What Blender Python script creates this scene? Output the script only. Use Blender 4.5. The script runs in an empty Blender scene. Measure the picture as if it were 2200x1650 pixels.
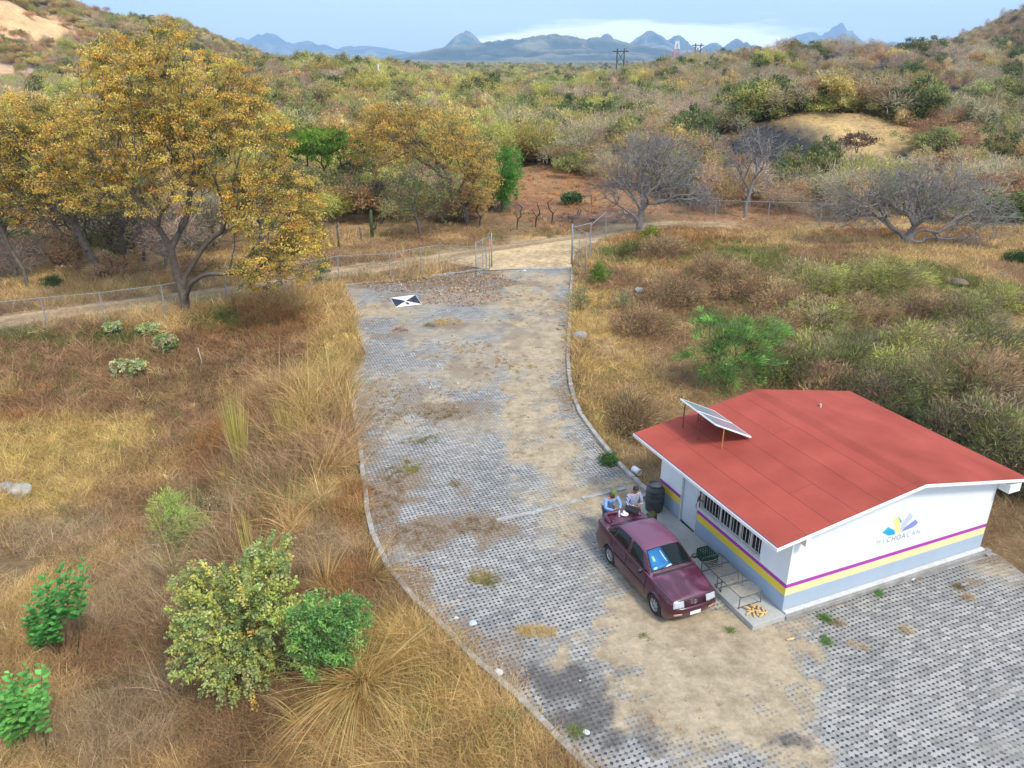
import bpy, math, random
import numpy as np
from mathutils import Vector, Matrix
R = math.radians
rng = np.random.default_rng(11)
random.seed(5)
SC = bpy.context.scene
COL = SC.collection

# ------------------------------------------------------------------ camera
CAM_H, FOC, PITCH = 14.1, 1645.6, R(23.1)
cd = bpy.data.cameras.new('camera')
cd.sensor_width = 36.0
cd.lens = FOC / 2200 * 36
cd.clip_start, cd.clip_end = 0.3, 40000
cam = bpy.data.objects.new('camera', cd)
COL.objects.link(cam)
cam.location = (0, 0, CAM_H)
cam.rotation_euler = (R(90) - PITCH, 0, 0)
SC.camera = cam

# ------------------------------------------------------------------ world, sun, exposure
SUN_EL, SUN_AZ = R(50), R(140)
wd = bpy.data.worlds.new('World')
SC.world = wd
wd.use_nodes = True
wn, wl = wd.node_tree.nodes, wd.node_tree.links
wn.clear()
def N(tree, t, **kw):
    n = tree.nodes.new(t)
    for k, v in kw.items():
        if k.startswith('i_'): n.inputs[k[2:]].default_value = v
        else: setattr(n, k, v)
    return n
T = wd.node_tree
out = N(T, 'ShaderNodeOutputWorld'); bg = N(T, 'ShaderNodeBackground')
sky = N(T, 'ShaderNodeTexSky', sky_type='NISHITA', sun_disc=False, sun_elevation=SUN_EL, sun_rotation=SUN_AZ,
        altitude=300, air_density=1.0, dust_density=1.2, ozone_density=2.5)
tc = N(T, 'ShaderNodeTexCoord')
mp = N(T, 'ShaderNodeMapping'); mp.inputs['Scale'].default_value = (5.0, 5.0, 42.0)
ns = N(T, 'ShaderNodeTexNoise'); ns.inputs['Scale'].default_value = 1.0; ns.inputs['Detail'].default_value = 7; ns.inputs['Roughness'].default_value = 0.55
wl.new(tc.outputs['Generated'], mp.inputs['Vector']); wl.new(mp.outputs['Vector'], ns.inputs['Vector'])
sx = N(T, 'ShaderNodeSeparateXYZ'); wl.new(tc.outputs['Generated'], sx.inputs[0])
def ramp(tree, src, stops, interp='LINEAR'):
    r = tree.nodes.new('ShaderNodeValToRGB'); cr = r.color_ramp; cr.interpolation = interp
    while len(cr.elements) < len(stops): cr.elements.new(0.5)
    for e, (p, c) in zip(cr.elements, stops):
        e.position = p; e.color = c if len(c) == 4 else (*c, 1)
    tree.links.new(src, r.inputs[0]); return r.outputs[0]
def M(tree, op, a, b=None, c=None):
    n = tree.nodes.new('ShaderNodeMath'); n.operation = op
    for i, v in enumerate((a, b, c)):
        if v is None: continue
        if isinstance(v, (int, float)): n.inputs[i].default_value = v
        else: tree.links.new(v, n.inputs[i])
    return n.outputs[0]
def MIX(tree, f, a, b, bt='MIX'):
    n = tree.nodes.new('ShaderNodeMix'); n.data_type = 'RGBA'; n.blend_type = bt
    for i, v in ((0, f), (6, a), (7, b)):
        if isinstance(v, (int, float)): n.inputs[i].default_value = v
        elif isinstance(v, (tuple, list)): n.inputs[i].default_value = (*v, 1) if len(v) == 3 else v
        else: tree.links.new(v, n.inputs[i])
    return n.outputs[2]
# cloud bank low over the far mountains (right of centre), thin streaks higher up
az = M(T, 'ARCTAN2', sx.outputs['X'], sx.outputs['Y'])
def bump(tree, v, c, w):   # 1 at c, 0 beyond w
    d = M(tree, 'ABSOLUTE', M(tree, 'SUBTRACT', v, c)); return M(tree, 'MAXIMUM', M(tree, 'SUBTRACT', 1.0, M(tree, 'DIVIDE', d, w)), 0.0)
bank = M(T, 'MULTIPLY', bump(T, az, 0.16, 0.26), bump(T, sx.outputs['Z'], 0.018, 0.030))
cm = M(T, 'SUBTRACT', M(T, 'ADD', ns.outputs['Fac'], M(T, 'MULTIPLY', bank, 1.0)), 0.66)
cmask = M(T, 'MINIMUM', M(T, 'MAXIMUM', M(T, 'MULTIPLY', cm, 6.0), 0.0), 1.0)
ns2 = N(T, 'ShaderNodeTexNoise'); ns2.inputs['Scale'].default_value = 1.0; ns2.inputs['Detail'].default_value = 4
mp2 = N(T, 'ShaderNodeMapping'); mp2.inputs['Scale'].default_value = (1.6, 1.6, 16.0)
wl.new(tc.outputs['Generated'], mp2.inputs['Vector']); wl.new(mp2.outputs['Vector'], ns2.inputs['Vector'])
veil = M(T, 'MULTIPLY', M(T, 'MAXIMUM', M(T, 'SUBTRACT', ns2.outputs['Fac'], 0.42), 0.0), 1.3)
SKYS = 0.15
skc = MIX(T, M(T, 'MINIMUM', M(T, 'ADD', veil, .42), 0.85), sky.outputs[0], (7.0, 8.2, 10.2))
skc = MIX(T, M(T, 'MULTIPLY', cmask, 0.85), skc, (15.0, 15.0, 15.0))
wl.new(skc, bg.inputs['Color']); bg.inputs['Strength'].default_value = SKYS
wl.new(bg.outputs[0], out.inputs['Surface'])
sd = bpy.data.lights.new('sun', 'SUN'); sd.energy = 2.7; sd.angle = R(11); sd.color = (1.0, 0.93, 0.80)
sun = bpy.data.objects.new('sun', sd); COL.objects.link(sun)
sdir = Vector((math.sin(SUN_AZ) * math.cos(SUN_EL), math.cos(SUN_AZ) * math.cos(SUN_EL), math.sin(SUN_EL)))
sun.rotation_euler = sdir.to_track_quat('Z', 'Y').to_euler(); sun.location = sdir * 60
SC.view_settings.view_transform = 'Standard'; SC.view_settings.look = 'None'
SC.view_settings.exposure = 0.42; SC.view_settings.gamma = 1.0
SC.cycles.max_bounces = 5; SC.cycles.diffuse_bounces = 3; SC.cycles.glossy_bounces = 3; SC.cycles.volume_bounces = 2
SC.cycles.transparent_max_bounces = 6

# ------------------------------------------------------------------ pixel -> world helpers (photo pixels, 2200 x 1650)
CP, SP = math.cos(PITCH), math.sin(PITCH)
def ray(x, y):
    a, b = (x - 1100) / FOC, (y - 825) / FOC
    return np.array([a, CP - b * SP, -SP - b * CP])
def gp(x, y, z=0.0):
    d = ray(x, y); t = (z - CAM_H) / d[2]; return np.array([d[0] * t, d[1] * t, z])
def WY(x, y, Y):
    d = ray(x, y); t = Y / d[1]; return np.array([d[0] * t, Y, CAM_H + d[2] * t])

# ------------------------------------------------------------------ noise
_perm = np.random.default_rng(3).random((256, 256))
def vnoise(x, y):
    xi, yi = np.floor(x).astype(int), np.floor(y).astype(int); fx, fy = x - xi, y - yi
    fx, fy = fx * fx * (3 - 2 * fx), fy * fy * (3 - 2 * fy)
    g = lambda i, j: _perm[(xi + i) & 255, (yi + j) & 255]
    return (g(0, 0) * (1 - fx) + g(1, 0) * fx) * (1 - fy) + (g(0, 1) * (1 - fx) + g(1, 1) * fx) * fy
def fbm(x, y, o=4):
    s, a, t = 0, 1, 0
    for i in range(o):
        s = s + a * vnoise(x * 2 ** i + 17.3 * i, y * 2 ** i + 5.1 * i); t += a; a *= .5
    return s / t
def sst(a, b, x):
    t = np.clip((x - a) / (b - a), 0, 1); return t * t * (3 - 2 * t)

# ------------------------------------------------------------------ site layout
BG = np.array([7.3744, 16.8217]); BTH = R(112.674)
BU = np.array([math.cos(BTH), math.sin(BTH)]); BV = np.array([BU[1], -BU[0]])
BL, BW = 6.1526, 7.6657
def bw(a, b): return BG + BU * a + BV * b
LEFT_K = [(735, 614), (762, 660), (766, 710), (785, 760), (752, 812), (765, 900), (778, 1000), (788, 1090), (802, 1152), (830, 1215),
          (900, 1300), (975, 1375), (1040, 1437), (1105, 1495), (1185, 1575), (1250, 1640)]
RIGHT_K = [(1230, 575), (1226, 640), (1222, 720), (1220, 780), (1226, 832), (1246, 890), (1290, 950), (1330, 1000), (1395, 1062)]
lk = np.array([gp(*q)[:2] for q in LEFT_K]); rk = np.array([gp(*q)[:2] for q in RIGHT_K])
backk = np.array([gp(*q)[:2] for q in [(1055, 580), (905, 600)]])
ext = lk[-1] + (lk[-1] - lk[-3]) / np.linalg.norm(lk[-1] - lk[-3]) * 18
lotR = [gp(2112, 1178)[:2], gp(2150, 1195)[:2], gp(2215, 1245)[:2]]
lotR.append(lotR[-1] + np.array([9, -14.]))
LOT = np.array(list(lk) + [ext] + lotR[::-1] + [bw(0, BW * .6), bw(5.5, 1.0)] + list(rk[::-1]) + list(backk))
def sdpoly(P, x, y):
    d = np.full(np.shape(x), 1e9); ins = np.zeros(np.shape(x), bool); n = len(P)
    for i in range(n):
        ax, ay = P[i]; bx, by = P[(i + 1) % n]; ex, ey = bx - ax, by - ay
        t = np.clip(((x - ax) * ex + (y - ay) * ey) / (ex * ex + ey * ey + 1e-12), 0, 1)
        d = np.minimum(d, np.hypot(x - ax - t * ex, y - ay - t * ey))
        c = ((ay > y) != (by > y)) & (x < (bx - ax) * (y - ay) / ((by - ay) + 1e-12) + ax)
        ins ^= c
    return np.where(ins, -d, d)
def sdline(P, x, y):
    d = np.full(np.shape(x), 1e9)
    for i in range(len(P) - 1):
        ax, ay = P[i]; ex, ey = P[i + 1][0] - ax, P[i + 1][1] - ay
        t = np.clip(((x - ax) * ex + (y - ay) * ey) / (ex * ex + ey * ey + 1e-12), 0, 1)
        d = np.minimum(d, np.hypot(x - ax - t * ex, y - ay - t * ey))
    return d
ROAD = np.array([gp(*q)[:2] for q in [(-260, 730), (0, 690), (200, 664), (420, 636), (600, 612), (760, 583), (900, 562), (1030, 542), (1150, 526), (1260, 510), (1340, 496), (1440, 486), (1560, 482)]])
BLD = np.array([bw(-1.5, -1.8), bw(BL + 1.2, -1.8), bw(BL + 1.2, BW + 1), bw(-1.5, BW + 1)])
order = np.argsort(lk[:, 1])
def gs(x, y, cx, cy, rx, ry, h): return h * np.exp(-((x - cx) / rx) ** 2 - ((y - cy) / ry) ** 2)
def H(x, y):
    x = np.asarray(x, float); y = np.asarray(y, float)
    s = sdpoly(LOT, x, y); sb = sdpoly(BLD, x, y); sr = sdline(ROAD, x, y) - 2.2
    xl = np.interp(y, lk[order, 1], lk[order, 0]); dl = xl - x
    h = -2.0 * sst(0.3, 8, dl) * (1 - sst(33, 46, y)) + 1.2 * sst(9, 18, dl) * (1 - sst(18, 34, y))
    h = h + gs(x, y, 24, 52, 15, 9, 1.1) + gs(x, y, 12, 64, 6, 6, .5)
    h = h + gs(x, y, 45, 118, 18, 16, 6.0) * (1 + .5 * (fbm(x / 7 + 5, y / 7) - .5)) + gs(x, y, 58, 112, 9, 10, 1.6)
    far = sst(60, 120, y)
    h = h + gs(x, y, -62, 235, 42, 75, 9.5) + gs(x, y, 62, 262, 50, 60, 5.5) + gs(x, y, 128, 292, 66, 85, 14)
    h = h + gs(x, y, 330, 380, 87, 150, 64) + gs(x, y, -292, 450, 85, 130, 50) + gs(x, y, -215, 565, 55, 50, 19)
    h = h + gs(x, y, 90, 160, 40, 40, 3.5)
    outm = sst(0.1, 1.5, np.minimum(np.minimum(s, sb), sr))
    h = h + outm * ((fbm(x / 2.3, y / 2.3) - .5) * .35 * (1 - sst(100, 200, y)) + (fbm(x / 9 + 9, y / 9) - .5) * .9 * (.35 + .65 * far))
    h = h + far * (1 - sst(900, 2500, y)) * (fbm(x / 45 + 3, y / 45) - .5) * 5
    hillm = gs(x, y, -292, 450, 120, 160, 1) + gs(x, y, 330, 380, 120, 190, 1)
    h = h + hillm * (fbm(x / 22, y / 22, 5) - .5) * 16
    flat = sst(0.0, .5, s)
    h = h * sst(0.0, 4, np.minimum(sb, s)) * sst(0, 3.5, np.maximum(sr, 0) + 0.0 * s) if False else h * sst(0.0, 3, sb) * (1 - .75 * (1 - sst(0, 3, sr)))
    return h * flat - 0.07 * (1 - flat)
def hz(x, y): return float(H(np.array([x]), np.array([y]))[0])
_atc = {}
def at(px, py):
    key = (round(float(px), 2), round(float(py), 2))
    if key not in _atc: _atc[key] = _at(px, py)
    return _atc[key].copy()
def _at(px, py):
    d = ray(px, py)
    zz = lambda tt: H(d[0] * tt, d[1] * tt)
    t0_ = max(8.0, (CAM_H - 6) / max(-d[2], 1e-3) * .5) if d[2] < -.12 else 30.0
    ts = t0_ * 1.05 ** np.arange(100)
    X, Y, Z = d[0] * ts, d[1] * ts, CAM_H + d[2] * ts
    below = Z < H(X, Y)
    if not below.any(): return np.array([X[-1], Y[-1], 0])
    i = int(np.argmax(below)); lo, hi = ts[max(i - 1, 0)], ts[i]
    for _ in range(3):
        tt = np.linspace(lo, hi, 14); bb = CAM_H + d[2] * tt < zz(tt); j = max(1, int(np.argmax(bb))) if bb.any() else 13; lo, hi = tt[j - 1], tt[j]
    return np.array([d[0] * hi, d[1] * hi, CAM_H + d[2] * hi])

# ------------------------------------------------------------------ object helpers
def tag(o, label=None, cat=None, group=None, kind=None):
    if label: o['label'] = label
    if cat: o['category'] = cat
    if group: o['group'] = group
    if kind: o['kind'] = kind
    return o
def empty(name, loc=(0, 0, 0), rz=0.0, label=None, cat=None, group=None):
    o = bpy.data.objects.new(name, None); COL.objects.link(o)
    o.empty_display_size = .3; o.location = [float(v) for v in loc]; o.rotation_euler = (0, 0, rz)
    return tag(o, label, cat, group)
def np_mesh(name, V, F, mat, col=None, parent=None, smooth=False, mats=None, midx=None, k=None):
    V = np.ascontiguousarray(V, dtype=np.float32); F = np.ascontiguousarray(F, dtype=np.int32)
    me = bpy.data.meshes.new(name); n, m = len(V), len(F); k = F.shape[1]
    me.vertices.add(n); me.vertices.foreach_set('co', V.ravel())
    me.loops.add(m * k); me.loops.foreach_set('vertex_index', F.ravel())
    me.polygons.add(m); me.polygons.foreach_set('loop_start', np.arange(0, m * k, k, dtype=np.int32))
    me.polygons.foreach_set('loop_total', np.full(m, k, dtype=np.int32))
    if smooth: me.polygons.foreach_set('use_smooth', np.ones(m, bool))
    if col is not None:
        c = np.ones((n, 4), np.float32); c[:, :3] = col
        a = me.color_attributes.new('Col', 'FLOAT_COLOR', 'POINT'); a.data.foreach_set('color', c.ravel())
    me.update(calc_edges=True); me.validate()
    if mat: me.materials.append(mat)
    o = bpy.data.objects.new(name, me); COL.objects.link(o)
    if parent: o.parent = parent
    return o
class MB:
    def __init__(s): s.v = []; s.f = []
    def add(s, vs, fs):
        b = len(s.v); s.v += [tuple(float(c) for c in v) for v in vs]; s.f += [tuple(b + i for i in f) for f in fs]; return s
    def box(s, x0, x1, y0, y1, z0, z1):
        return s.add([(x0, y0, z0), (x1, y0, z0), (x1, y1, z0), (x0, y1, z0), (x0, y0, z1), (x1, y0, z1), (x1, y1, z1), (x0, y1, z1)],
                     [(0, 3, 2, 1), (4, 5, 6, 7), (0, 1, 5, 4), (1, 2, 6, 5), (2, 3, 7, 6), (3, 0, 4, 7)])
    def tube(s, pts, r, k=8, cap=True):
        pts = [Vector([float(c) for c in p]) for p in pts]; rs = r if isinstance(r, (list, tuple)) else [r] * len(pts)
        rings = []; up = None
        for i, p in enumerate(pts):
            d = (pts[min(i + 1, len(pts) - 1)] - pts[max(i - 1, 0)]); d = d.normalized() if d.length > 1e-9 else Vector((0, 0, 1))
            if up is None: up = d.orthogonal().normalized()
            a = (up - d * up.dot(d)); a = a.normalized() if a.length > 1e-6 else d.orthogonal().normalized(); up = a; b = d.cross(a)
            rings.append([p + (a * math.cos(2 * math.pi * j / k) + b * math.sin(2 * math.pi * j / k)) * rs[i] for j in range(k)])
        fs = []
        for i in range(len(pts) - 1):
            for j in range(k): fs.append((i * k + j, i * k + (j + 1) % k, (i + 1) * k + (j + 1) % k, (i + 1) * k + j))
        if cap: fs.append(tuple(range(k))[::-1]); fs.append(tuple(range((len(pts) - 1) * k, len(pts) * k)))
        return s.add([v for rg in rings for v in rg], fs)
    def lathe(s, prof, k=24, c=(0, 0, 0), axis='z'):
        vs = []
        for r, h in prof:
            for j in range(k):
                a = 2 * math.pi * j / k; x, y = r * math.cos(a), r * math.sin(a)
                vs.append({'z': (c[0] + x, c[1] + y, c[2] + h), 'y': (c[0] + x, c[1] + h, c[2] + y), 'x': (c[0] + h, c[1] + x, c[2] + y)}[axis])
        fs = [(i * k + j, i * k + (j + 1) % k, (i + 1) * k + (j + 1) % k, (i + 1) * k + j) for i in range(len(prof) - 1) for j in range(k)]
        return s.add(vs, fs)
    def prism(s, poly, fn, h0, h1):
        n = len(poly); vs = [fn(p[0], p[1], h0) for p in poly] + [fn(p[0], p[1], h1) for p in poly]
        return s.add(vs, [tuple(range(n))[::-1], tuple(range(n, 2 * n))] + [(i, (i + 1) % n, n + (i + 1) % n, n + i) for i in range(n)])
    def build(s, name, mat, parent=None, smooth=False, bevel=0, bseg=2, loc=None):
        me = bpy.data.meshes.new(name); me.from_pydata(s.v, [], s.f); me.update()
        if smooth:
            for p in me.polygons: p.use_smooth = True
        me.materials.append(mat); o = bpy.data.objects.new(name, me); COL.objects.link(o)
        if parent: o.parent = parent
        if loc is not None: o.location = [float(v) for v in loc]
        if bevel:
            b = o.modifiers.new('bevel', 'BEVEL'); b.width = bevel; b.segments = bseg; b.limit_method = 'ANGLE'
        bm = __import__('bmesh').new(); bm.from_mesh(me); __import__('bmesh').ops.recalc_face_normals(bm, faces=bm.faces); bm.to_mesh(me); bm.free()
        return o
def copy_tree(o, parent=None):
    c = o.copy(); COL.objects.link(c)
    if parent is not None: c.parent = parent
    for ch in list(o.children): copy_tree(ch, c)
    return c

# ------------------------------------------------------------------ materials
def newmat(name):
    m = bpy.data.materials.new(name); m.use_nodes = True; t = m.node_tree; t.nodes.clear()
    o = t.nodes.new('ShaderNodeOutputMaterial'); return m, t, o
def mat(name, col, rough=.7, var=.15, scale=3.0, metal=0.0, bumpv=0.0, coat=0.0, spec=.5, dirt=None, dirt_amt=0.0, dscale=1.2, coords='Object'):
    m, t, o = newmat(name); p = t.nodes.new('ShaderNodeBsdfPrincipled')
    tcn = t.nodes.new('ShaderNodeTexCoord'); n = t.nodes.new('ShaderNodeTexNoise'); n.inputs['Scale'].default_value = scale; n.inputs['Detail'].default_value = 8
    n.inputs['Roughness'].default_value = .65
    t.links.new(tcn.outputs[coords], n.inputs['Vector'])
    lo = tuple(c * (1 - var) for c in col); hi = tuple(min(1, c * (1 + var)) for c in col)
    c = ramp(t, n.outputs['Fac'], [(.3, lo), (.7, hi)])
    if dirt:
        n2 = t.nodes.new('ShaderNodeTexNoise'); n2.inputs['Scale'].default_value = dscale; n2.inputs['Detail'].default_value = 10; n2.inputs['Roughness'].default_value = .7
        t.links.new(tcn.outputs[coords], n2.inputs['Vector'])
        f = M(t, 'MULTIPLY', ramp(t, n2.outputs['Fac'], [(.45, (0, 0, 0)), (.7, (1, 1, 1))]), dirt_amt); c = MIX(t, f, c, dirt)
    t.links.new(c, p.inputs['Base Color']); p.inputs['Roughness'].default_value = rough; p.inputs['Metallic'].default_value = metal
    p.inputs['Coat Weight'].default_value = coat; p.inputs['Coat Roughness'].default_value = .08; p.inputs['Specular IOR Level'].default_value = spec
    if bumpv:
        b = t.nodes.new('ShaderNodeBump'); b.inputs['Strength'].default_value = bumpv; b.inputs['Distance'].default_value = .02
        n3 = t.nodes.new('ShaderNodeTexNoise'); n3.inputs['Scale'].default_value = scale * 8; n3.inputs['Detail'].default_value = 6
        t.links.new(tcn.outputs[coords], n3.inputs['Vector']); t.links.new(n3.outputs['Fac'], b.inputs['Height']); t.links.new(b.outputs[0], p.inputs['Normal'])
    t.links.new(p.outputs[0], o.inputs[0]); return m
def leafmat(name, transl=.38, nscale=.35, amount=.38, objrand=.25, gain=1.35):
    """colour = vertex colour, varied by world-space noise and by object"""
    m, t, o = newmat(name); va = t.nodes.new('ShaderNodeVertexColor'); va.layer_name = 'Col'
    g = t.nodes.new('ShaderNodeNewGeometry'); n = t.nodes.new('ShaderNodeTexNoise'); n.inputs['Scale'].default_value = nscale; n.inputs['Detail'].default_value = 3
    t.links.new(g.outputs['Position'], n.inputs['Vector'])
    oi = t.nodes.new('ShaderNodeObjectInfo')
    f = M(t, 'ADD', M(t, 'MULTIPLY', M(t, 'SUBTRACT', n.outputs['Fac'], .5), amount * 2), 1.0)
    f = M(t, 'ADD', f, M(t, 'MULTIPLY', M(t, 'SUBTRACT', oi.outputs['Random'], .5), objrand * 2)); f = M(t, 'MULTIPLY', f, gain)
    hsv = t.nodes.new('ShaderNodeHueSaturation'); t.links.new(va.outputs['Color'], hsv.inputs['Color']); t.links.new(f, hsv.inputs['Value'])
    hh = M(t, 'ADD', M(t, 'MULTIPLY', M(t, 'SUBTRACT', M(t, 'FRACT', M(t, 'MULTIPLY', oi.outputs['Random'], 7.31)), .5), .06 if objrand > .1 else 0.0), .5)
    t.links.new(hh, hsv.inputs['Hue'])
    d = t.nodes.new('ShaderNodeBsdfDiffuse'); tr = t.nodes.new('ShaderNodeBsdfTranslucent'); mx = t.nodes.new('ShaderNodeMixShader'); mx.inputs[0].default_value = transl
    t.links.new(hsv.outputs[0], d.inputs[0]); t.links.new(hsv.outputs[0], tr.inputs[0]); t.links.new(d.outputs[0], mx.inputs[1]); t.links.new(tr.outputs[0], mx.inputs[2])
    t.links.new(mx.outputs[0], o.inputs[0]); return m
M_LEAF = leafmat('foliage', objrand=.18, gain=1.55); M_LEAFN = leafmat('named_foliage', objrand=.03, gain=1.5); M_GRASS = leafmat('dry_grass_blades', .3, .5, .3, 0.0, 1.25)
M_BARK = mat('bark', (.13, .105, .085), .9, .4, 6, bumpv=.6); M_BARE = mat('bare_wood', (.22, .20, .185), .9, .35, 5)
M_STEM = mat('green_stem', (.16, .15, .07), .9, .3, 6)

# ================================================================== GROUND (one sheet to the horizon)
def geo(a, b, s, g):
    o = [a]
    while o[-1] < b: o.append(o[-1] + s); s *= g
    return o
ys = np.array([-200, -80, -30, -8] + list(np.arange(0, 76, .45)) + list(np.arange(76, 150, 1.1)) + geo(150, 700, 2.6, 1.006) + geo(704, 13900, 8, 1.09))
xp = list(np.arange(-40, 58, .5)) + geo(58, 9000, .6, 1.028)
xn = [-v for v in geo(40.5, 9000, .6, 1.028)][::-1]
xs = np.array(xn + xp)
GX, GY = np.meshgrid(xs, ys)
GZ = H(GX, GY)
STRAW, BROWN, SAND, BURNT = np.array([.30, .20, .10]), np.array([.17, .11, .06]), np.array([.38, .27, .15]), np.array([.04, .039, .042])
_wb = {}
def wblob(px, py, rx, ry):
    if (px, py, rx, ry) not in _wb: _wb[(px, py, rx, ry)] = _wblob(px, py, rx, ry)
    return _wb[(px, py, rx, ry)]
def _wblob(px, py, rx, ry):
    c = at(px, py); a = at(px, py - ry); b = at(px, py + ry)
    return c[0], c[1], rx * math.hypot(c[1], 14) / FOC, max(abs(a[1] - b[1]) / 2, .2)
def blobf(X, Y, px, py, rx, ry, soft=.35, rag=.5, sc=None):
    cx, cy, wx, wy = wblob(px, py, rx, ry); sc = sc or max(.4, min(wx, wy) * .5)
    d = np.hypot((X - cx) / wx, (Y - cy) / wy) + (fbm(X / sc + px, Y / sc + py) - .5) * rag * 2
    return 1 - sst(1 - soft, 1 + soft, d)
n1 = fbm(GX / 4.1, GY / 4.1)[..., None]; n2 = fbm(GX / 30 + 4, GY / 30)[..., None]
C = BROWN * (1 - n1) + STRAW * n1
C = C * (.75 + .5 * n2)
C = C * (.8 + .2 * sst(60, 110, GY))[..., None]  # nearer ground painted darker as shaded depth beneath the grass
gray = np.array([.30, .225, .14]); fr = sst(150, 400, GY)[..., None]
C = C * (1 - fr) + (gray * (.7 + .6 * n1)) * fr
def paint(col, *b, amt=1.0, **k):
    global C
    f = (blobf(GX, GY, *b, **k) * amt)[..., None]; C = C * (1 - f) + np.array(col) * f
rd = sdline(ROAD, GX, GY); f = (1 - sst(1.4, 3.2, rd + (fbm(GX, GY) - .5)))[..., None]; C = C * (1 - f) + SAND * f
for b in [(1740, 300, 300, 70), (1540, 330, 100, 30), (1900, 380, 160, 40), (1850, 270, 160, 25)]: paint((.42, .29, .13), *b, rag=.3)
for b in [(1600, 350, 90, 34), (1690, 350, 90, 40), (1650, 315, 110, 48), (1760, 385, 80, 30), (1990, 360, 70, 30), (2050, 400, 130, 40)]: paint(BURNT, *b, rag=.35, sc=3)
for b in [(1270, 470, 110, 12), (1150, 440, 130, 10), (1330, 455, 60, 8)]: paint(BURNT * 1.3, *b, rag=.6)
for b in [(1900, 130, 330, 14), (1750, 122, 200, 8), (2100, 200, 120, 20)]: paint(BURNT * 1.5, *b, rag=.6, sc=8)
for b in [(1200, 400, 120, 60), (1600, 440, 250, 40), (1400, 360, 130, 30)]: paint((.30, .15, .07), *b, amt=.7)
for b in [(780, 480, 120, 20), (200, 560, 300, 25), (60, 520, 100, 20), (560, 480, 110, 25), (1250, 520, 130, 18)]: paint((.42, .29, .16), *b, amt=.8)
for b in [(50, 60, 80, 45), (20, 160, 90, 25)]: paint((.62, .38, .19), *b, rag=.4, sc=12)
for b in [(110, 150, 160, 12), (60, 185, 200, 12)]: paint((.36, .28, .25), *b, amt=.9, sc=10)
for b in [(90, 940, 160, 80), (60, 1080, 110, 70)]: paint((.44, .31, .12), *b, amt=.9)
for b in [(420, 1400, 200, 200), (330, 1560, 200, 90), (250, 1350, 80, 60)]: paint((.12, .085, .06), *b, amt=.9)
for b in [(2080, 640, 120, 40), (2180, 720, 90, 60), (1300, 720, 60, 60)]: paint((.45, .33, .17), *b, amt=.7)
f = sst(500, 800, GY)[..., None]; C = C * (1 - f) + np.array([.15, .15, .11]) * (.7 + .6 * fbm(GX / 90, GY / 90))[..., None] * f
def gmat(name, detail=2.0, br=1.0):
    m, t, o = newmat(name); p = t.nodes.new('ShaderNodeBsdfPrincipled'); va = t.nodes.new('ShaderNodeVertexColor'); va.layer_name = 'Col'
    g = t.nodes.new('ShaderNodeNewGeometry')
    def nz(s, d=8, r=.7):
        n = t.nodes.new('ShaderNodeTexNoise'); n.inputs['Scale'].default_value = s; n.inputs['Detail'].default_value = d; n.inputs['Roughness'].default_value = r
        t.links.new(g.outputs['Position'], n.inputs['Vector']); return n.outputs['Fac']
    f = M(t, 'ADD', M(t, 'MULTIPLY', nz(detail), 1.0), M(t, 'MULTIPLY', nz(detail * .07, 5), .7))
    f = M(t, 'MULTIPLY', M(t, 'POWER', M(t, 'ADD', f, .18), 2.0), br)
    c = MIX(t, 1.0, va.outputs['Color'], f, 'MULTIPLY')
    t.links.new(c, p.inputs['Base Color']); p.inputs['Roughness'].default_value = .95; p.inputs['Specular IOR Level'].default_value = .1
    b = t.nodes.new('ShaderNodeBump'); b.inputs['Strength'].default_value = .7; b.inputs['Distance'].default_value = .08
    t.links.new(nz(detail * 4), b.inputs['Height']); t.links.new(b.outputs[0], p.inputs['Normal'])
    t.links.new(p.outputs[0], o.inputs[0]); return m
M_GROUND = gmat('dry_ground')
def gridfaces(ny, nx):
    i = np.arange(ny - 1)[:, None] * nx + np.arange(nx - 1)[None]; i = i.ravel()
    return np.stack([i, i + 1, i + nx + 1, i + nx], 1)
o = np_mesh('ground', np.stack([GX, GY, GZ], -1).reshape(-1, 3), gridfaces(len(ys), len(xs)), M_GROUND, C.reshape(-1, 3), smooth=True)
tag(o, kind='structure')

# ------------------------------------------------------------------ dirt track behind the fence
def drape_strip(P, w, step=.5, nx=9, lift=.025):
    seg = np.linalg.norm(np.diff(P, axis=0), axis=1); L = np.concatenate([[0], np.cumsum(seg)]); s = np.arange(0, L[-1], step)
    px, py = np.interp(s, L, P[:, 0]), np.interp(s, L, P[:, 1])
    for _ in range(6):
        px[1:-1] = (px[:-2] + px[2:]) / 2; py[1:-1] = (py[:-2] + py[2:]) / 2
    tx, ty = np.gradient(px), np.gradient(py); n = np.hypot(tx, ty); nxv, nyv = -ty / n, tx / n
    u = np.linspace(-1, 1, nx); ww = w * (1 + .25 * (fbm(s / 3, s * 0 + 2) - .5))
    X = px[:, None] + nxv[:, None] * u * ww[:, None]; Y = py[:, None] + nyv[:, None] * u * ww[:, None]
    return X, Y, u
X, Y, u = drape_strip(ROAD, 1.75)
Z = H(X, Y) + .03 - .10 * (np.abs(u)[None] > .98)
rut = np.exp(-((np.abs(u) - .42) / .16) ** 2)[None, :, None]
cc = np.array([.27, .185, .10]) * (1 - rut) + np.array([.42, .31, .19]) * rut
cc = cc * (.8 + .4 * fbm(X * 1.2, Y * 1.2))[..., None]
o = np_mesh('dirt_road', np.stack([X, Y, Z], -1).reshape(-1, 3), gridfaces(*X.shape), gmat('dirt_track', 3.0), cc.reshape(-1, 3), smooth=True); tag(o, kind='structure')
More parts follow.
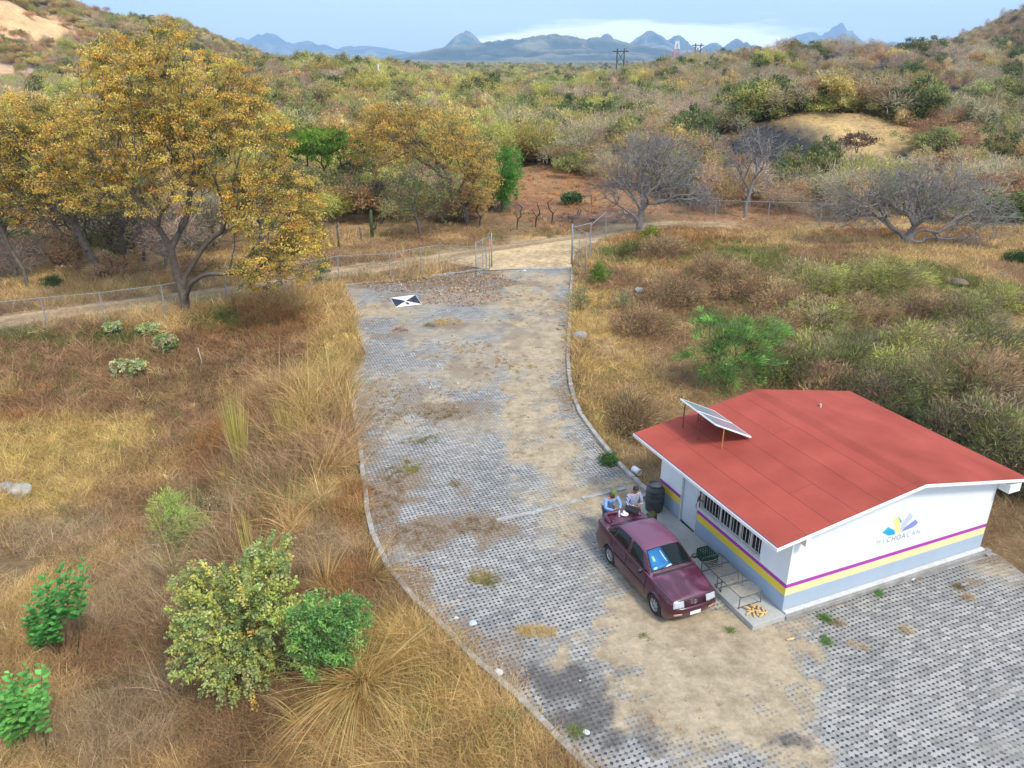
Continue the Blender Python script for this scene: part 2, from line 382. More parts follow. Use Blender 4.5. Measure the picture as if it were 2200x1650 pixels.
# sandy mouth between the gate and the track
gpoly = [(1052, 582), (1228, 574), (1238, 548), (1300, 512), (1200, 520), (1040, 545), (960, 566)]
gw = np.array([gp(*q)[:2] for q in gpoly])
def poly_sheet(P, cell, ang, z=0.0, zf=None):
    ca, sa = math.cos(ang), math.sin(ang); Q = P @ np.array([[ca, -sa], [sa, ca]])
    ax = np.arange(Q[:, 0].min() - cell, Q[:, 0].max() + 2 * cell, cell); ay = np.arange(Q[:, 1].min() - cell, Q[:, 1].max() + 2 * cell, cell)
    A, B = np.meshgrid(ax, ay); X = A * ca - B * sa * -1 * -1 if False else A * ca + B * (-sa); Y = A * sa + B * ca
    s = sdpoly(P, X, Y); ny, nx = X.shape
    # project outer vertices on the outline
    bx, by, bd = X.copy(), Y.copy(), np.full(X.shape, 1e9)
    for i in range(len(P)):
        p, q = P[i], P[(i + 1) % len(P)]; e = q - p; t = np.clip(((X - p[0]) * e[0] + (Y - p[1]) * e[1]) / (e @ e + 1e-12), 0, 1)
        cx, cy = p[0] + t * e[0], p[1] + t * e[1]; d = np.hypot(X - cx, Y - cy); m = d < bd
        bx = np.where(m, cx, bx); by = np.where(m, cy, by); bd = np.minimum(d, bd)
    F = gridfaces(ny, nx); ins = (s < 0).ravel(); F = F[ins[F].any(1)]
    X = np.where(s > 0, bx, X).ravel(); Y = np.where(s > 0, by, Y).ravel()
    used = np.unique(F); mp_ = np.full(ny * nx, -1); mp_[used] = np.arange(len(used)); return X[used], Y[used], mp_[F]
X, Y, F = poly_sheet(gw, .4, 0)
cc = np.array([.48, .35, .20]) * (.75 + .5 * fbm(X * 1.5, Y * 1.5))[:, None]
o = np_mesh('dirt_apron', np.stack([X, Y, H(X, Y) * 0 + np.maximum(H(X, Y), 0) + .045], -1), F, gmat('sandy_soil', 3.0), cc, smooth=True); tag(o, kind='structure')

# ------------------------------------------------------------------ PAVED LOT (grass pavers, sand drifts, gravel, painted shade by the car, litter)
X, Y, F = poly_sheet(LOT, .22, BTH - R(90))
def msum(bl):
    m = np.zeros_like(X)
    for b in bl: m = np.maximum(m, blobf(X, Y, *b[:4], soft=.75, rag=b[5] if len(b) > 5 else .95) * b[4])
    return m
sand = msum([(1140, 640, 60, 60, .7), (1150, 760, 66, 90, .8), (1125, 900, 60, 100, .7), (1190, 985, 90, 80, .65), (1270, 1070, 120, 40, .8), (1240, 1140, 90, 50, .6),
    (1330, 1200, 60, 120, .55), (1430, 1400, 160, 70, 1.3), (1560, 1420, 150, 60, 1.3), (1500, 1500, 150, 80, 1.2), (1400, 1290, 60, 80, .9), (1600, 1370, 90, 40, 1.2), (1640, 1480, 60, 60, .8), (1640, 1560, 100, 70, .75), (1480, 1590, 70, 60, .6),
    (1720, 1620, 70, 40, .7), (1360, 1330, 70, 50, .8), (1530, 1350, 130, 40, .9), (812, 670, 50, 14, 1.0), (1000, 790, 110, 60, .5), (1060, 590, 70, 14, .7), (1180, 600, 60, 18, .6), (1000, 700, 200, 60, .25), (840, 1180, 60, 40, .6),
    (1700, 1350, 50, 30, .6), (1150, 1360, 45, 12, .8, .3), (2170, 1480, 60, 40, .35), (2140, 1600, 60, 50, .35), (1480, 1250, 160, 200, .5), (2150, 1230, 60, 30, .6)])
dark = msum([(1200, 1470, 60, 70, .9), (1270, 1500, 60, 60, .8), (1250, 1560, 80, 50, .95), (1310, 1590, 60, 50, .8), (1170, 1430, 50, 40, .5), (1280, 1430, 60, 40, .5), (1480, 1510, 40, 30, .5), (1545, 1515, 22, 16, .7, .2), (1590, 1512, 16, 12, .7, .2), (1610, 1495, 10, 7, .6, .2), (1700, 1600, 60, 22, .8),
    (1160, 1330, 25, 30, .3), (1330, 1440, 70, 40, .6), (1390, 1600, 60, 50, .7), (1540, 1260, 50, 60, .35), (1890, 1460, 60, 40, .35), (1300, 1230, 60, 30, .2), (1430, 1330, 80, 16, .6, .3)])  # includes shade painted on the ground between car and porch
litt = msum([(1000, 1135, 110, 35, .9), (880, 1150, 90, 45, .95), (850, 1060, 60, 60, .8), (960, 885, 95, 28, .75), (890, 850, 40, 40, .6), (880, 1000, 70, 60, .6), (1010, 1010, 60, 40, .5), (950, 605, 170, 22, .95), (1000, 640, 110, 25, .5),
    (1030, 1230, 40, 20, .6), (960, 700, 60, 14, .7), (850, 722, 40, 12, .6), (900, 770, 60, 20, .5), (1080, 1400, 60, 60, .6), (790, 860, 40, 60, .6), (800, 980, 40, 90, .6), (820, 1100, 40, 60, .8), (900, 1270, 50, 60, .8), (990, 1370, 50, 40, .7),
    (1100, 1450, 40, 60, .7), (1000, 1060, 25, 20, .6), (1620, 1500, 20, 6, .4), (1790, 1290, 60, 14, .9), (1975, 1245, 16, 10, .9), (2085, 1255, 26, 8, .9), (1800, 1340, 30, 10, .4), (1240, 1000, 30, 20, .4), (1195, 850, 30, 20, .5), (1100, 740, 130, 50, .3), (2155, 1210, 60, 14, .8), (2150, 1470, 30, 14, .5)])
up_ = sst(22, 30, Y) * (1 - sst(50, 56, Y)); sand = np.maximum(sand * (1 + .2 * up_), .26 * up_ + .32 * up_ * sst(.45, .7, fbm(X / 1.7, Y / 2.6))); litt = np.maximum(litt, .16 + .42 * up_ * sst(.5, .7, fbm(X / 1.3 + 20, Y / 1.9)))
cc = np.stack([sand, dark, litt], 1)
m, t, o_ = newmat('grass_pavers'); p = t.nodes.new('ShaderNodeBsdfPrincipled'); va = t.nodes.new('ShaderNodeVertexColor'); va.layer_name = 'Col'
sp = t.nodes.new('ShaderNodeSeparateColor'); t.links.new(va.outputs['Color'], sp.inputs[0])
g = t.nodes.new('ShaderNodeNewGeometry'); mpn = t.nodes.new('ShaderNodeMapping'); mpn.vector_type = 'TEXTURE'; mpn.inputs['Rotation'].default_value = (0, 0, R(21.5)); mpn.inputs['Scale'].default_value = (.138, .138, .138)
t.links.new(g.outputs['Position'], mpn.inputs['Vector'])
def nzz(s, d=8, r=.65, src=None):
    n = t.nodes.new('ShaderNodeTexNoise'); n.inputs['Scale'].default_value = s; n.inputs['Detail'].default_value = d; n.inputs['Roughness'].default_value = r
    t.links.new(src or g.outputs['Position'], n.inputs['Vector']); return n
wob = nzz(9, 2); wv = t.nodes.new('ShaderNodeVectorMath'); wv.operation = 'MULTIPLY_ADD'; t.links.new(wob.outputs['Color'], wv.inputs[0]); wv.inputs[1].default_value = (.28, .28, 0); t.links.new(mpn.outputs[0], wv.inputs[2])
wob2 = nzz(.5, 2); wv2 = t.nodes.new('ShaderNodeVectorMath'); wv2.operation = 'MULTIPLY_ADD'; t.links.new(wob2.outputs['Color'], wv2.inputs[0]); wv2.inputs[1].default_value = (1.6, 1.6, 0); t.links.new(wv.outputs[0], wv2.inputs[2])
sxy = t.nodes.new('ShaderNodeSeparateXYZ'); t.links.new(wv2.outputs[0], sxy.inputs[0])
fx, fy = M(t, 'FRACT', sxy.outputs[0]), M(t, 'FRACT', sxy.outputs[1]); ix, iy = M(t, 'FLOOR', sxy.outputs[0]), M(t, 'FLOOR', sxy.outputs[1])
dx, dy = M(t, 'ABSOLUTE', M(t, 'SUBTRACT', fx, .5)), M(t, 'ABSOLUTE', M(t, 'SUBTRACT', fy, .5))
par = M(t, 'MODULO', M(t, 'ADD', M(t, 'ADD', ix, iy), 4000), 2.0)
wn_ = t.nodes.new('ShaderNodeTexWhiteNoise'); cx_ = t.nodes.new('ShaderNodeCombineXYZ'); t.links.new(ix, cx_.inputs[0]); t.links.new(iy, cx_.inputs[1]); t.links.new(cx_.outputs[0], wn_.inputs['Vector'])
rr = M(t, 'SQRT', M(t, 'ADD', M(t, 'MULTIPLY', dx, dx), M(t, 'MULTIPLY', M(t, 'MULTIPLY', dy, dy), 1.25)))
rad = M(t, 'ADD', M(t, 'ADD', .262, M(t, 'MULTIPLY', par, .035)), M(t, 'MULTIPLY', M(t, 'SUBTRACT', wn_.outputs['Value'], .5), .09))
hole = M(t, 'MINIMUM', M(t, 'MAXIMUM', M(t, 'MULTIPLY', M(t, 'SUBTRACT', rad, rr), 16), 0.0), 1.0)
j1 = M(t, 'MULTIPLY', M(t, 'LESS_THAN', dx, .035), par); j2 = M(t, 'MULTIPLY', M(t, 'LESS_THAN', dy, .035), M(t, 'SUBTRACT', 1.0, par))
joint = M(t, 'MULTIPLY', M(t, 'MAXIMUM', j1, j2), .7)
hx, hy = M(t, 'FLOOR', M(t, 'MULTIPLY', M(t, 'ADD', sxy.outputs[0], .5), .5)), M(t, 'FLOOR', M(t, 'ADD', sxy.outputs[1], .5))
wn2 = t.nodes.new('ShaderNodeTexWhiteNoise'); c2 = t.nodes.new('ShaderNodeCombineXYZ'); t.links.new(hx, c2.inputs[0]); t.links.new(hy, c2.inputs[1]); t.links.new(c2.outputs[0], wn2.inputs['Vector'])
pav = ramp(t, wn2.outputs['Value'], [(0, (.24, .237, .23)), (.5, (.31, .305, .295)), (1, (.40, .388, .37))])
big = nzz(.35, 5); pav = MIX(t, 1.0, pav, ramp(t, big.outputs['Fac'], [(.3, (.80, .80, .80)), (.7, (1.12, 1.09, 1.03))]), 'MULTIPLY')
fine = nzz(26, 6); pav = MIX(t, 1.0, pav, ramp(t, fine.outputs['Fac'], [(.3, (.78, .78, .78)), (.7, (1.2, 1.2, 1.2))]), 'MULTIPLY')
n_a, n_b, n_c = nzz(5.0, 12, .84), nzz(4.0, 12, .86), nzz(5.0, 12, .84)
def thr(v, n, k, gain=5.0): return M(t, 'MINIMUM', M(t, 'MAXIMUM', M(t, 'MULTIPLY', M(t, 'SUBTRACT', M(t, 'ADD', v, n), k), gain), 0.0), 1.0)
fd = M(t, 'MULTIPLY', n_b.outputs['Fac'], .8); fa = M(t, 'MULTIPLY', n_a.outputs['Fac'], .8); fc = M(t, 'MULTIPLY', n_c.outputs['Fac'], .8)
hcol = MIX(t, thr(sp.outputs[0], fa, .62), (.055, .058, .064), (.36, .28, .17))
hcol = MIX(t, thr(wn_.outputs['Value'], M(t, 'MULTIPLY', big.outputs['Fac'], .7), 1.1, 4), hcol, (.14, .13, .11))
c = MIX(t, M(t, 'MAXIMUM', hole, joint), pav, hcol)
sandc = ramp(t, n_c.outputs['Fac'], [(.30, (.27, .21, .145)), (.48, (.40, .315, .205)), (.66, (.52, .425, .29))]); sandc = MIX(t, 1.0, sandc, ramp(t, nzz(1.1, 8, .75).outputs['Fac'], [(.36, (.62, .60, .58)), (.55, (1, 1, 1)), (.7, (1.1, 1.08, 1.04))]), 'MULTIPLY')
SMK = thr(sp.outputs[0], fa, .80, 3.6); c = MIX(t, M(t, 'MULTIPLY', SMK, .94), c, sandc)
dk = ramp(t, n_a.outputs['Fac'], [(.35, (.055, .05, .05)), (.65, (.16, .145, .13))])
c = MIX(t, M(t, 'MULTIPLY', thr(sp.outputs[1], fd, .88, 3.2), .9), c, dk)
lt = ramp(t, nzz(11, 9, .85).outputs['Fac'], [(.35, (.09, .065, .05)), (.5, (.22, .16, .11)), (.66, (.44, .34, .22))])
c = MIX(t, M(t, 'MULTIPLY', thr(sp.outputs[2], fc, .82, 3.6), .85), c, lt)
t.links.new(c, p.inputs['Base Color']); p.inputs['Roughness'].default_value = .92; p.inputs['Specular IOR Level'].default_value = .2
b = t.nodes.new('ShaderNodeBump'); b.inputs['Strength'].default_value = .8; b.inputs['Distance'].default_value = .05; b.invert = True
t.links.new(M(t, 'ADD', M(t, 'MULTIPLY', M(t, 'MAXIMUM', hole, joint), M(t, 'SUBTRACT', 1.0, SMK)), M(t, 'MULTIPLY', fine.outputs['Fac'], -.3)), b.inputs['Height']); t.links.new(b.outputs[0], p.inputs['Normal']); t.links.new(p.outputs[0], o_.inputs[0])
o = np_mesh('pavement', np.stack([X, Y, X * 0], -1), F, m, cc, smooth=True); tag(o, kind='structure')

# ------------------------------------------------------------------ kerbs and concrete strips
M_CONC = mat('weathered_concrete', (.38, .37, .345), .9, .25, 4, bumpv=.4, dirt=(.17, .14, .105), dirt_amt=.9, dscale=2.6, coords='Object')
M_CONCD = mat('dirty_concrete', (.30, .29, .27), .9, .3, 3, bumpv=.4, dirt=(.16, .14, .12), dirt_amt=.7, dscale=2)
def kerb(P, w, h, down, name='kerb', gap=(), m=M_CONC):
    mb = MB(); L = 0; P = [np.array(p, float) for p in P]; pts = [P[0]]
    for a, b2 in zip(P[:-1], P[1:]):
        d = np.linalg.norm(b2 - a); n = max(1, int(d / .9))
        for i in range(1, n + 1): pts.append(a + (b2 - a) * i / n)
    rr_ = random.Random(4)
    for i in range(len(pts) - 1):
        if i in gap: continue
        a, b2 = pts[i], pts[i + 1]; e = (b2 - a) / (np.linalg.norm(b2 - a) + 1e-9); nrm = np.array([-e[1], e[0]])
        a2 = a + e * .012; b3 = b2 - e * .012; dz = rr_.uniform(-.02, .02); off = nrm * rr_.uniform(-.02, .02); hw = w / 2
        q = [a2 - nrm * hw + off, b3 - nrm * hw + off, b3 + nrm * hw + off, a2 + nrm * hw + off]
        mb.add([(v[0], v[1], -down) for v in q] + [(v[0], v[1], h + dz) for v in q], [(0, 3, 2, 1), (4, 5, 6, 7), (0, 1, 5, 4), (1, 2, 6, 5), (2, 3, 7, 6), (3, 0, 4, 7)])
    o = mb.build(name, m, bevel=.012); tag(o, kind='structure'); return o
kerb(list(lk[4:]) + [ext], .16, .10, .5)
kerb(list(rk) + [bw(BL + .3, -1.2)], .17, .12, .3)
kerb([gp(1050, 578)[:2], gp(900, 598)[:2], gp(738, 614)[:2]], .15, .1, .2)
kerb([gp(1064, 1116)[:2], gp(1150, 1098)[:2], gp(1250, 1072)[:2], gp(1345, 1050)[:2]], .16, .025, .05)
mb = MB(); a_, b_ = gp(1055, 579)[:2], gp(1230, 577)[:2]; e_ = (b_ - a_) / np.linalg.norm(b_ - a_); n_ = np.array([-e_[1], e_[0]])
q = [a_ - n_ * .1, b_ - n_ * .1, b_ + n_ * .35, a_ + n_ * .35]
mb.add([(v[0], v[1], -.05) for v in q] + [(v[0], v[1], .055) for v in q], [(0, 3, 2, 1), (4, 5, 6, 7), (0, 1, 5, 4), (1, 2, 6, 5), (2, 3, 7, 6), (3, 0, 4, 7)])
tag(mb.build('gate_threshold', M_CONC, bevel=.01), kind='structure')

# ------------------------------------------------------------------ far mountains
def mountain(D, peaks, colr, x0, x1, seed, depth=2600):
    nx, ny = 420, 90
    xx = np.linspace((x0 - 1100) / FOC * D, (x1 - 1100) / FOC * D, nx); yy = np.linspace(D - depth * .55, D + depth * .45, ny)
    A, B = np.meshgrid(xx, yy); Z = np.zeros_like(A)
    rid = 1 - np.abs(fbm(A / 330 + seed, B / 330 + seed, 7) * 2 - 1)
    for (px_, py_, w_, dd) in peaks:
        cx = (px_ - 1100) / FOC * D; h = (123 - py_) / FOC * D + 14; w = w_ / FOC * D
        Z = np.maximum(Z, h * np.exp(-(np.abs((A - cx) / w)) ** 1.8 - (np.abs(B - D - dd) / (depth * .26)) ** 1.7))
    e = Z / (Z.max() + 1e-9)
    Z = Z * (.70 + .38 * rid) + (rid - .8) * 120 * np.sqrt(e) - 12
    edge = sst(0, .08, (A - xx[0]) / (xx[-1] - xx[0])) * sst(0, .08, (xx[-1] - A) / (xx[-1] - xx[0])) * sst(0, .12, (B - yy[0]) / (yy[-1] - yy[0]))
    Z = Z * edge - 25 * (1 - edge)
    cn = fbm(A / 160 + seed, B / 160)[..., None]
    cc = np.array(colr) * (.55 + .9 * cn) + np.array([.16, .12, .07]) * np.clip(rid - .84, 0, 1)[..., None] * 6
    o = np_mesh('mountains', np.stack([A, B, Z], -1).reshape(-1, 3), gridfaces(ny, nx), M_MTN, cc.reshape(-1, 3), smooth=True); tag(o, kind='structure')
M_MTN = gmat('mountain_scrub', .012, 1.0)
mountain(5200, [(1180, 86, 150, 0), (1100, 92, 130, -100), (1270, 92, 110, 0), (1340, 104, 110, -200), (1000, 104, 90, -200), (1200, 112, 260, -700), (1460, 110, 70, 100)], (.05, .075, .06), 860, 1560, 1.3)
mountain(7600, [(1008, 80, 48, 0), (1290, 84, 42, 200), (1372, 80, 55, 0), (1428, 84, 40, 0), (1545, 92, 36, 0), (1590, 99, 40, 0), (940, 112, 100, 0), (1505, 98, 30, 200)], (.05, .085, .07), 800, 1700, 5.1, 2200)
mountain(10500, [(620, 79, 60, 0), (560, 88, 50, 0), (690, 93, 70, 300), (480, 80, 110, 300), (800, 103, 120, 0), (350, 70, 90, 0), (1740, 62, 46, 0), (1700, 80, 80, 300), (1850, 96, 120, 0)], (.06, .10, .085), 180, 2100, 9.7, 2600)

# ================================================================== BUILDING  (local x = along the front wall, y = out of the front wall, z up)
bld = empty('guard_house', (BG[0], BG[1], 0), BTH, 'small white block building with red roof and purple and yellow painted bands', 'building')
def wallmat(name, white, purple, yellow, grey, s1=1.056, s2=.935, s3=.684):
    m, t, o = newmat(name); p = t.nodes.new('ShaderNodeBsdfPrincipled'); tcn = t.nodes.new('ShaderNodeTexCoord'); s = t.nodes.new('ShaderNodeSeparateXYZ')
    t.links.new(tcn.outputs['Object'], s.inputs[0])
    n = t.nodes.new('ShaderNodeTexNoise'); n.inputs['Scale'].default_value = 9; n.inputs['Detail'].default_value = 6; t.links.new(tcn.outputs['Object'], n.inputs['Vector'])
    z = M(t, 'ADD', s.outputs['Z'], M(t, 'MULTIPLY', M(t, 'SUBTRACT', n.outputs['Fac'], .5), .012))
    c = MIX(t, M(t, 'GREATER_THAN', z, s3), grey, yellow); c = MIX(t, M(t, 'GREATER_THAN', z, s2), c, purple); c = MIX(t, M(t, 'GREATER_THAN', z, s1), c, white)
    mp_ = t.nodes.new('ShaderNodeMapping'); mp_.inputs['Scale'].default_value = (3.2, 3.2, .35); t.links.new(tcn.outputs['Object'], mp_.inputs[0])
    n2 = t.nodes.new('ShaderNodeTexNoise'); n2.inputs['Scale'].default_value = 1; n2.inputs['Detail'].default_value = 8; t.links.new(mp_.outputs[0], n2.inputs['Vector'])
    n3 = t.nodes.new('ShaderNodeTexNoise'); n3.inputs['Scale'].default_value = 1.1; n3.inputs['Detail'].default_value = 6; t.links.new(tcn.outputs['Object'], n3.inputs['Vector'])
    c = MIX(t, 1.0, c, ramp(t, n2.outputs['Fac'], [(.3, (.965, .965, .96)), (.65, (1.0, 1.0, 1.0))]), 'MULTIPLY')
    c = MIX(t, 1.0, c, ramp(t, n3.outputs['Fac'], [(.3, (.95, .95, .945)), (.6, (1.0, 1.0, 1.0))]), 'MULTIPLY')
    low = M(t, 'MULTIPLY', M(t, 'MAXIMUM', M(t, 'SUBTRACT', .42, M(t, 'ADD', s.outputs['Z'], M(t, 'MULTIPLY', n.outputs['Fac'], .15))), 0.0), 1.6)
    c = MIX(t, low, c, (.30, .27, .22))
    t.links.new(c, p.inputs['Base Color']); p.inputs['Roughness'].default_value = .85; p.inputs['Specular IOR Level'].default_value = .3
    b = t.nodes.new('ShaderNodeBump'); b.inputs['Strength'].default_value = .25; b.inputs['Distance'].default_value = .01
    n4 = t.nodes.new('ShaderNodeTexNoise'); n4.inputs['Scale'].default_value = 60; t.links.new(tcn.outputs['Object'], n4.inputs['Vector']); t.links.new(n4.outputs['Fac'], b.inputs['Height']); t.links.new(b.outputs[0], p.inputs['Normal'])
    t.links.new(p.outputs[0], o.inputs[0]); return m
M_WF = wallmat('front_wall_paint', (.74, .77, .80), (.40, .05, .36), (.78, .60, .07), (.34, .44, .56))
M_WG = wallmat('gable_wall_paint', (.75, .785, .79), (.40, .05, .36), (.82, .70, .36), (.38, .46, .55))
M_WHITE = mat('white_paint', (.80, .81, .80), .6, .06, 5, dirt=(.4, .38, .34), dirt_amt=.25, dscale=3)
M_WHITE2 = mat('worn_white_paint', (.60, .60, .58), .7, .1, 5, dirt=(.35, .30, .25), dirt_amt=.5, dscale=4)
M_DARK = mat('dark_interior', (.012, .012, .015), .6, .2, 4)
M_GLASS = mat('window_glass', (.01, .012, .016), .06, .1, 2, spec=.8)
M_RUST = mat('rusty_steel', (.16, .07, .035), .8, .5, 8); M_STEEL = mat('galvanised_steel', (.36, .40, .42), .45, .2, 6, metal=.6)
M_STEELP = mat('grey_painted_tube', (.24, .26, .27), .6, .25, 5)
M_BLACK = mat('black_plastic', (.02, .02, .022), .45, .3, 8); M_RUBBER = mat('tyre_rubber', (.022, .022, .024), .85, .3, 12)
EZ, RZ, RY = 2.70, 3.4426, 4.04       # eave height, ridge height, ridge offset
def roofz(b):  # underside follows roof top minus thickness
    return EZ + (RZ - EZ) * (b + .9076) / (RY + .9076) if b < RY else RZ - (RZ - 2.6376) * (b - RY) / (BW + .7639 - RY)
tw = .15
# front wall with door opening (x 3.98..4.93) and window opening (x 1.13..3.95, z 1.17..2.25)
mb = MB(); zt = roofz(.1) - .1
DX0, DX1, WX0, WX1, WZ0, WZ1 = 4.04, 4.94, 1.12, 3.95, 1.17, 2.25
mb.box(0, WX0, -tw, 0, 0, zt); mb.box(WX0, WX1, -tw, 0, 0, WZ0); mb.box(WX0, WX1, -tw, 0, WZ1, zt); mb.box(WX1, DX0, -tw, 0, 0, zt)
mb.box(DX0, DX1, -tw, 0, 2.2, zt); mb.box(DX1, BL, -tw, 0, 0, zt)
w = mb.build('wall', M_WF, bld)
tag(w, 'front wall with door and long barred window')
def gab(x0, x1, name='wall', m=M_WG):
    prof = [(tw, 0), (BW, 0), (BW, roofz(BW) - .1), (RY, RZ - .1), (tw, roofz(tw) - .1)]
    mb = MB(); mb.prism(prof, lambda a, z, h: (h, -a, z), x0, x1); return mb.build(name, m, bld)
w = gab(0, tw); tag(w, 'gable wall with painted emblem')
# a sliver of the gable wall end that shows at the corner
mb = MB(); mb.box(-.003, .0, -tw, 0, 0, zt - .005); mb.build('wall_end', M_WG, bld)
gab(BL - tw, BL - .004)
mb = MB(); mb.box(tw + .002, BL - tw - .002, -BW, -BW + tw, 0, roofz(BW) - .1); mb.build('wall', M_WF, bld)
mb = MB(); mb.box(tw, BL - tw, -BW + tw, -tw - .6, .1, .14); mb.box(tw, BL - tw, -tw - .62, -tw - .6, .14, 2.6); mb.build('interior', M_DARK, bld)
# plinth strip and foundation
mb = MB(); mb.box(-.13, -.004, -BW - .05, -.02, .13, .2); mb.build('plinth', M_WHITE2, bld, bevel=.012)
mb = MB(); mb.box(-.20, -.02, -BW - .3, .0, -.25, .125); mb.box(-.30, BL + .2, -BW - .25, -BW - .01, -.25, .08); mb.build('foundation', M_CONCD, bld, bevel=.01)
# roof slab
def roof_poly(t0, t1, x0, x1, e0=-.9076, e1=BW + .7639):
    mb = MB(); pr = [(e0, roofz(e0) + t1), (RY, RZ + t1), (e1, roofz(e1) + t1), (e1, roofz(e1) + t0), (RY, RZ + t0), (e0, roofz(e0) + t0)]
    mb.prism(pr, lambda a, z, h: (h, -a, z), x0, x1); return mb
slab = roof_poly(-.1, 0, -.384, BL + .4666).build('roof_slab', M_WHITE, bld, bevel=.008)
m, t, o_ = newmat('red_roofing_felt'); p = t.nodes.new('ShaderNodeBsdfPrincipled'); tcn = t.nodes.new('ShaderNodeTexCoord'); s = t.nodes.new('ShaderNodeSeparateXYZ')
n = t.nodes.new('ShaderNodeTexNoise'); n.inputs['Scale'].default_value = 1.6; n.inputs['Detail'].default_value = 3; t.links.new(tcn.outputs['Object'], n.inputs['Vector'])
n5 = t.nodes.new('ShaderNodeTexNoise'); n5.inputs['Scale'].default_value = 90; n5.inputs['Detail'].default_value = 4; t.links.new(tcn.outputs['Object'], n5.inputs['Vector'])
n6 = t.nodes.new('ShaderNodeTexNoise'); n6.inputs['Scale'].default_value = .7; n6.inputs['Detail'].default_value = 7; t.links.new(tcn.outputs['Object'], n6.inputs['Vector'])
t.links.new(tcn.outputs['Object'], s.inputs[0])
yy = M(t, 'ADD', M(t, 'MULTIPLY', s.outputs['Y'], -1.0), M(t, 'MULTIPLY', M(t, 'SUBTRACT', n.outputs['Fac'], .5), .06))
q = M(t, 'ADD', M(t, 'DIVIDE', M(t, 'ADD', yy, .9076), .83), -0.13 + 3.0)
strip = M(t, 'FLOOR', q); ln = M(t, 'ABSOLUTE', M(t, 'SUBTRACT', M(t, 'FRACT', q), .5)); seam = M(t, 'GREATER_THAN', ln, .487)
seam = M(t, 'MULTIPLY', M(t, 'MULTIPLY', seam, M(t, 'LESS_THAN', yy, RY + .3)), M(t, 'GREATER_THAN', yy, -.5))
cr = M(t, 'FRACT', M(t, 'ADD', M(t, 'DIVIDE', s.outputs['X'], 11.0), M(t, 'MULTIPLY', strip, .377))); cross = M(t, 'MULTIPLY', M(t, 'LESS_THAN', cr, .0015), M(t, 'LESS_THAN', yy, RY))
c = ramp(t, n5.outputs['Fac'], [(.3, (.29, .056, .038)), (.7, (.40, .088, .062))])
c = MIX(t, 1.0, c, ramp(t, n6.outputs['Fac'], [(.3, (.84, .82, .82)), (.5, (1, 1, 1)), (.7, (1.14, 1.20, 1.22))]), 'MULTIPLY')
wnz = t.nodes.new('ShaderNodeTexWhiteNoise'); t.links.new(strip, wnz.inputs['Vector'])
c = MIX(t, 1.0, c, ramp(t, wnz.outputs['Value'], [(0, (.95, .95, .95)), (1, (1.05, 1.05, 1.05))]), 'MULTIPLY')
ridgeband = M(t, 'MULTIPLY', M(t, 'GREATER_THAN', yy, RY - .3), M(t, 'LESS_THAN', yy, RY + .12)); c = MIX(t, M(t, 'MULTIPLY', ridgeband, .22), c, (.12, .03, .025))
c = MIX(t, M(t, 'MULTIPLY', M(t, 'MAXIMUM', seam, cross), .5), c, (.06, .015, .015))
edge = M(t, 'LESS_THAN', M(t, 'ADD', yy, .9076), .07); c = MIX(t, M(t, 'MULTIPLY', edge, .55), c, (.16, .09, .12))
t.links.new(c, p.inputs['Base Color']); p.inputs['Roughness'].default_value = .95; p.inputs['Specular IOR Level'].default_value = .15
b = t.nodes.new('ShaderNodeBump'); b.inputs['Strength'].default_value = .4; b.inputs['Distance'].default_value = .01; t.links.new(n5.outputs['Fac'], b.inputs['Height']); t.links.new(b.outputs[0], p.inputs['Normal']); t.links.new(p.outputs[0], o_.inputs[0])
roof_poly(.003, .022, -.365, BL + .447, -.885, BW + .74).build('roof', m, bld)
mb = MB(); mb.tube([(5.0, -5.4, RZ - .25 + .02), (5.0, -5.4, RZ - .25 + .14)], .03, 8); mb.tube([(5.0, -5.4, RZ - .12), (5.2, -5.55, RZ - .22)], .02, 6); mb.build('vent_pipe', M_WHITE2, bld)
# beams under the eaves
mb = MB(); mb.box(-.36, .25, -BW - .50, -BW - .02, 2.28, 2.56); mb.build('beam', M_WHITE, bld, bevel=.01)
mb = MB(); mb.box(-.30, -.006, -.30, -.12, 2.42, roofz(.1) - .102); mb.build('beam', M_WHITE, bld, bevel=.01)
# door
dm = mat('door_paint', (.60, .65, .70), .5, .06, 3, dirt=(.35, .35, .34), dirt_amt=.25)
mb = MB(); mb.box(DX0 + .05, DX1 - .05, -.10, -.06, .165, 2.15); d = mb.build('door', dm, bld, bevel=.005)
mb = MB(); mb.box(DX0 + .10, DX0 + .14, -.059, -.02, 1.05, 1.2); mb.build('handle', M_STEEL, d)
mb = MB(); mb.box(DX0, DX0 + .045, -.12, .012, .15, 2.2); mb.box(DX1 - .045, DX1, -.12, .012, .15, 2.2); mb.box(DX0 + .046, DX1 - .046, -.12, .012, 2.155, 2.2); mb.build('frame', M_WHITE2, d)
# window
mb = MB()
for x0 in (WX0, 1.6, 2.05, 2.52, 3.0, WX1 - .05): mb.box(x0, x0 + .05, -.11, -.06, WZ0, WZ1)
mb.box(WX0 + .051, WX1 - .051, -.108, -.062, WZ0, WZ0 + .05); mb.box(WX0 + .051, WX1 - .051, -.108, -.062, WZ1 - .05, WZ1)
win = mb.build('window', M_WHITE2, bld)
mb = MB(); mb.box(WX0 + .02, WX1 - .02, -.097, -.09, WZ0 + .03, WZ1 - .03); mb.build('pane', M_GLASS, win)
mb = MB(); k = 0
x = WX0 + .06
while x < WX1 - .02:
    mb.tube([(x, .02, WZ0 + .01), (x, .02, WZ1 - .02)], .008, 6); x += .142
mb.box(WX0, WX1, .01, .035, WZ0 + .01, WZ0 + .045); mb.box(WX0, WX1, .01, .035, WZ1 - .05, WZ1 - .02); mb.build('bars', M_WHITE2, win)
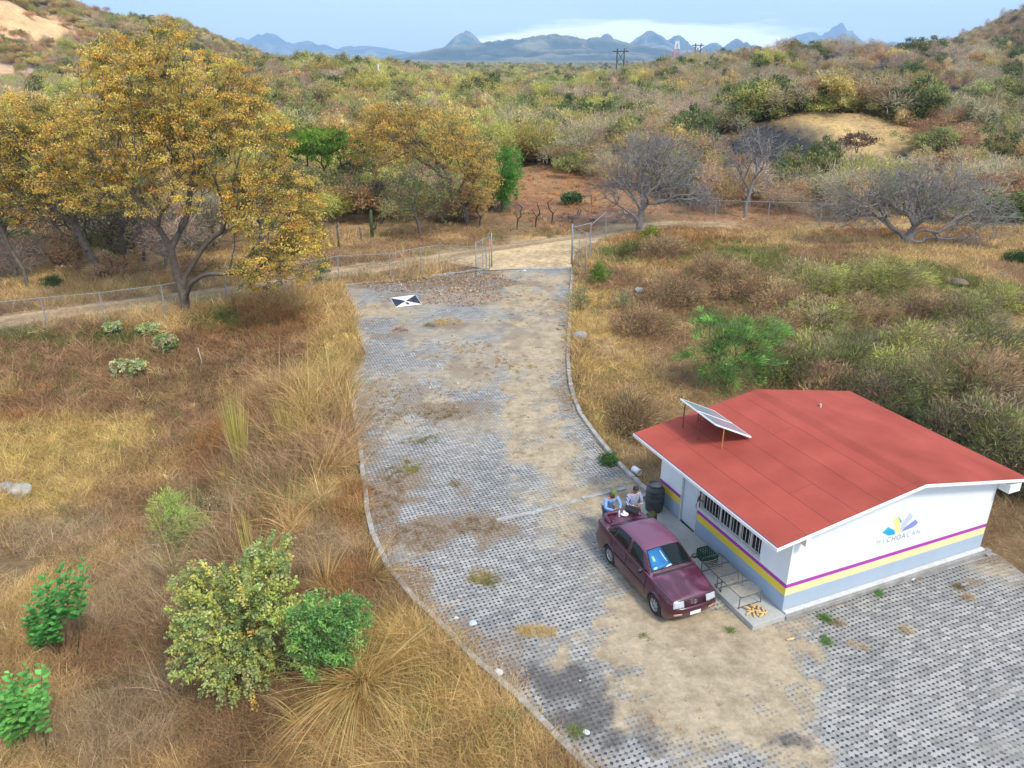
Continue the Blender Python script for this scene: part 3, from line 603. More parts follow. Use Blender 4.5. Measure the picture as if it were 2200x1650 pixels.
mb = MB(); mb.tube([(WX1 - .02, .03, WZ0 + .05), (WX1 - .03, .05, WZ1 - .1)], .02, 6); mb.tube([(WX1 + .02, .06, 1.5), (WX1 - .22, .04, 1.52)], .018, 6); mb.tube([(WX1 - .02, .06, 1.62), (WX1 + .03, .08, 1.4)], .025, 6); mb.build('rusty_latch', M_RUST, win)
mb = MB(); mb.box(WX0 - .04, WX1 + .03, .0, .05, WZ0 - .05, WZ0 - .004); mb.build('sill', M_WHITE2, win, bevel=.006)
# porch slab
pm = mat('porch_concrete', (.42, .42, .39), .85, .12, 2.0, bumpv=.2, dirt=(.25, .24, .20), dirt_amt=.6, dscale=1.4)
mb = MB(); mb.box(-.16, BL + .15, .003, 1.10, -.1, .16); mb.build('porch', pm, bld, bevel=.015)
# emblem on the gable (flat paint, 3 mm proud)  photo points from a x4.89 enlargement -> gable plane
def gpt(zx, zy):
    X_, Y_ = 1750 + zx * .20455, 1050 + zy * .20455; D = ray(X_, Y_); t_ = np.dot(BG, BU) / np.dot(D[:2], BU); P = D * t_; return float(np.dot(P[:2] - BG, BV)), float(P[2] + CAM_H)
def paintpoly(name, pts, col, lay=0, rough=.7):
    q = [gpt(*a) for a in pts]; mb = MB(); x = -.004 - .0015 * lay
    mb.add([(x, -b, z) for b, z in q], [tuple(range(len(q)))]); return mb.build(name, mat(name + '_paint', col, rough, .06, 6), emb)
emb = empty('emblem'); emb.parent = bld
paintpoly('petal', [(712, 460), (770, 402), (838, 434), (845, 478), (775, 492)], (.03, .42, .66))
paintpoly('petal', [(712, 460), (775, 440), (838, 434), (845, 478), (775, 492)], (.02, .35, .58), 1)
paintpoly('petal', [(826, 332), (881, 284), (897, 360), (905, 456), (852, 462)], (.80, .70, .28))
paintpoly('petal', [(881, 284), (918, 345), (898, 362)], (.10, .42, .36), 1)
paintpoly('petal', [(903, 448), (918, 365), (1003, 250), (1031, 290), (985, 352), (925, 428)], (.52, .54, .70))
paintpoly('petal', [(911, 453), (948, 405), (1060, 322), (1086, 358), (1035, 402)], (.22, .26, .60), 1)
(b0, z0), (b1, z1) = gpt(637, 597), gpt(1108, 468)
txt = 'MICHOACÁN'; step = (b1 - b0) / 9.0
greys = [.50, .36, .25, .22, .22, .25, .28, .42, .48]
lets = empty('lettering'); lets.parent = bld
for i, ch in enumerate(txt):
    cu = bpy.data.curves.new('letter', 'FONT'); cu.body = ch; cu.size = .235; cu.extrude = .0; cu.align_x = 'CENTER'
    ob = bpy.data.objects.new('letter', cu); COL.objects.link(ob); bpy.context.view_layer.update()
    me = bpy.data.meshes.new_from_object(ob.evaluated_get(bpy.context.evaluated_depsgraph_get())); bpy.data.objects.remove(ob)
    g_ = greys[i]; lo = bpy.data.objects.new('letter', me); COL.objects.link(lo); me.materials.clear(); me.materials.append(mat('letter_paint', (g_ * .92, g_ * .94, g_ * 1.05), .8, .25, 30))
    lo.parent = lets; bb = b0 + step * (i + .5); f_ = (i + .5) / 9
    # letter plane: x -> +b (local -y), y -> z ; facing -x
    lo.matrix_local = Matrix(((0, 0, -1, -.0045), (-1, 0, 0, -bb), (0, 1, 0, z0 + (z1 - z0) * f_), (0, 0, 0, 1))) @ Matrix.Diagonal((.92, 1, 1, 1))
M_FADE = mat('faded_paint', (.66, .66, .70), .8, .1, 20)
for x0, x1 in ((0, .17), (.34, .60), (.74, .96)):
    mb = MB(); mb.add([(-.0045, -(b0 + (b1 - b0) * x0), z0 - .10 + (z1 - z0) * x0), (-.0045, -(b0 + (b1 - b0) * x1), z0 - .10 + (z1 - z0) * x1), (-.0045, -(b0 + (b1 - b0) * x1), z0 - .085 + (z1 - z0) * x1), (-.0045, -(b0 + (b1 - b0) * x0), z0 - .085 + (z1 - z0) * x0)], [(0, 1, 2, 3)]); mb.build('faded_line', M_FADE, lets)

def bl(a, b, z):  # building-frame point -> world
    p = bw(a, b); return (p[0], p[1], z)
# ------------------------------------------------------------------ solar panel on the roof (fitted rectangle)
P0, P1, P2, P3 = [np.array(v) for v in ([6.126, .476, 3.918], [4.13, .40, 3.90], [4.09, 1.79, 3.22], [6.08, 1.87, 3.24])]
sol = empty('solar_panel', bl(5.1, 1.1, roofz(1.1) + .022), BTH, 'pair of grey solar panels tilted on rusty legs on the red roof', 'solar panel')
def sl(p): return np.array([p[0] - 5.1, -(p[1] - 1.1), p[2] - roofz(1.1) - .022])
q = [sl(p_) for p_ in (P0, P1, P2, P3)]; e1, e2 = q[1] - q[0], q[3] - q[0]; nn = np.cross(e1, e2); nn = nn / np.linalg.norm(nn); nn = nn if nn[2] > 0 else -nn
def plate(u0, u1, v0, v1, h0, h1, mb):
    c = [q[0] + e1 * u + e2 * v for u, v in ((u0, v0), (u1, v0), (u1, v1), (u0, v1))]
    mb.add([x + nn * h0 for x in c] + [x + nn * h1 for x in c], [(0, 3, 2, 1), (4, 5, 6, 7), (0, 1, 5, 4), (1, 2, 6, 5), (2, 3, 7, 6), (3, 0, 4, 7)]); return mb
m, t, o_ = newmat('solar_cells'); p = t.nodes.new('ShaderNodeBsdfPrincipled'); p.inputs['Base Color'].default_value = (.24, .28, .31, 1); p.inputs['Roughness'].default_value = .22; p.inputs['Metallic'].default_value = .1
tcn = t.nodes.new('ShaderNodeTexCoord'); br = t.nodes.new('ShaderNodeTexBrick'); br.inputs['Scale'].default_value = 1; br.offset = 0; br.inputs['Brick Width'].default_value = .16; br.inputs['Row Height'].default_value = .16; br.inputs['Mortar Size'].default_value = .006
br.inputs['Color1'].default_value = (.24, .28, .32, 1); br.inputs['Color2'].default_value = (.27, .31, .34, 1); br.inputs['Mortar'].default_value = (.30, .34, .37, 1); t.links.new(tcn.outputs['Object'], br.inputs['Vector']); t.links.new(br.outputs[0], p.inputs['Base Color']); t.links.new(p.outputs[0], o_.inputs[0])
for u0, u1 in ((.0, .497), (.503, 1.0)):
    pl = plate(u0 + .012, u1 - .012, .016, .984, -.006, .012, MB()).build('panel', m, sol)
    fr_ = MB(); plate(u0, u0 + .012, 0, 1, -.03, .016, fr_); plate(u1 - .012, u1, 0, 1, -.03, .016, fr_); plate(u0 + .0121, u1 - .0121, 0, .016, -.03, .016, fr_); plate(u0 + .0121, u1 - .0121, .984, 1, -.03, .016, fr_); fr_.build('frame', M_WHITE, pl)
for (u_, v_), mm in (((.10, .06), M_RUST), ((.55, .05), M_RUST), ((.965, .28), mat('orange_primer', (.50, .20, .06), .8, .4, 9)), ((.06, .5), M_RUST), ((.5, .93), M_RUST)):
    tp = q[0] + e1 * u_ + e2 * v_ - nn * .03; bz = roofz(-(tp[1] - 0) + 1.1) - roofz(1.1); MB().tube([tp, (tp[0], tp[1], bz + .0)], .019, 6).build('leg', mm, sol)

# ------------------------------------------------------------------ barrel
p_ = bl(5.78, -.42, .16)
bar = empty('water_barrel', p_, 0, 'dark grey open plastic drum standing at the end of the porch', 'barrel')
mbk = mat('dark_plastic', (.035, .045, .052), .5, .25, 5, dirt=(.14, .13, .11), dirt_amt=.35, dscale=4)
prof = [(.0, 0), (.27, 0), (.29, .03), (.30, .12), (.315, .3), (.32, .42), (.325, .45), (.31, .47), (.315, .6), (.325, .64), (.31, .66), (.30, .74), (.31, .77), (.295, .80), (.25, .86), (.225, .89), (.225, .93)]
MB().lathe(prof, 32).build('body', mbk, bar, smooth=True)
MB().lathe([(.225, .93), (.235, .935), (.24, .96), (.225, .975), (.205, .97), (.2, .93)], 32).build('rim', mat('rim_plastic', (.09, .10, .11), .5, .2, 5), bar, smooth=True)
MB().lathe([(.0, .90), (.2, .905), (.205, .93)], 32).build('lid', mat('dusty_lid', (.25, .25, .20), .8, .3, 5), bar, smooth=True)

# ------------------------------------------------------------------ crate
cr_ = empty('crate', bl(2.72, -.62 + .12, .16), BTH, 'dark green slatted plastic crate on the porch by the bed frame', 'crate')
mg = mat('green_plastic', (.012, .085, .045), .45, .25, 6); mb = MB(); lx, ly, hh = .27, .18, .30
for z0_ in (.0, .075, .15, .215, .27):
    z1_ = z0_ + (.03 if z0_ < .27 else .035)
    for sy in (-1, 1): mb.box(-lx, lx, sy * ly - .008, sy * ly + .008, z0_ + .01, z1_ + .01)
    for sx_ in (-1, 1): mb.box(sx_ * lx - .008, sx_ * lx + .008, -ly + .009, ly - .009, z0_ + .01, z1_ + .01)
for i in range(7):
    x = -lx + i * lx / 3
    for sy in (-1, 1): mb.box(x - .012, x + .012, sy * ly - .0095, sy * ly + .0095, .01, hh + .003)
for i in range(5):
    y = -ly + i * ly / 2
    for sx_ in (-1, 1): mb.box(sx_ * lx - .0105, sx_ * lx + .0105, y - .011, y + .011, .012, hh + .001)
mb.build('walls', mg, cr_); mb = MB(); mb.box(-lx + .01, lx - .01, -ly + .01, ly - .01, 0, .018); mb.build('base', mg, cr_)

# ------------------------------------------------------------------ folding bed frame
bed = empty('bed_frame', bl(1.38, -.66, .16), BTH, 'rusty folding metal bed frame without mattress on the porch', 'bed frame')
md = mat('dark_bed_steel', (.10, .095, .09), .6, .5, 7); A0, A1, yw = -.86, .92, .36; zt_ = .40
mb = MB()
for s_ in (-1, 1): mb.tube([(A0, s_ * yw, zt_), (A0 + .9, s_ * yw, zt_ - .015), (A1, s_ * yw, zt_)], .014, 6)
mb.tube([(A0, -yw, zt_), (A0 - .05, -yw * .8, zt_ + .03), (A0 - .05, yw * .8, zt_ + .03), (A0, yw, zt_)], .014, 6); mb.tube([(A1, -yw, zt_), (A1 + .05, -yw * .85, zt_ + .05), (A1 + .05, yw * .85, zt_ + .05), (A1, yw, zt_)], .014, 6)
for x in (-.3, .12, .6): mb.tube([(x, -yw, zt_ - .01), (x, yw, zt_ - .01)], .012, 6)
mb.build('frame', md, bed, smooth=True)
mb = MB()
for i in range(27):
    x = A0 + .05 + i * (A1 - A0 - .1) / 26; sg = .05 * math.sin((i % 9) / 9 * math.pi)
    mb.tube([(x, -yw, zt_), (x + .01, 0, zt_ - .03 - sg), (x, yw, zt_)], .009, 4)
mb.build('springs', mat('bed_springs', (.34, .30, .26), .6, .4, 9), bed)
for x in (A0 + .02, -.02, .16, A1 - .02):
    sp_ = .12 if abs(x) < .5 else .03
    mb = MB(); mb.tube([(x, -yw, zt_), (x - sp_ * .3, -yw - .01, .02), (x + sp_, -yw + .03, .012), (x + sp_, yw - .03, .012), (x - sp_ * .3, yw + .01, .02), (x, yw, zt_)], .015, 6); mb.build('leg', md, bed, smooth=True)

# ------------------------------------------------------------------ dried cobs
mcob = mat('dried_cob', (.62, .40, .16), .7, .3, 14)
def cob_mesh(seed):
    r_ = random.Random(seed); prof = [(0.001, -.11), (.018, -.10), (.030, -.06), (.034, 0), (.030, .05), (.017, .09), (.001, .105)]
    mb = MB().lathe([(a * r_.uniform(.9, 1.1), h) for a, h in prof], 10, axis='x'); return mb
cobs0 = [cob_mesh(i).build('corn_cob', mcob, smooth=True) for i in range(3)]
r_ = random.Random(8); cobn = 0; anc = bl(.27, -.66, .16); where = ['near the porch corner']
for i in range(15):
    o = cobs0[i] if i < 3 else cobs0[i % 3].copy()
    if i >= 3: COL.objects.link(o)
    if i < 14:
        k = i; aa = k * 2.4; rr_ = .045 * math.sqrt(k + .4) * 1.35; lv = .034 + (.045 if k in (3, 6, 9) else 0)
        o.location = (anc[0] + math.cos(aa) * rr_ * 1.25, anc[1] + math.sin(aa) * rr_, .16 + lv)
        o.rotation_euler = (0, r_.uniform(-.1, .1), r_.uniform(0, 6.28)); tag(o, 'yellow dried corn cob in the small heap near the porch corner', 'corn cob', 'heap of dried cobs on the porch')
    else:
        o.location = tuple(gp(1698, 1375) + np.array([0, 0, .034])); o.rotation_euler = (0, 0, .3); o.scale = (1.2, 1.2, 1); tag(o, 'single pale cob lying alone on the sandy ground below the porch', 'corn cob')

# ------------------------------------------------------------------ white pipe piece by the kerb
p_ = at(1367, 1018); mb = MB(); mb.lathe([(.11, -.17), (.125, -.17), (.125, .17), (.11, .17), (.105, 0), (.11, -.17)], 20, axis='x')
o = mb.build('pipe_piece', M_WHITE, smooth=True, loc=(p_[0], p_[1], p_[2] + .13)); o.rotation_euler = (0, .05, R(-55)); tag(o, 'short piece of white pipe lying behind the right kerb', 'pipe')

# ------------------------------------------------------------------ ground marker with black and white triangles
cs = [gp(838, 640, .02)[:2], gp(893, 633, .02)[:2], gp(906, 653, .02)[:2], gp(850, 660, .02)[:2]]; cc_ = sum(cs) / 4
mk = empty('survey_marker', (cc_[0], cc_[1], .006), 0, 'square black and white survey target lying on the pavers', 'survey target')
L_ = [np.array(c - cc_) for c in cs]; mb = MB(); mb.add([(*p_, 0) for p_ in L_] + [(*p_, .012) for p_ in L_], [(0, 3, 2, 1), (4, 5, 6, 7), (0, 1, 5, 4), (1, 2, 6, 5), (2, 3, 7, 6), (3, 0, 4, 7)]); mb.build('board', M_WHITE, mk)
mbl = mat('black_vinyl', (.012, .014, .035), .6, .2, 5)
for i, j in ((0, 3), (1, 2)):
    a_, b_ = L_[i] * .97, L_[j] * .97; MB().add([(*a_, .015), (*b_, .015), (0, 0, .015)], [(0, 1, 2)]).build('triangle', mbl, mk)
dd = (L_[2] + L_[3]) / 2; ex_ = (L_[2] - L_[3]) / np.linalg.norm(L_[2] - L_[3]); ey_ = -dd / np.linalg.norm(dd); c0 = dd * .62
pts = [(-.07, -.14), (.10, -.14), (.10, -.07), (.07, .16), (-.08, .16)]
MB().add([(*(c0 * .9 + ex_ * a * 1.1 + ey_ * b * 1.6), .016) for a, b in pts], [tuple(range(5))]).build('numeral', mbl, mk)

# ------------------------------------------------------------------ stones and litter
mst = mat('grey_stone', (.30, .29, .28), .9, .3, 5, bumpv=.6)
def rock(px, py, r, label, m=mst, name='rock', cat='rock', flat=.7, seed=0, grp=None, sink=.3):
    r2 = np.random.default_rng(seed); bm = __import__('bmesh').new(); __import__('bmesh').ops.create_icosphere(bm, subdivisions=3, radius=1)
    for v in bm.verts:
        n_ = fbm(np.array([v.co.x * 1.3 + seed]), np.array([v.co.y * 1.3 + v.co.z * 1.7]))[0]; v.co *= .72 + .55 * n_; v.co.z *= flat; v.co *= r
    me = bpy.data.meshes.new(name); bm.to_mesh(me); bm.free(); me.materials.append(m)
    for f_ in me.polygons: f_.use_smooth = True
    o = bpy.data.objects.new(name, me); COL.objects.link(o); p_ = at(px, py); o.location = (p_[0], p_[1], p_[2] + r * flat * (1 - sink) * .8); o.rotation_euler.z = seed; return tag(o, label, cat, grp)
rock(1245, 728, .42, 'round grey boulder in dry grass beside the upper right kerb', seed=1)
rock(1372, 628, .3, 'pale rounded stone half hidden in brown scrub behind the gate leaf', seed=2)
rock(45, 1062, .42, 'pale broken rock on the yellow grass slope at left', seed=3, m=mat('pale_rock', (.38, .35, .30), .9, .3, 5, bumpv=.6))
rock(15, 1052, .3, 'darker rock beside the pale broken rock at left', seed=4)
rock(2060, 612, .55, 'large brown rock outcrop on the open slope at right', seed=5, flat=.45, m=mat('brown_rock', (.16, .12, .08), .95, .35, 3, bumpv=.8))
rock(2150, 596, .5, 'brown rock outcrop nearest the right edge of the slope', seed=6, flat=.4, m=mat('brown_rock', (.16, .12, .08), .95, .35, 3, bumpv=.8))
rock(1957, 668, .5, 'dark grey stone among the reddish brush above the house', seed=7, flat=.6)
mwl = mat('white_plastic_litter', (.45, .54, .58), .5, .15, 8)
rock(1016, 1342, .13, 'pale blue crumpled plastic bag on the pavers near the lower kerb', m=mwl, name='plastic_bag', cat='litter', seed=8, flat=.5)
rock(981, 1331, .10, 'small white crumpled paper beside the blue plastic bag', m=M_WHITE2, name='paper_scrap', cat='litter', seed=9, flat=.5)
rock(1071, 1449, .13, 'white stone chip next to the lowest bend of the left kerb', m=M_WHITE2, name='stone_chip', cat='rock', seed=10, flat=.6)
rock(1260, 1578, .10, 'white pebble on the dark gravel near the bottom edge', m=M_WHITE2, name='pebble', cat='rock', seed=11, flat=.6)
rock(1246, 1467, .07, 'tiny white pebble on the dark gravel patch', m=M_WHITE2, name='pebble', cat='rock', seed=12)
rock(924, 836, .08, 'white scrap on the pavers in the upper part of the lot', m=M_WHITE2, name='paper_scrap', cat='litter', seed=13)
rock(1127, 583, .14, 'white stone lying just inside the open gate', m=M_WHITE2, name='stone_chip', cat='rock', seed=14, flat=.5)
rock(1957, 1246, .10, 'pale broken concrete lump against the foot of the gable wall', seed=15, m=M_WHITE2)

# ================================================================== CAR  (x forward, y left, z up)
CC = (4.105, 18.52); CA = math.atan2(-.923, .385)
car = empty('parked_car', (CC[0], CC[1], .03), CA, 'dark red four door saloon car parked beside the porch', 'car')
def paintmat():
    m, t, o = newmat('burgundy_car_paint'); p = t.nodes.new('ShaderNodeBsdfPrincipled'); tcn = t.nodes.new('ShaderNodeTexCoord')
    n = t.nodes.new('ShaderNodeTexNoise'); n.inputs['Scale'].default_value = 1.7; n.inputs['Detail'].default_value = 6; n.inputs['Distortion'].default_value = 1.2; t.links.new(tcn.outputs['Object'], n.inputs['Vector'])
    g = t.nodes.new('ShaderNodeNewGeometry'); s = t.nodes.new('ShaderNodeSeparateXYZ'); t.links.new(g.outputs['Normal'], s.inputs[0]); so = t.nodes.new('ShaderNodeSeparateXYZ'); t.links.new(tcn.outputs['Object'], so.inputs[0])
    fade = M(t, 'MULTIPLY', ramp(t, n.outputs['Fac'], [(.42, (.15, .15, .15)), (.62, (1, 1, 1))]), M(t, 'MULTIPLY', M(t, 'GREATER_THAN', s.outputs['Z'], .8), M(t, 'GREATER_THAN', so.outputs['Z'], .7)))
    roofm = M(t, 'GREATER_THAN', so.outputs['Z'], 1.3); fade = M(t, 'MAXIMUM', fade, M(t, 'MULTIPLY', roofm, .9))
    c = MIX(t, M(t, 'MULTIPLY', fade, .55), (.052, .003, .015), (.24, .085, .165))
    dst = M(t, 'MULTIPLY', M(t, 'MAXIMUM', M(t, 'SUBTRACT', .48, so.outputs['Z']), 0), 1.3); c = MIX(t, dst, c, (.28, .21, .15))
    t.links.new(c, p.inputs['Base Color']); t.links.new(M(t, 'ADD', .32, M(t, 'MULTIPLY', fade, .25)), p.inputs['Roughness']); p.inputs['Coat Weight'].default_value = .6; p.inputs['Coat Roughness'].default_value = .12
    t.links.new(p.outputs[0], o.inputs[0]); return m
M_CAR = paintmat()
xw = (-1.07, 1.40); Rw = .30
stn = [(-2.10, .60, .84, .60, .50, .60), (-2.07, .68, .93, .70, .50, .62), (-1.98, .715, .97, .78, .50, .70), (-1.80, .735, .985, .815, .50, .76), (-1.5, .75, .99, .835, .5, .79), (-1.0, .77, .975, .845, .5, .80), (0, .785, .955, .848, .5, .80), (.8, .775, .935, .848, .5, .80), (1.1, .755, .915, .845, .5, .8),
       (1.5, .725, .875, .835, .48, .79), (1.8, .69, .83, .81, .46, .76), (1.93, .665, .79, .78, .44, .72), (2.02, .645, .745, .74, .42, .68), (2.05, .63, .68, .70, .42, .64)]
S = np.array(stn)
xsn = np.unique(np.concatenate([np.linspace(-2.10, 2.05, 100), [-2.09, -2.08, 2.03, 2.04]]))
def ist(x, c): return np.interp(x, S[:, 0], S[:, c])
V = []
for x in xsn:
    ws, zt, wm, zm, wb = (ist(x, c) for c in range(1, 6))
    zb = .20 + (.12 if abs(x) > 1.95 else 0) * (abs(x) - 1.95) / .15
    arch = 0
    for xc in xw:
        d = Rw + .045; dx_ = abs(x - xc)
        if dx_ < d: zb = max(zb, .29 + math.sqrt(d * d - dx_ * dx_)); arch = 1
    zc = zt + (.035 if x > .9 or x < -1.4 else .03)
    zms = max(zm, zb + .01)
    fl = .012 if arch else 0
    row = [(wb + (wm - wb) * .8 + fl, zb), (wm + fl, (zb + zms) / 2), (wm + fl, zms), (wm - .01, max(zms + .02, .60)), (wm - .03, max(.70, zms + .03)) , (ws + .02, zt - .035), (ws, zt - .008), (ws - .05, zt + .004), (ws * .55, zc - .006), (0, zc)]
    prof = [(x, y, z) for y, z in row]; V.append([(x, -y, z) for _, y, z in prof] + [(x, y, z) for _, y, z in prof[::-1][1:]])
V = np.array(V); ny_, nx_ = V.shape[:2]
F = gridfaces(ny_, nx_)
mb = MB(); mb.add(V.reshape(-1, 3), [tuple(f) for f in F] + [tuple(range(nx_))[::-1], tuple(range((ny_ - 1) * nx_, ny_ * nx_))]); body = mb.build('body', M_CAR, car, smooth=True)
em = body.modifiers.new('edge', 'EDGE_SPLIT'); em.split_angle = R(38)
MB().box(-1.95, 1.95, -.70, .70, .17, .6).build('underbody', M_BLACK, car)
# greenhouse loft
GS = np.array([(-1.62, .97, .64, .66), (-1.45, 1.03, .64, .74), (-1.25, 1.17, .60, .755), (-1.05, 1.31, .565, .765), (-.92, 1.375, .555, .77), (-.6, 1.415, .56, .775), (-.1, 1.43, .565, .78), (.2, 1.415, .56, .78), (.36, 1.375, .555, .775), (.50, 1.29, .585, .77), (.75, 1.12, .65, .755), (.95, .985, .70, .74), (1.03, .93, .715, .72)])
gx = np.unique(np.concatenate([np.linspace(-1.62, 1.03, 110)]))
def gi(x, c): return np.interp(x, GS[:, 0], GS[:, c])
rows = [0, .12, .5, .86, .95]
def gsec(x, push=0.0):
    zr, wr, wb = gi(x, 1), gi(x, 2), gi(x, 3); zb = ist(x, 2) - .02; r_ = []
    for tt in rows: r_.append((wb + (wr + .015 - wb) * tt + .02 * math.sin(tt * math.pi) + push, zb + (max(zr - .035, zb) - zb) * tt))
    r_ += [(wr - .03, max(zr - .012, zb)), (wr * .6, max(zr + .004, zb)), (0, max(zr + .012, zb))]
    return r_
G = []
for x in gx:
    r_ = gsec(x); G.append([(x, -y, z) for y, z in r_] + [(x, y, z) for y, z in r_[::-1][1:]])
G = np.array(G); ny_, nx_ = G.shape[:2]; F = gridfaces(ny_, nx_); mb = MB(); mb.add(G.reshape(-1, 3), [tuple(f) for f in F]); gh = mb.build('cabin', M_CAR, car, smooth=True); em = gh.modifiers.new('edge', 'EDGE_SPLIT'); em.split_angle = R(40)
M_CG = mat('tinted_car_glass', (.006, .010, .011), .06, .1, 2, spec=.35)
def gsurf(x, side, tt, off):   # point on the cabin side
    zr, wr, wb = gi(x, 1), gi(x, 2), gi(x, 3); zb = ist(x, 2) - .02
    return (x, side * (wb + (wr + .015 - wb) * tt + .02 * math.sin(tt * math.pi) + off), zb + (max(zr - .035, zb) - zb) * tt)
def patch(pts2d, fn, name, m, n=8):   # bilinear patch between 4 corners in parameter space
    a, b2, c_, d_ = [np.array(v, float) for v in pts2d]; vs = []
    for i in range(n + 1):
        for j in range(n + 1):
            u_, v_ = i / n, j / n; q_ = (a * (1 - u_) + b2 * u_) * (1 - v_) + (d_ * (1 - u_) + c_ * u_) * v_; vs.append(fn(q_[0], q_[1]))
    mb = MB(); mb.add(vs, [tuple(f) for f in gridfaces(n + 1, n + 1)]); o = mb.build(name, m, car, smooth=True); s_ = o.modifiers.new('solid', 'SOLIDIFY'); s_.thickness = .004; s_.offset = 0; return o
for sd_ in (-1, 1):
    patch([(-1.32, .14), (-1.02, .14), (-.94, .9), (-1.06, .9)], lambda x, t_: gsurf(x, sd_, t_, .008), 'quarter_window', M_CG)
    patch([(-.99, .12), (-.24, .12), (-.24, .92), (-.90, .92)], lambda x, t_: gsurf(x, sd_, t_, .008), 'side_window', M_CG)
    patch([(-.13, .12), (.80, .16), (.36, .92), (-.13, .92)], lambda x, t_: gsurf(x, sd_, t_, .008), 'side_window', M_CG)
def ws_fn(x, y, off=.006):
    zr = gi(x, 1); wr = gi(x, 2); yy_ = y * (wr - .035); z = max(zr, .9) + .012 - .024 * abs(y) ** 2; return (x + off * .6, yy_, z + off)
patch([(.93, -1), (.93, 1), (.40, 1), (.40, -1)], lambda x, y: ws_fn(x, y), 'windshield', M_CG, 14)
patch([(-1.53, -1), (-1.53, 1), (-1.0, 1), (-1.0, -1)], lambda x, y: (ws_fn(x, y)[0] - .008, ws_fn(x, y)[1], ws_fn(x, y)[2]), 'rear_window', mat('dark_rear_glass', (.012, .02, .028), .10, .1, 2, spec=.6), 14)
# trims
def tubep(name, pts, r, m, par=car, k=6): mb = MB(); mb.tube(pts, r, k); return mb.build(name, m, par, smooth=True)
for yy_ in (-.35, .15): tubep('wiper', [(.98, yy_, .965), (.90, yy_ + .10, 1.03), (.86, yy_ + .46, 1.07)], .009, M_BLACK)
MB().box(.93, 1.06, -.66, .66, .93, .957).build('cowl', M_BLACK, car, bevel=.01)
for sd_ in (-1, 1):
    for x0, x1, n_ in ((-1.02, -.19, 'rear'), (-.17, .90, 'front')):
        dr = MB(); 
        for xx_ in ((x0,) if n_ == 'rear' else (x0 - .005, x1)):
            dr = MB(); pts_ = []
            for zz in np.linspace(.30, .93, 8):
                wm_ = ist(xx_, 3); ws_ = ist(xx_, 1); yv = wm_ + .002 if zz < .6 else wm_ + (ws_ + .02 - wm_) * (zz - .6) / .33 + .004
                if xx_ < -.95: xo = xx_ + (.0 if zz > .62 else .12 * (1 - (zz - .3) / .32))
                else: xo = xx_
                pts_.append((xo, sd_ * yv, zz))
            dr.tube(pts_, .006, 4); dr.build('door_gap', M_BLACK, car)
        MB().box(x0 + .10, x0 + .27, sd_ * .845 - .012, sd_ * .845 + .012, .80, .825).build('handle', M_BLACK, car, bevel=.006)
    tubep('rub_strip', [(-.86, sd_ * .856, .56), (.88, sd_ * .858, .545)], .016, M_CAR)
    # mirror
    mb = MB(); mb.lathe([(.0, -.055), (.05, -.05), (.075, -.01), (.078, .04), (.0, .045)], 14, axis='x'); mi = mb.build('mirror', M_BLACK, car, smooth=True, loc=(.72, sd_ * .90, .985)); mi.scale = (1, 1.25, .85)
    tubep('arm', [(.02, -sd_ * .02, 0), (.0, -sd_ * .13, -.03)], .025, M_BLACK, mi)
    # lamps
    hl = mat('headlight_glass', (.42, .45, .47), .12, .15, 20, spec=.8) if sd_ == -1 else hl
    patch([(sd_ * .35, .575), (sd_ * .675, .575), (sd_ * .655, .755), (sd_ * .35, .765)], lambda y, z: (2.105 - .18 * max(0, abs(y) - .45) - .32 * max(0, z - .60), y, z), 'headlight', hl, 6)
    ind = mat('indicator_lens', (.55, .30, .20), .3, .2, 20) if sd_ == -1 else ind
    patch([(sd_ * .42, .36), (sd_ * .66, .36), (sd_ * .66, .415), (sd_ * .42, .415)], lambda y, z: (2.147 - .28 * max(0, abs(y) - .35) ** 1.3, y, z), 'indicator', ind, 4)
    tl = mat('tail_light', (.30, .01, .01), .2, .2, 10) if sd_ == -1 else tl
    patch([(sd_ * .42, .64), (sd_ * .67, .64), (sd_ * .66, .84), (sd_ * .42, .84)], lambda y, z: (-2.112 + .16 * max(0, abs(y) - .55), y, z), 'tail_light', tl, 5)
    tubep('fog_trim', [(2.0, sd_ * .60, .30), (1.9, sd_ * .73, .30)], .02, M_BLACK)
# bumpers
def bumper(name, sgn, x_out, z0, z1):
    mb = MB(); ys_ = np.linspace(-1, 1, 25); vs = []
    for v_ in ys_:
        y = v_ * .80; xo = x_out - .26 * abs(v_) ** 3.2
        for dx_, z in ((-.14, z0), (-.01, z0 + .01), (0, z0 + .05), (0, z1 - .04), (-.02, z1), (-.14, z1 + .005)): vs.append((sgn * (xo + dx_), y, z))
    mb.add(vs, [tuple(f) for f in gridfaces(25, 6)] + [tuple(range(6)), tuple(range(24 * 6, 25 * 6))]); return mb.build(name, M_CAR, car, smooth=True)
bf = bumper('bumper', 1, 2.14, .27, .54); bumper('bumper', -1, 2.19, .30, .60)
tubep('lip', [(2.06, y, .255) if abs(y) < .5 else (1.94, y, .255) for y in (-.72, -.5, 0, .5, .72)], .03, M_BLACK, bf)
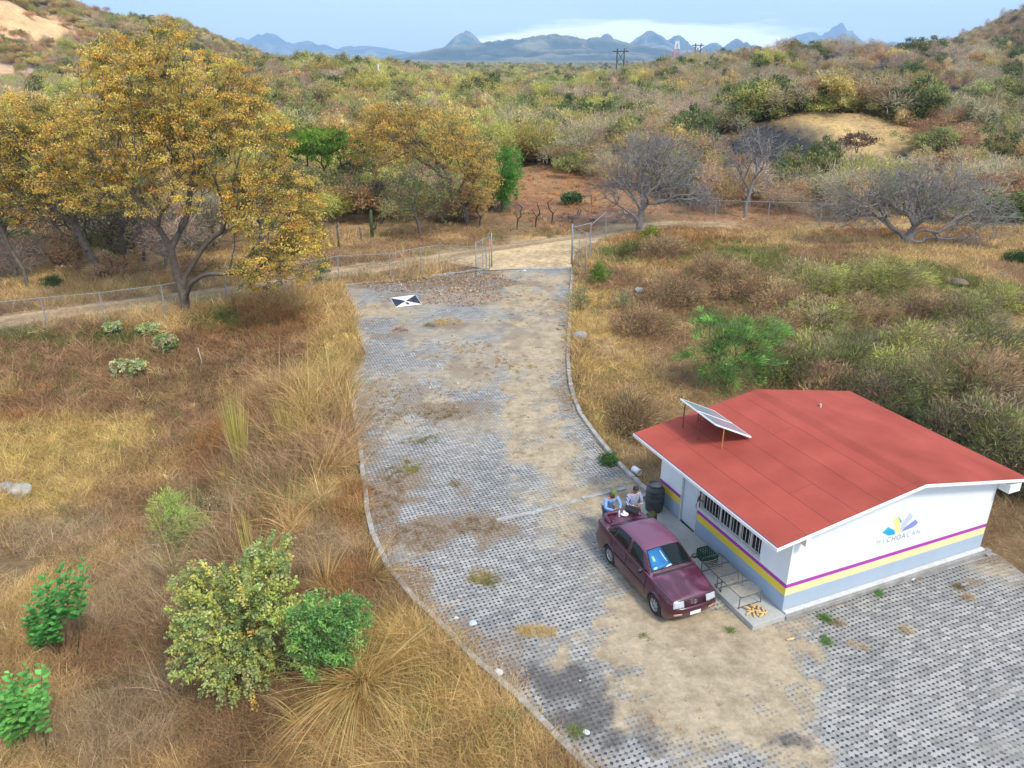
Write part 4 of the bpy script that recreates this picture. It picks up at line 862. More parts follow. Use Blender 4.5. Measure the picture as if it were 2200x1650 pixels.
# grille
mb = MB(); mb.box(2.02, 2.066, -.345, .345, .595, .735); gr_ = mb.build('grille', M_BLACK, car)
for i in range(5):
    z = .61 + i * .030; tubep('slat', [(2.080 - .2 * (z - .6), y, z) for y in (-.345, 0, .345)], .0105, M_CAR, gr_)
mcr = mat('emblem_metal', (.35, .35, .37), .25, .1, 5, metal=.8); mb = MB(); ec = (2.092, 0, .665)
mb.tube([(ec[0], .058 * math.cos(a), ec[2] + .058 * math.sin(a)) for a in np.linspace(0, 2 * math.pi, 21)], .007, 5)
for ps in ([(-.028, .05), (0, .008), (.028, .05)], [(-.052, .022), (-.026, -.045), (0, 0), (.026, -.045), (.052, .022)]): mb.tube([(ec[0], a, ec[2] + b2) for a, b2 in ps], .006, 5)
mb.build('emblem', mcr, gr_, smooth=True)
mb = MB(); mb.box(2.143, 2.151, -.17, .17, .30, .41); lp = mb.build('license_plate', mat('plate_white', (.72, .73, .72), .5, .08, 30), car, bevel=.004)
# hood crease lines and trunk lines
for sd_ in (-1, 1):
    tubep('hood_gap', [(x, sd_ * (ist(x, 1) - .045), ist(x, 2) + .006) for x in np.linspace(1.05, 2.0, 10)], .005, M_BLACK)
    tubep('trunk_gap', [(x, sd_ * (ist(x, 1) - .06), ist(x, 2) + .007) for x in np.linspace(-2.02, -1.58, 6)], .005, M_BLACK)
# horseshoe spoiler on the boot lid
mb = MB(); pth = [(-1.60, .56), (-1.78, .60), (-1.95, .58), (-2.03, .48), (-2.06, .25), (-2.065, 0), (-2.06, -.25), (-2.03, -.48), (-1.95, -.58), (-1.78, -.60), (-1.60, -.56)]; vs = []
for i, (x, y) in enumerate(pth):
    cx_, cy_ = -1.72, 0; dx_, dy_ = cx_ - x, cy_ - y; l_ = math.hypot(dx_, dy_); dx_, dy_ = dx_ / l_, dy_ / l_; h_ = .03 if i in (0, 10) else .12
    for a_, z in ((0, 1.0), (.0, 1.0 + h_), (.03, 1.012 + h_), (.12, 1.005 + h_ * .8), (.12, 1.0)): vs.append((x + dx_ * a_, y + dy_ * a_, z))
mb.add(vs, [tuple(f) for f in gridfaces(11, 5)]); mb.build('spoiler', M_CAR, car, smooth=True)
# wheels
mrim = mat('alloy_rim', (.42, .42, .43), .4, .2, 8, metal=.5, dirt=(.2, .17, .13), dirt_amt=.5, dscale=9)
for xc in xw:
    for sd_ in (-1, 1):
        wh = empty('wheel', (xc, sd_ * .735, .29)); wh.parent = car
        tp_ = [(.19, -.09), (.27, -.095), (.297, -.07), (.302, 0), (.297, .07), (.27, .095), (.19, .09), (.19, -.09)]
        MB().lathe(tp_, 32, axis='y').build('tyre', M_RUBBER, wh, smooth=True)
        mb = MB(); f_ = .06 * sd_; mb.lathe([(.195, f_ * 1.35), (.185, f_ * 1.4), (.17, f_), (.165, -f_)], 28, axis='y')
        mb.lathe([(.0, f_ * .95), (.05, f_ * .95), (.06, f_ * .5)], 14, axis='y')
        for k in range(7):
            a = k * 2 * math.pi / 7; ca_, sa_ = math.cos(a), math.sin(a); w_ = .022
            pts_ = [(.045, -w_), (.175, -w_ * 1.3), (.175, w_ * 1.3), (.045, w_)]
            mb.prism(pts_, lambda r0, s0, h: (r0 * ca_ - s0 * sa_, h, r0 * sa_ + s0 * ca_), f_ * .7, f_ * 1.02)
        mb.build('rim', mrim, wh)
        MB().lathe([(.0, f_ * .2), (.18, f_ * .2)], 20, axis='y').build('brake_disc', M_DARK, wh)
        MB().lathe([(.0, -sd_ * .17), (.335, -sd_ * .2)], 24, axis='y').build('arch_liner', M_DARK, wh)
def cl(x, y, z): c_, s_ = math.cos(CA), math.sin(CA); return (CC[0] + x * c_ - y * s_, CC[1] + x * s_ + y * c_, z + .03)
# reflective sunshade behind the windscreen (passenger half), sticker
mss = mat('blue_foil', (.015, .15, .36), .22, .35, 2.5, metal=.35, coat=.4)
sh = empty('sun_shade', cl(.66, -.28, 1.15), CA, 'shiny blue foil sun shade filling the near half of the windscreen', 'sun shade')
def shp(x, y): v = ws_fn(x, y, .012); return (v[0] - .66, v[1] + .28, v[2] - 1.15)
def patch2(p4, fn, name, m, par, n=8):
    a, b2, c_, d_ = [np.array(v, float) for v in p4]; vs = []
    for i in range(n + 1):
        for j in range(n + 1):
            u_, v_ = i / n, j / n; q_ = (a * (1 - u_) + b2 * u_) * (1 - v_) + (d_ * (1 - u_) + c_ * u_) * v_; vs.append(fn(q_[0], q_[1]))
    mb = MB(); mb.add(vs, [tuple(f) for f in gridfaces(n + 1, n + 1)]); o = mb.build(name, m, par, smooth=True); s_ = o.modifiers.new('solid', 'SOLIDIFY'); s_.thickness = .002; s_.offset = 0; return o
patch2([(.92, -.97), (.905, .04), (.42, -.18), (.43, -.97)], shp, 'foil', mss, sh)
def shp2(x, y): v = shp(x, y); return (v[0] + .003, v[1], v[2] + .004)
patch2([(.72, -.80), (.72, -.66), (.58, -.72), (.58, -.86)], shp2, 'sticker', mat('pale_green_sticker', (.25, .50, .30), .5, .1, 5), sh, 2)
patch2([(.90, -.86), (.90, -.70), (.85, -.70), (.85, -.86)], shp2, 'sticker', mat('pale_sticker', (.45, .72, .75), .5, .1, 5), sh, 2)
patch2([(.92, -.35), (.905, .03), (.86, .0), (.88, -.2)], shp2, 'crumpled_edge', mat('crumpled_foil', (.62, .68, .72), .3, .4, 25, metal=.3), sh, 3)
patch2([(.80, -.16), (.80, -.11), (.50, -.28), (.50, -.33)], shp2, 'fold_highlight', mat('painted_foil_highlight', (.40, .62, .74), .25, .3, 10, metal=.3), sh, 3)  # pale strip painted as a highlight along the fold

# ================================================================== PEOPLE
def skin(name, verts, edges, radii, m, par, sub=2, root=0, smooth=True):
    me = bpy.data.meshes.new(name); me.from_pydata([tuple(v) for v in verts], edges, []); me.update(); me.materials.append(m)
    o = bpy.data.objects.new(name, me); COL.objects.link(o); o.parent = par
    o.modifiers.new('skin', 'SKIN').use_smooth_shade = True
    sv = me.skin_vertices[0].data
    for i, r_ in enumerate(radii): sv[i].radius = r_ if isinstance(r_, tuple) else (r_, r_); sv[i].use_root = (i == root)
    s_ = o.modifiers.new('sub', 'SUBSURF'); s_.levels = sub; s_.render_levels = sub
    return o
def person(loc, heading, label, J, hairc, shirtm, trousm, facing=0.0, hat=None, tilt=0.0, scarf=None, tee=None):
    """J: joints in a local frame, x right, y forward, z up."""
    P = empty('person', loc, heading, label, 'person')
    skm = mat('skin', (.30, .15, .09), .6, .1, 10)
    V, E, Rr = [], [], []
    def chain(pts, rs, start=None):
        prev = start; idx = []
        for p_, r_ in zip(pts, rs):
            V.append(p_); Rr.append(r_); i = len(V) - 1; idx.append(i)
            if prev is not None: E.append((prev, i))
            prev = i
        return idx
    v = {k: np.array(a, float) for k, a in J.items()}
    pel = chain([v['pelvis']], [(.14, .11)])[0]
    sp_ = chain([v['waist'], v['chest'], v['collar'], v['neck'], v['jaw'], v['head'], v['crown']], [(.13, .10), (.15, .11), (.10, .08), .055, .062, (.080, .092), (.06, .07)], pel)
    for s in ('l', 'r'):
        sg = -1 if s == 'l' else 1
        a = chain([v[s + 'sh'], v[s + 'el'], v[s + 'wr'], v[s + 'palm']], [.055, .042, .028, (.034, .018)], sp_[2])
        d = v[s + 'palm'] - v[s + 'wr']; d = d / np.linalg.norm(d); side = np.cross(d, [0, 0, 1]); side /= np.linalg.norm(side) + 1e-9; dn = np.array([0, 0, -1.])
        for k in range(4):
            o_ = (k - 1.5) * .019; L = (.030, .035, .032, .025)[k]; b0_ = v[s + 'palm'] + side * o_ + d * .028
            chain([b0_, b0_ + d * L + dn * .006, b0_ + d * L * 1.7 + dn * .024, b0_ + d * L * 1.8 + dn * .045], [.0095, .009, .0085, .007], a[3])
        tb = v[s + 'wr'] * .45 + v[s + 'palm'] * .55 - side * sg * .030
        chain([tb, tb - side * sg * .022 + d * .03 + dn * .008, tb - side * sg * .024 + d * .055 + dn * .02], [.012, .010, .008], a[3])
        hp = v['pelvis'] + np.array([sg * .095, 0, -.04])
        chain([hp, v[s + 'kn'], v[s + 'an'], v[s + 'an'] + np.array([0, .09, -.04]), v[s + 'an'] + np.array([0, .18, -.055])], [.085, .058, .040, (.045, .035), (.045, .025)], pel)
    skin('body', V, E, Rr, skm, P)
    # clothing
    V, E, Rr = [], [], []; c0 = chain([v['pelvis'] + np.array([0, 0, -.03]), v['waist'], v['chest'], v['collar'], v['collar'] * .5 + v['neck'] * .5], [(.165, .135), (.155, .125), (.178, .135), (.125, .105), (.075, .075)])
    for s in ('l', 'r'): chain([v[s + 'sh'], v[s + 'el'], v[s + 'wr'] * .85 + v[s + 'el'] * .15], [.074, .056, .044], c0[2])
    skin('shirt', V, E, Rr, shirtm, P)
    V, E, Rr = [], [], []; c0 = chain([v['pelvis'] + np.array([0, 0, -.02])], [(.155, .125)])
    for s in ('l', 'r'):
        sg = -1 if s == 'l' else 1; chain([v['pelvis'] + np.array([sg * .098, 0, -.10]), v[s + 'kn'], v[s + 'an'] + np.array([0, 0, .03])], [.102, .078, .062], c0[0])
    skin('trousers', V, E, Rr, trousm, P)
    for s in ('l', 'r'): skin('shoe', [v[s + 'an'] + np.array([0, -.04, -.045]), v[s + 'an'] + np.array([0, .08, -.05]), v[s + 'an'] + np.array([0, .20, -.06])], [(0, 1), (1, 2)], [(.052, .045), (.055, .04), (.05, .03)], M_BLACK, P)
    # head features
    hd = empty('head_features', v['head']); hd.parent = P; hd.rotation_euler = (tilt, 0, facing)
    fm = MB(); fm.lathe([(.0, .028), (.012, .014), (.014, 0), (.0, -.004)], 8, axis='y'); fm.build('nose', skm, hd, smooth=True, loc=(0, .088, -.012))
    for sx_ in (-1, 1):
        e_ = MB(); e_.lathe([(.0, -.011), (.011, 0), (.0, .011)], 8); e_.build('eye', M_BLACK, hd, smooth=True, loc=(sx_ * .032, .082, .012))
        e_ = MB(); e_.lathe([(.0, -.03), (.016, -.01), (.016, .015), (.0, .028)], 8); q_ = e_.build('ear', skm, hd, smooth=True, loc=(sx_ * .083, .0, -.01)); q_.scale = (.5, 1.2, 1)
    e_ = MB(); e_.box(-.022, .022, -.004, .004, -.003, .004); e_.build('mouth', mat('lips', (.22, .07, .05), .6, .1, 5), hd, bevel=.002, loc=(0, .084, -.052))
    hm = mat('hair', hairc, .6, .3, 20)
    bm = __import__('bmesh').new(); __import__('bmesh').ops.create_uvsphere(bm, u_segments=20, v_segments=14, radius=1)
    dele = [w_ for w_ in bm.verts if w_.co.z < -.35 or (w_.co.y > .45 and w_.co.z < .38)]; __import__('bmesh').ops.delete(bm, geom=dele, context='VERTS')
    me = bpy.data.meshes.new('hair'); bm.to_mesh(me); bm.free(); me.materials.append(hm)
    for p_ in me.polygons: p_.use_smooth = True
    o = bpy.data.objects.new('hair', me); COL.objects.link(o); o.parent = hd; o.location = (0, -.010, .028); o.scale = (.092, .103, .098); so_ = o.modifiers.new('s', 'SOLIDIFY'); so_.thickness = .12
    if hat:
        mb = MB(); mb.lathe([(.0, .125), (.05, .12), (.088, .09), (.104, .045), (.106, .01)], 20)
        q_ = mb.build('cap', hat, hd, smooth=True, loc=(0, -.004, .028)); mb = MB(); mb.prism([(-.075, .07), (-.06, .13), (0, .165), (.06, .13), (.075, .07)], lambda a, b2, h: (a, b2, h - .1 * (b2 - .07)), .030, .040); mb.build('cap_brim', hat, hd, smooth=True, loc=(0, 0, .01))
    if scarf: mb = MB(); mb.lathe([(.07, -.02), (.088, 0), (.085, .035), (.065, .05)], 16); mb.build('neckerchief', scarf, P, smooth=True, loc=v['neck'] * .5 + v['collar'] * .5)
    if tee:
        c_ = (v['chest'] + v['collar']) / 2; f_ = v['chest'] - v['waist']; skin('undershirt', [v['collar'] + np.array([0, .045, 0]), v['chest'] + np.array([0, .055, .02]), v['waist'] + np.array([0, .06, .0])], [(0, 1), (1, 2)], [(.05, .06), (.062, .095), (.055, .08)], tee, P)
    return P
HD = CA - R(90)     # local +y looks along the car's forward direction
def pl_(loc, w):    # world-ish helper: offset in (right, forward, up) from loc
    return w
m_blue = mat('pale_blue_shirt', (.20, .33, .60), .85, .15, 9); m_tr1 = mat('blue_jeans', (.07, .10, .18), .9, .25, 8); m_tee = mat('tan_tee', (.34, .24, .19), .9, .1, 8)
m, t, o_ = newmat('blue_white_check'); p = t.nodes.new('ShaderNodeBsdfPrincipled'); tcn = t.nodes.new('ShaderNodeTexCoord'); s = t.nodes.new('ShaderNodeSeparateXYZ'); t.links.new(tcn.outputs['Object'], s.inputs[0])
def lines(v, sc, w_): return M(t, 'LESS_THAN', M(t, 'FRACT', M(t, 'MULTIPLY', v, sc)), w_)
la = lines(M(t, 'ADD', s.outputs['X'], M(t, 'MULTIPLY', s.outputs['Y'], .4)), 24, .34); lb = lines(s.outputs['Z'], 24, .34)
c = MIX(t, M(t, 'MULTIPLY', M(t, 'ADD', la, lb), .5), (.012, .03, .17), (.80, .84, .90)); t.links.new(c, p.inputs['Base Color']); p.inputs['Roughness'].default_value = .9; t.links.new(p.outputs[0], o_.inputs[0]); m_chk = m
# man 1 leans with both forearms on the boot lid
l1 = cl(-2.62, -.02, 0); l1 = (l1[0], l1[1], .0)
J1 = dict(pelvis=(0, -.04, .93), waist=(0, .0, 1.06), chest=(0, .08, 1.22), collar=(0, .15, 1.36), neck=(0, .18, 1.42), jaw=(-.01, .22, 1.47), head=(-.012, .225, 1.525), crown=(-.012, .20, 1.60),
          lsh=(-.20, .14, 1.33), rsh=(.20, .14, 1.33), lel=(-.27, .28, 1.09), rel=(.27, .28, 1.09), lwr=(-.10, .50, 1.08), rwr=(.06, .53, 1.08), lpalm=(-.03, .55, 1.075), rpalm=(-.01, .59, 1.08),
          lkn=(-.11, .02, .49), rkn=(.11, -.02, .49), lan=(-.12, -.14, .085), ran=(.12, -.16, .085))
person(l1, HD, 'man in pale blue shirt and green cap leaning on the boot of the car', J1, (.02, .015, .012), m_blue, m_tr1, facing=R(22), hat=mat('green_cap', (.12, .17, .05), .9, .15, 12), tilt=R(-12), scarf=M_BLACK, tee=m_tee)
l2 = cl(-2.36, .70, 0); l2 = (l2[0], l2[1], .0)
J2 = dict(pelvis=(0, .0, .94), waist=(0, .0, 1.08), chest=(0, .03, 1.27), collar=(0, .05, 1.42), neck=(0, .075, 1.48), jaw=(0, .12, 1.53), head=(0, .125, 1.585), crown=(0, .10, 1.655),
          lsh=(-.20, .04, 1.38), rsh=(.20, .04, 1.38), lel=(-.27, .12, 1.12), rel=(.27, .10, 1.12), lwr=(-.11, .31, 1.10), rwr=(.09, .31, 1.10), lpalm=(-.045, .36, 1.11), rpalm=(.03, .36, 1.105),
          lkn=(-.10, .04, .50), rkn=(.10, .02, .50), lan=(-.11, .0, .085), ran=(.11, -.02, .085))
person(l2, HD, 'man in blue and white checked shirt looking down at his phone', J2, (.012, .01, .01), m_chk, mat('dark_trousers', (.03, .035, .05), .9, .2, 8), tilt=R(-26))
def wl2(l, x, y, z):
    c_, s_ = math.cos(HD), math.sin(HD); return (l[0] + x * c_ - y * s_, l[1] + x * s_ + y * c_, l[2] + z)
o = MB().box(-.037, .037, -.075, .075, -.005, .005).build('phone', M_BLACK, None, bevel=.004, loc=wl2(l2, -.005, .395, 1.125)); o.rotation_euler = (R(35), 0, HD); tag(o, 'black phone held in both hands by the man in the checked shirt', 'phone')
# things on the boot
bt = 1.035
mb = MB().lathe([(.0, 0), (.036, 0), (.038, .02), (.034, .09), (.037, .16), (.03, .20), (.014, .225), (.014, .245), (.0, .245)], 16); o = mb.build('water_bottle', mat('clear_plastic', (.55, .50, .62), .15, .25, 12), None, smooth=True, loc=cl(-1.80, -.12, bt - .01)); tag(o, 'clear plastic water bottle standing on the boot lid', 'bottle')
mb = MB().lathe([(.0, 0), (.085, .0), (.125, .02), (.12, .028), (.0, .015)], 20); o = mb.build('plate', M_WHITE, None, smooth=True, loc=cl(-1.84, .10, bt - .005)); tag(o, 'white plate on the boot lid beside the black bag', 'plate')
mb = MB().lathe([(.0, 0), (.03, 0), (.042, .085), (.038, .085), (.028, .01), (.0, .01)], 16); o = mb.build('cup', M_WHITE, None, smooth=True, loc=cl(-1.86, .09, bt + .018)); tag(o, 'small white cup standing on the plate', 'cup')
mb = MB(); mb.box(-.20, .20, -.14, .14, 0, .11); mb.box(-.16, .16, -.145, -.139, .02, .09); mb.tube([(-.08, 0, .11), (-.07, 0, .14), (.07, 0, .14), (.08, 0, .11)], .01, 6); o = mb.build('black_bag', mat('black_nylon', (.018, .018, .022), .8, .4, 14, bumpv=.5), None, bevel=.035, bseg=3, loc=cl(-1.88, .42, bt - .01)); o.rotation_euler = (0, 0, CA + .5); tag(o, 'soft black bag lying on the boot lid in front of the checked shirt', 'bag')
# green backpack beside the barrel
bp = empty('backpack', (*cl(-1.80, 1.06, 0)[:2], .0), CA + .3, 'dark green backpack standing on the ground between the man and the barrel', 'backpack')
mgp = mat('green_canvas', (.045, .07, .025), .9, .35, 12, bumpv=.4); mb = MB(); mb.box(-.13, .13, -.19, .19, .12, .92); mb.build('main_bag', mgp, bp, bevel=.09, bseg=4)
MB().box(.12, .20, -.13, .13, .18, .5).build('pocket', mgp, bp, bevel=.04, bseg=3); MB().tube([(-.02, -.05, .9), (0, 0, 1.0), (-.02, .05, .9)], .014, 6).build('handle', mat('red_webbing', (.30, .03, .03), .8, .2, 8), bp, smooth=True)
MB().tube([(.12, .15, .5), (.24, .2, .25), (.35, .22, .03), (.62, .25, .02)], .016, 6).build('strap', M_BLACK, bp, smooth=True)

# ================================================================== VEGETATION
GREEN, DGREEN, YGREEN, OLIVE = (.085, .15, .03), (.04, .075, .02), (.17, .19, .035), (.12, .12, .04)
ORANGE, GOLD, TAN, BRN, GREY = (.50, .31, .065), (.46, .34, .085), (.34, .24, .12), (.14, .085, .05), (.22, .19, .17)
def unit(v): return v / (np.linalg.norm(v, axis=-1, keepdims=True) + 1e-9)
def palette(n, cols, wts, jit=.18, r=rng):
    c = np.array(cols)[r.choice(len(cols), n, p=np.array(wts) / sum(wts))]; return np.clip(c * (1 + r.normal(0, jit, (n, 1))) * (1 + r.normal(0, .06, (n, 3))), .004, .9)
def leaf_quads(P, size, aspect=.5, up=.4, dirs=None, r=rng):
    n = len(P); t = unit(r.normal(size=(n, 3))) if dirs is None else unit(dirs + r.normal(0, .35, (n, 3)))
    nn = unit(r.normal(size=(n, 3)) + np.array([0, 0, up * 2])); s_ = unit(np.cross(t, nn)); nn = np.cross(s_, t)
    L = (np.asarray(size) * (.7 + .6 * r.random(n)))[:, None]; W = L * aspect * .5
    V = np.stack([P, P + t * L * .5 + s_ * W + nn * W * .3, P + t * L, P + t * L * .5 - s_ * W + nn * W * .3], 1).reshape(-1, 3)
    return V, np.arange(4 * n).reshape(-1, 4)
def tubes(A, B, ra, rb, k):
    d = unit(B - A); h = np.where(np.abs(d[:, 2:3]) > .9, np.array([[1., 0, 0]]), np.array([[0, 0, 1.]])); u = unit(np.cross(d, h)); v = np.cross(d, u)
    a = np.arange(k) * 2 * np.pi / k; ring = u[:, None] * np.cos(a)[None, :, None] + v[:, None] * np.sin(a)[None, :, None]
    V = np.concatenate([A[:, None] + ring * ra[:, None, None], (B + d * rb[:, None] * .3)[:, None] + ring * rb[:, None, None]], 1).reshape(-1, 3)
    n = len(A); j = np.arange(k); F = np.stack([j, (j + 1) % k, k + (j + 1) % k, k + j], 1)[None] + (np.arange(n) * 2 * k)[:, None, None]
    return V, F.reshape(-1, 4)
def grow(att, trunk, bf=.35, seg=.35, jit=.06, r=rng, rtip=.008, rmax=.3, expo=2.3):
    """minimum-path tree from trunk nodes to the attraction points"""
    pos = [np.array(p, float) for p in trunk]; par = [-1] + list(range(len(trunk) - 1)); pl = [0.0]
    for i in range(1, len(trunk)): pl.append(pl[-1] + np.linalg.norm(pos[i] - pos[i - 1]))
    cap = len(trunk) + len(att) * 14; PA = np.zeros((cap, 3)); PL = np.full(cap, 1e9); n = len(trunk); PA[:n] = pos; PL[:n] = pl; PR = np.full(cap, -1); PR[:n] = par
    first = max(1, len(trunk) // 3); o = np.argsort(np.linalg.norm(att - pos[-1], axis=1)); tips = []
    for a in att[o]:
        d = np.linalg.norm(PA[first:n] - a, axis=1); c = d + bf * PL[first:n]; i = int(np.argmin(c)) + first; D = d[i - first]; m = max(1, min(9, int(D / seg))); p0 = PA[i].copy(); prev = i
        bow = r.normal(0, jit * D, 3); bow[2] += .10 * D
        for k in range(1, m + 1):
            f_ = k / m; p_ = p0 + (a - p0) * f_ + bow * math.sin(f_ * math.pi) + (r.normal(0, jit * seg, 3) if k < m else 0)
            PA[n] = p_; PR[n] = prev; PL[n] = PL[prev] + np.linalg.norm(p_ - PA[prev]); prev = n; n += 1
        tips.append(prev)
    PA, PR = PA[:n], PR[:n]; w = np.zeros(n); w[tips] = rtip ** expo
    for i in range(n - 1, 0, -1):
        if w[i] == 0: w[i] = rtip ** expo
        w[PR[i]] += w[i]
    rad = np.minimum(w ** (1 / expo), rmax); rad *= 1.0
    return PA, PR, rad, np.array(tips)
def wood_mesh(name, PA, PR, rad, m, parent, col=None, minr=0, kbig=7):
    i = np.arange(1, len(PA)); j = PR[1:]; rb = rad[i]; ra = np.minimum(rad[j], rb * 1.5); big = rb > .035
    ra = np.where(big, rad[j], ra); Vs, Fs, off = [], [], 0
    for msk, k in ((big, kbig), (~big, 3)):
        if msk.any():
            V, F = tubes(PA[j[msk]], PA[i[msk]], ra[msk], rb[msk], k); Vs.append(V); Fs.append(F + off); off += len(V)
    # root flare
    return np_mesh(name, np.concatenate(Vs), np.concatenate(Fs), m, None if col is None else np.tile(col, (off, 1)), parent, smooth=True)
def ellip_pts(n, els, r=rng, shell=.28, lower=.5):
    """els: (cx,cy,cz,rx,ry,rz[,weight]); points biased to the upper shell"""
    w = np.array([(e[3] * e[4] * e[5]) ** .67 * (e[6] if len(e) > 6 else 1) for e in els]); k = r.choice(len(els), n * 3, p=w / w.sum()); E_ = np.array([e[:6] for e in els])[k]
    d = unit(r.normal(size=(n * 3, 3))); rr = r.random(n * 3) ** shell; keep = (d[:, 2] > -.25) | (r.random(n * 3) < lower); P = E_[:, :3] + d * rr[:, None] * E_[:, 3:6]; return P[keep][:n]
def make_tree(name, loc, trunk, els, natt, nleaf, cols, wts, lsize, label, cat='tree', group=None, crad=.45, flat=.55, barkm=None, rmax=.25, rtip=.010, bf=.35, aspect=.5, up=.4, shell=.28, lower=.5, seed=0, leafy=1.0, twigs=0, seg=.4, jit=.06, droop=0, radial=0, crownname='crown', trunkname='trunk', cj=.16, spike=0):
    r = np.random.default_rng(seed + 100); T_ = empty(name, loc, 0, label, cat, group); loc = np.array(loc, float)
    if els is not None: att = ellip_pts(natt, els, r, shell, lower)
    PA, PR, rad, tips = grow(att, trunk, bf, seg, jit, r, rtip, rmax)
    tp = PA[tips]; segd = unit(PA[tips] - PA[PR[tips]])
    if twigs:   # extra fine twigs at every tip
        n = len(tp) * twigs; b0 = np.repeat(tp, twigs, 0); dd = unit(np.repeat(segd, twigs, 0) + r.normal(0, .75, (n, 3))); L = crad * (.5 + r.random((n, 1)))
        st = b0 - dd * 0; e1 = st + dd * L; base = len(PA); PA = np.concatenate([PA, e1]); PR = np.concatenate([PR, np.repeat(tips, twigs)]); rad = np.concatenate([rad, np.full(n, rtip * .7)])
    wood_mesh(trunkname, PA, PR, rad, barkm or M_BARK, T_)
    if nleaf:
        sel = tp[r.random(len(tp)) < leafy]; sdn = segd[:len(sel)]
        n = len(sel) * nleaf; c0 = np.repeat(sel, nleaf, 0)
        if spike:
            sdd = unit(np.repeat(unit(r.normal(size=(len(sel), 3)) * .5 + sel - np.mean(sel, 0) + np.array([0, 0, .5])), nleaf, 0)); tt = r.random((n, 1)); P = c0 + sdd * (tt - .3) * spike + r.normal(0, .035, (n, 3)); dirs = sdd * .6 + r.normal(0, .8, (n, 3))
        else:
            rr_ = unit(r.normal(size=(n, 3))) * (r.random((n, 1)) ** .5) * crad * (.6 + .8 * np.repeat(r.random((len(sel), 1)), nleaf, 0)); rr_[:, 2] *= flat; P = c0 + rr_; dirs = (unit(rr_ * 1.2 + c0 * np.array([.25, .25, .1])) + np.array([.25, 0, .15])) * radial if radial else None
            if droop: P[:, 2] -= droop * (np.hypot(rr_[:, 0], rr_[:, 1]) / crad) ** 2
        V, F = leaf_quads(P, lsize, aspect, up, dirs, r)
        base = palette(len(sel), cols, wts, cj, r); c = np.repeat(base, nleaf, 0) * (1 + r.normal(0, .14, (n, 1))); c = np.clip(c, .004, .9)
        np_mesh(crownname, V, F, M_LEAFN, np.repeat(c, 4, 0), T_)
    return T_
def PXE(base, lst):
    """ellipsoids from photo pixels at the distance of the tree (px,py,rx,ry,depth radius m,dy m[,w]) -> local"""
    o_ = []
    for e in lst:
        px, py, rx, ry, dr, dy = e[:6]; Y = base[1] + dy; c = WY(px, py, Y); a = WY(px + rx, py, Y); b2 = WY(px, py - ry, Y)
        o_.append((c[0] - base[0], c[1] - base[1], c[2] - base[2], abs(a[0] - c[0]), dr, abs(b2[2] - c[2])) + ((e[6],) if len(e) > 6 else ()))
    return o_
def PXT(base, pts):
    return [(0, 0, -.3)] + [tuple(WY(px, py, base[1] + dy) - base) for px, py, dy in pts]

# ---- the large orange tree at left
b = at(400, 672)
make_tree('orange_tree', b, PXT(b, [(398, 650, 0), (390, 620, 0), (380, 590, 0), (374, 565, 0)]),
    PXE(b, [(590, 450, 105, 110, 3.0, -1.5, 1.2), (650, 540, 55, 70, 2.2, -2.5, 1.3), (560, 580, 75, 45, 1.6, -3, .9), (480, 300, 150, 110, 4, 0), (400, 200, 170, 95, 4, .5, 1.0), (280, 150, 95, 80, 3, 1, .9), (370, 85, 40, 45, 1.3, .5, .9), (250, 290, 130, 110, 4, 0, .9), (360, 400, 150, 80, 3, -1, .6), (180, 380, 90, 80, 3, 0, .8)]),
    2500, 56, [ORANGE, GOLD, (.40, .31, .085), OLIVE, (.44, .24, .05)], [1.5, 4, 3, 2.2, .5], .12, 'large spreading tree with orange yellow foliage beside the left fence', crad=.42, flat=.45, rmax=.30, rtip=.009, bf=.6, seed=1, leafy=.9, twigs=2, seg=.55, lower=.35, shell=.22)
b = at(212, 600)
make_tree('golden_tree', b, PXT(b, [(208, 570, 0), (190, 540, 0), (170, 510, 0), (160, 480, 0)]),
    PXE(b, [(80, 330, 130, 100, 4, 0), (180, 290, 130, 80, 4, 1), (30, 255, 120, 55, 4, 2), (230, 410, 110, 55, 3, 0, .8), (60, 420, 100, 70, 3, 0, .7), (-20, 340, 60, 90, 3, 0, .8)]),
    1500, 44, [(.40, .31, .085), GOLD, ORANGE, OLIVE], [3, 3, 2, 2], .14, 'broad golden tree behind the large orange tree', crad=.46, flat=.5, rmax=.26, rtip=.010, seed=2, leafy=.8, twigs=2, bf=.5, seg=.6, shell=.25)
b = at(62, 620)
make_tree('leaning_tree', b, PXT(b, [(50, 580, 0), (25, 540, 0), (5, 500, 0), (-10, 460, 0)]), PXE(b, [(-40, 360, 90, 80, 3, 0), (20, 420, 80, 50, 3, 0, .7)]),
    350, 22, [(.36, .26, .07), OLIVE, (.18, .15, .05)], [3, 2, 2], .18, 'thin dark leaning trunk with sparse golden crown at the left edge', crad=.5, rmax=.18, seed=3, leafy=.7, seg=.6)
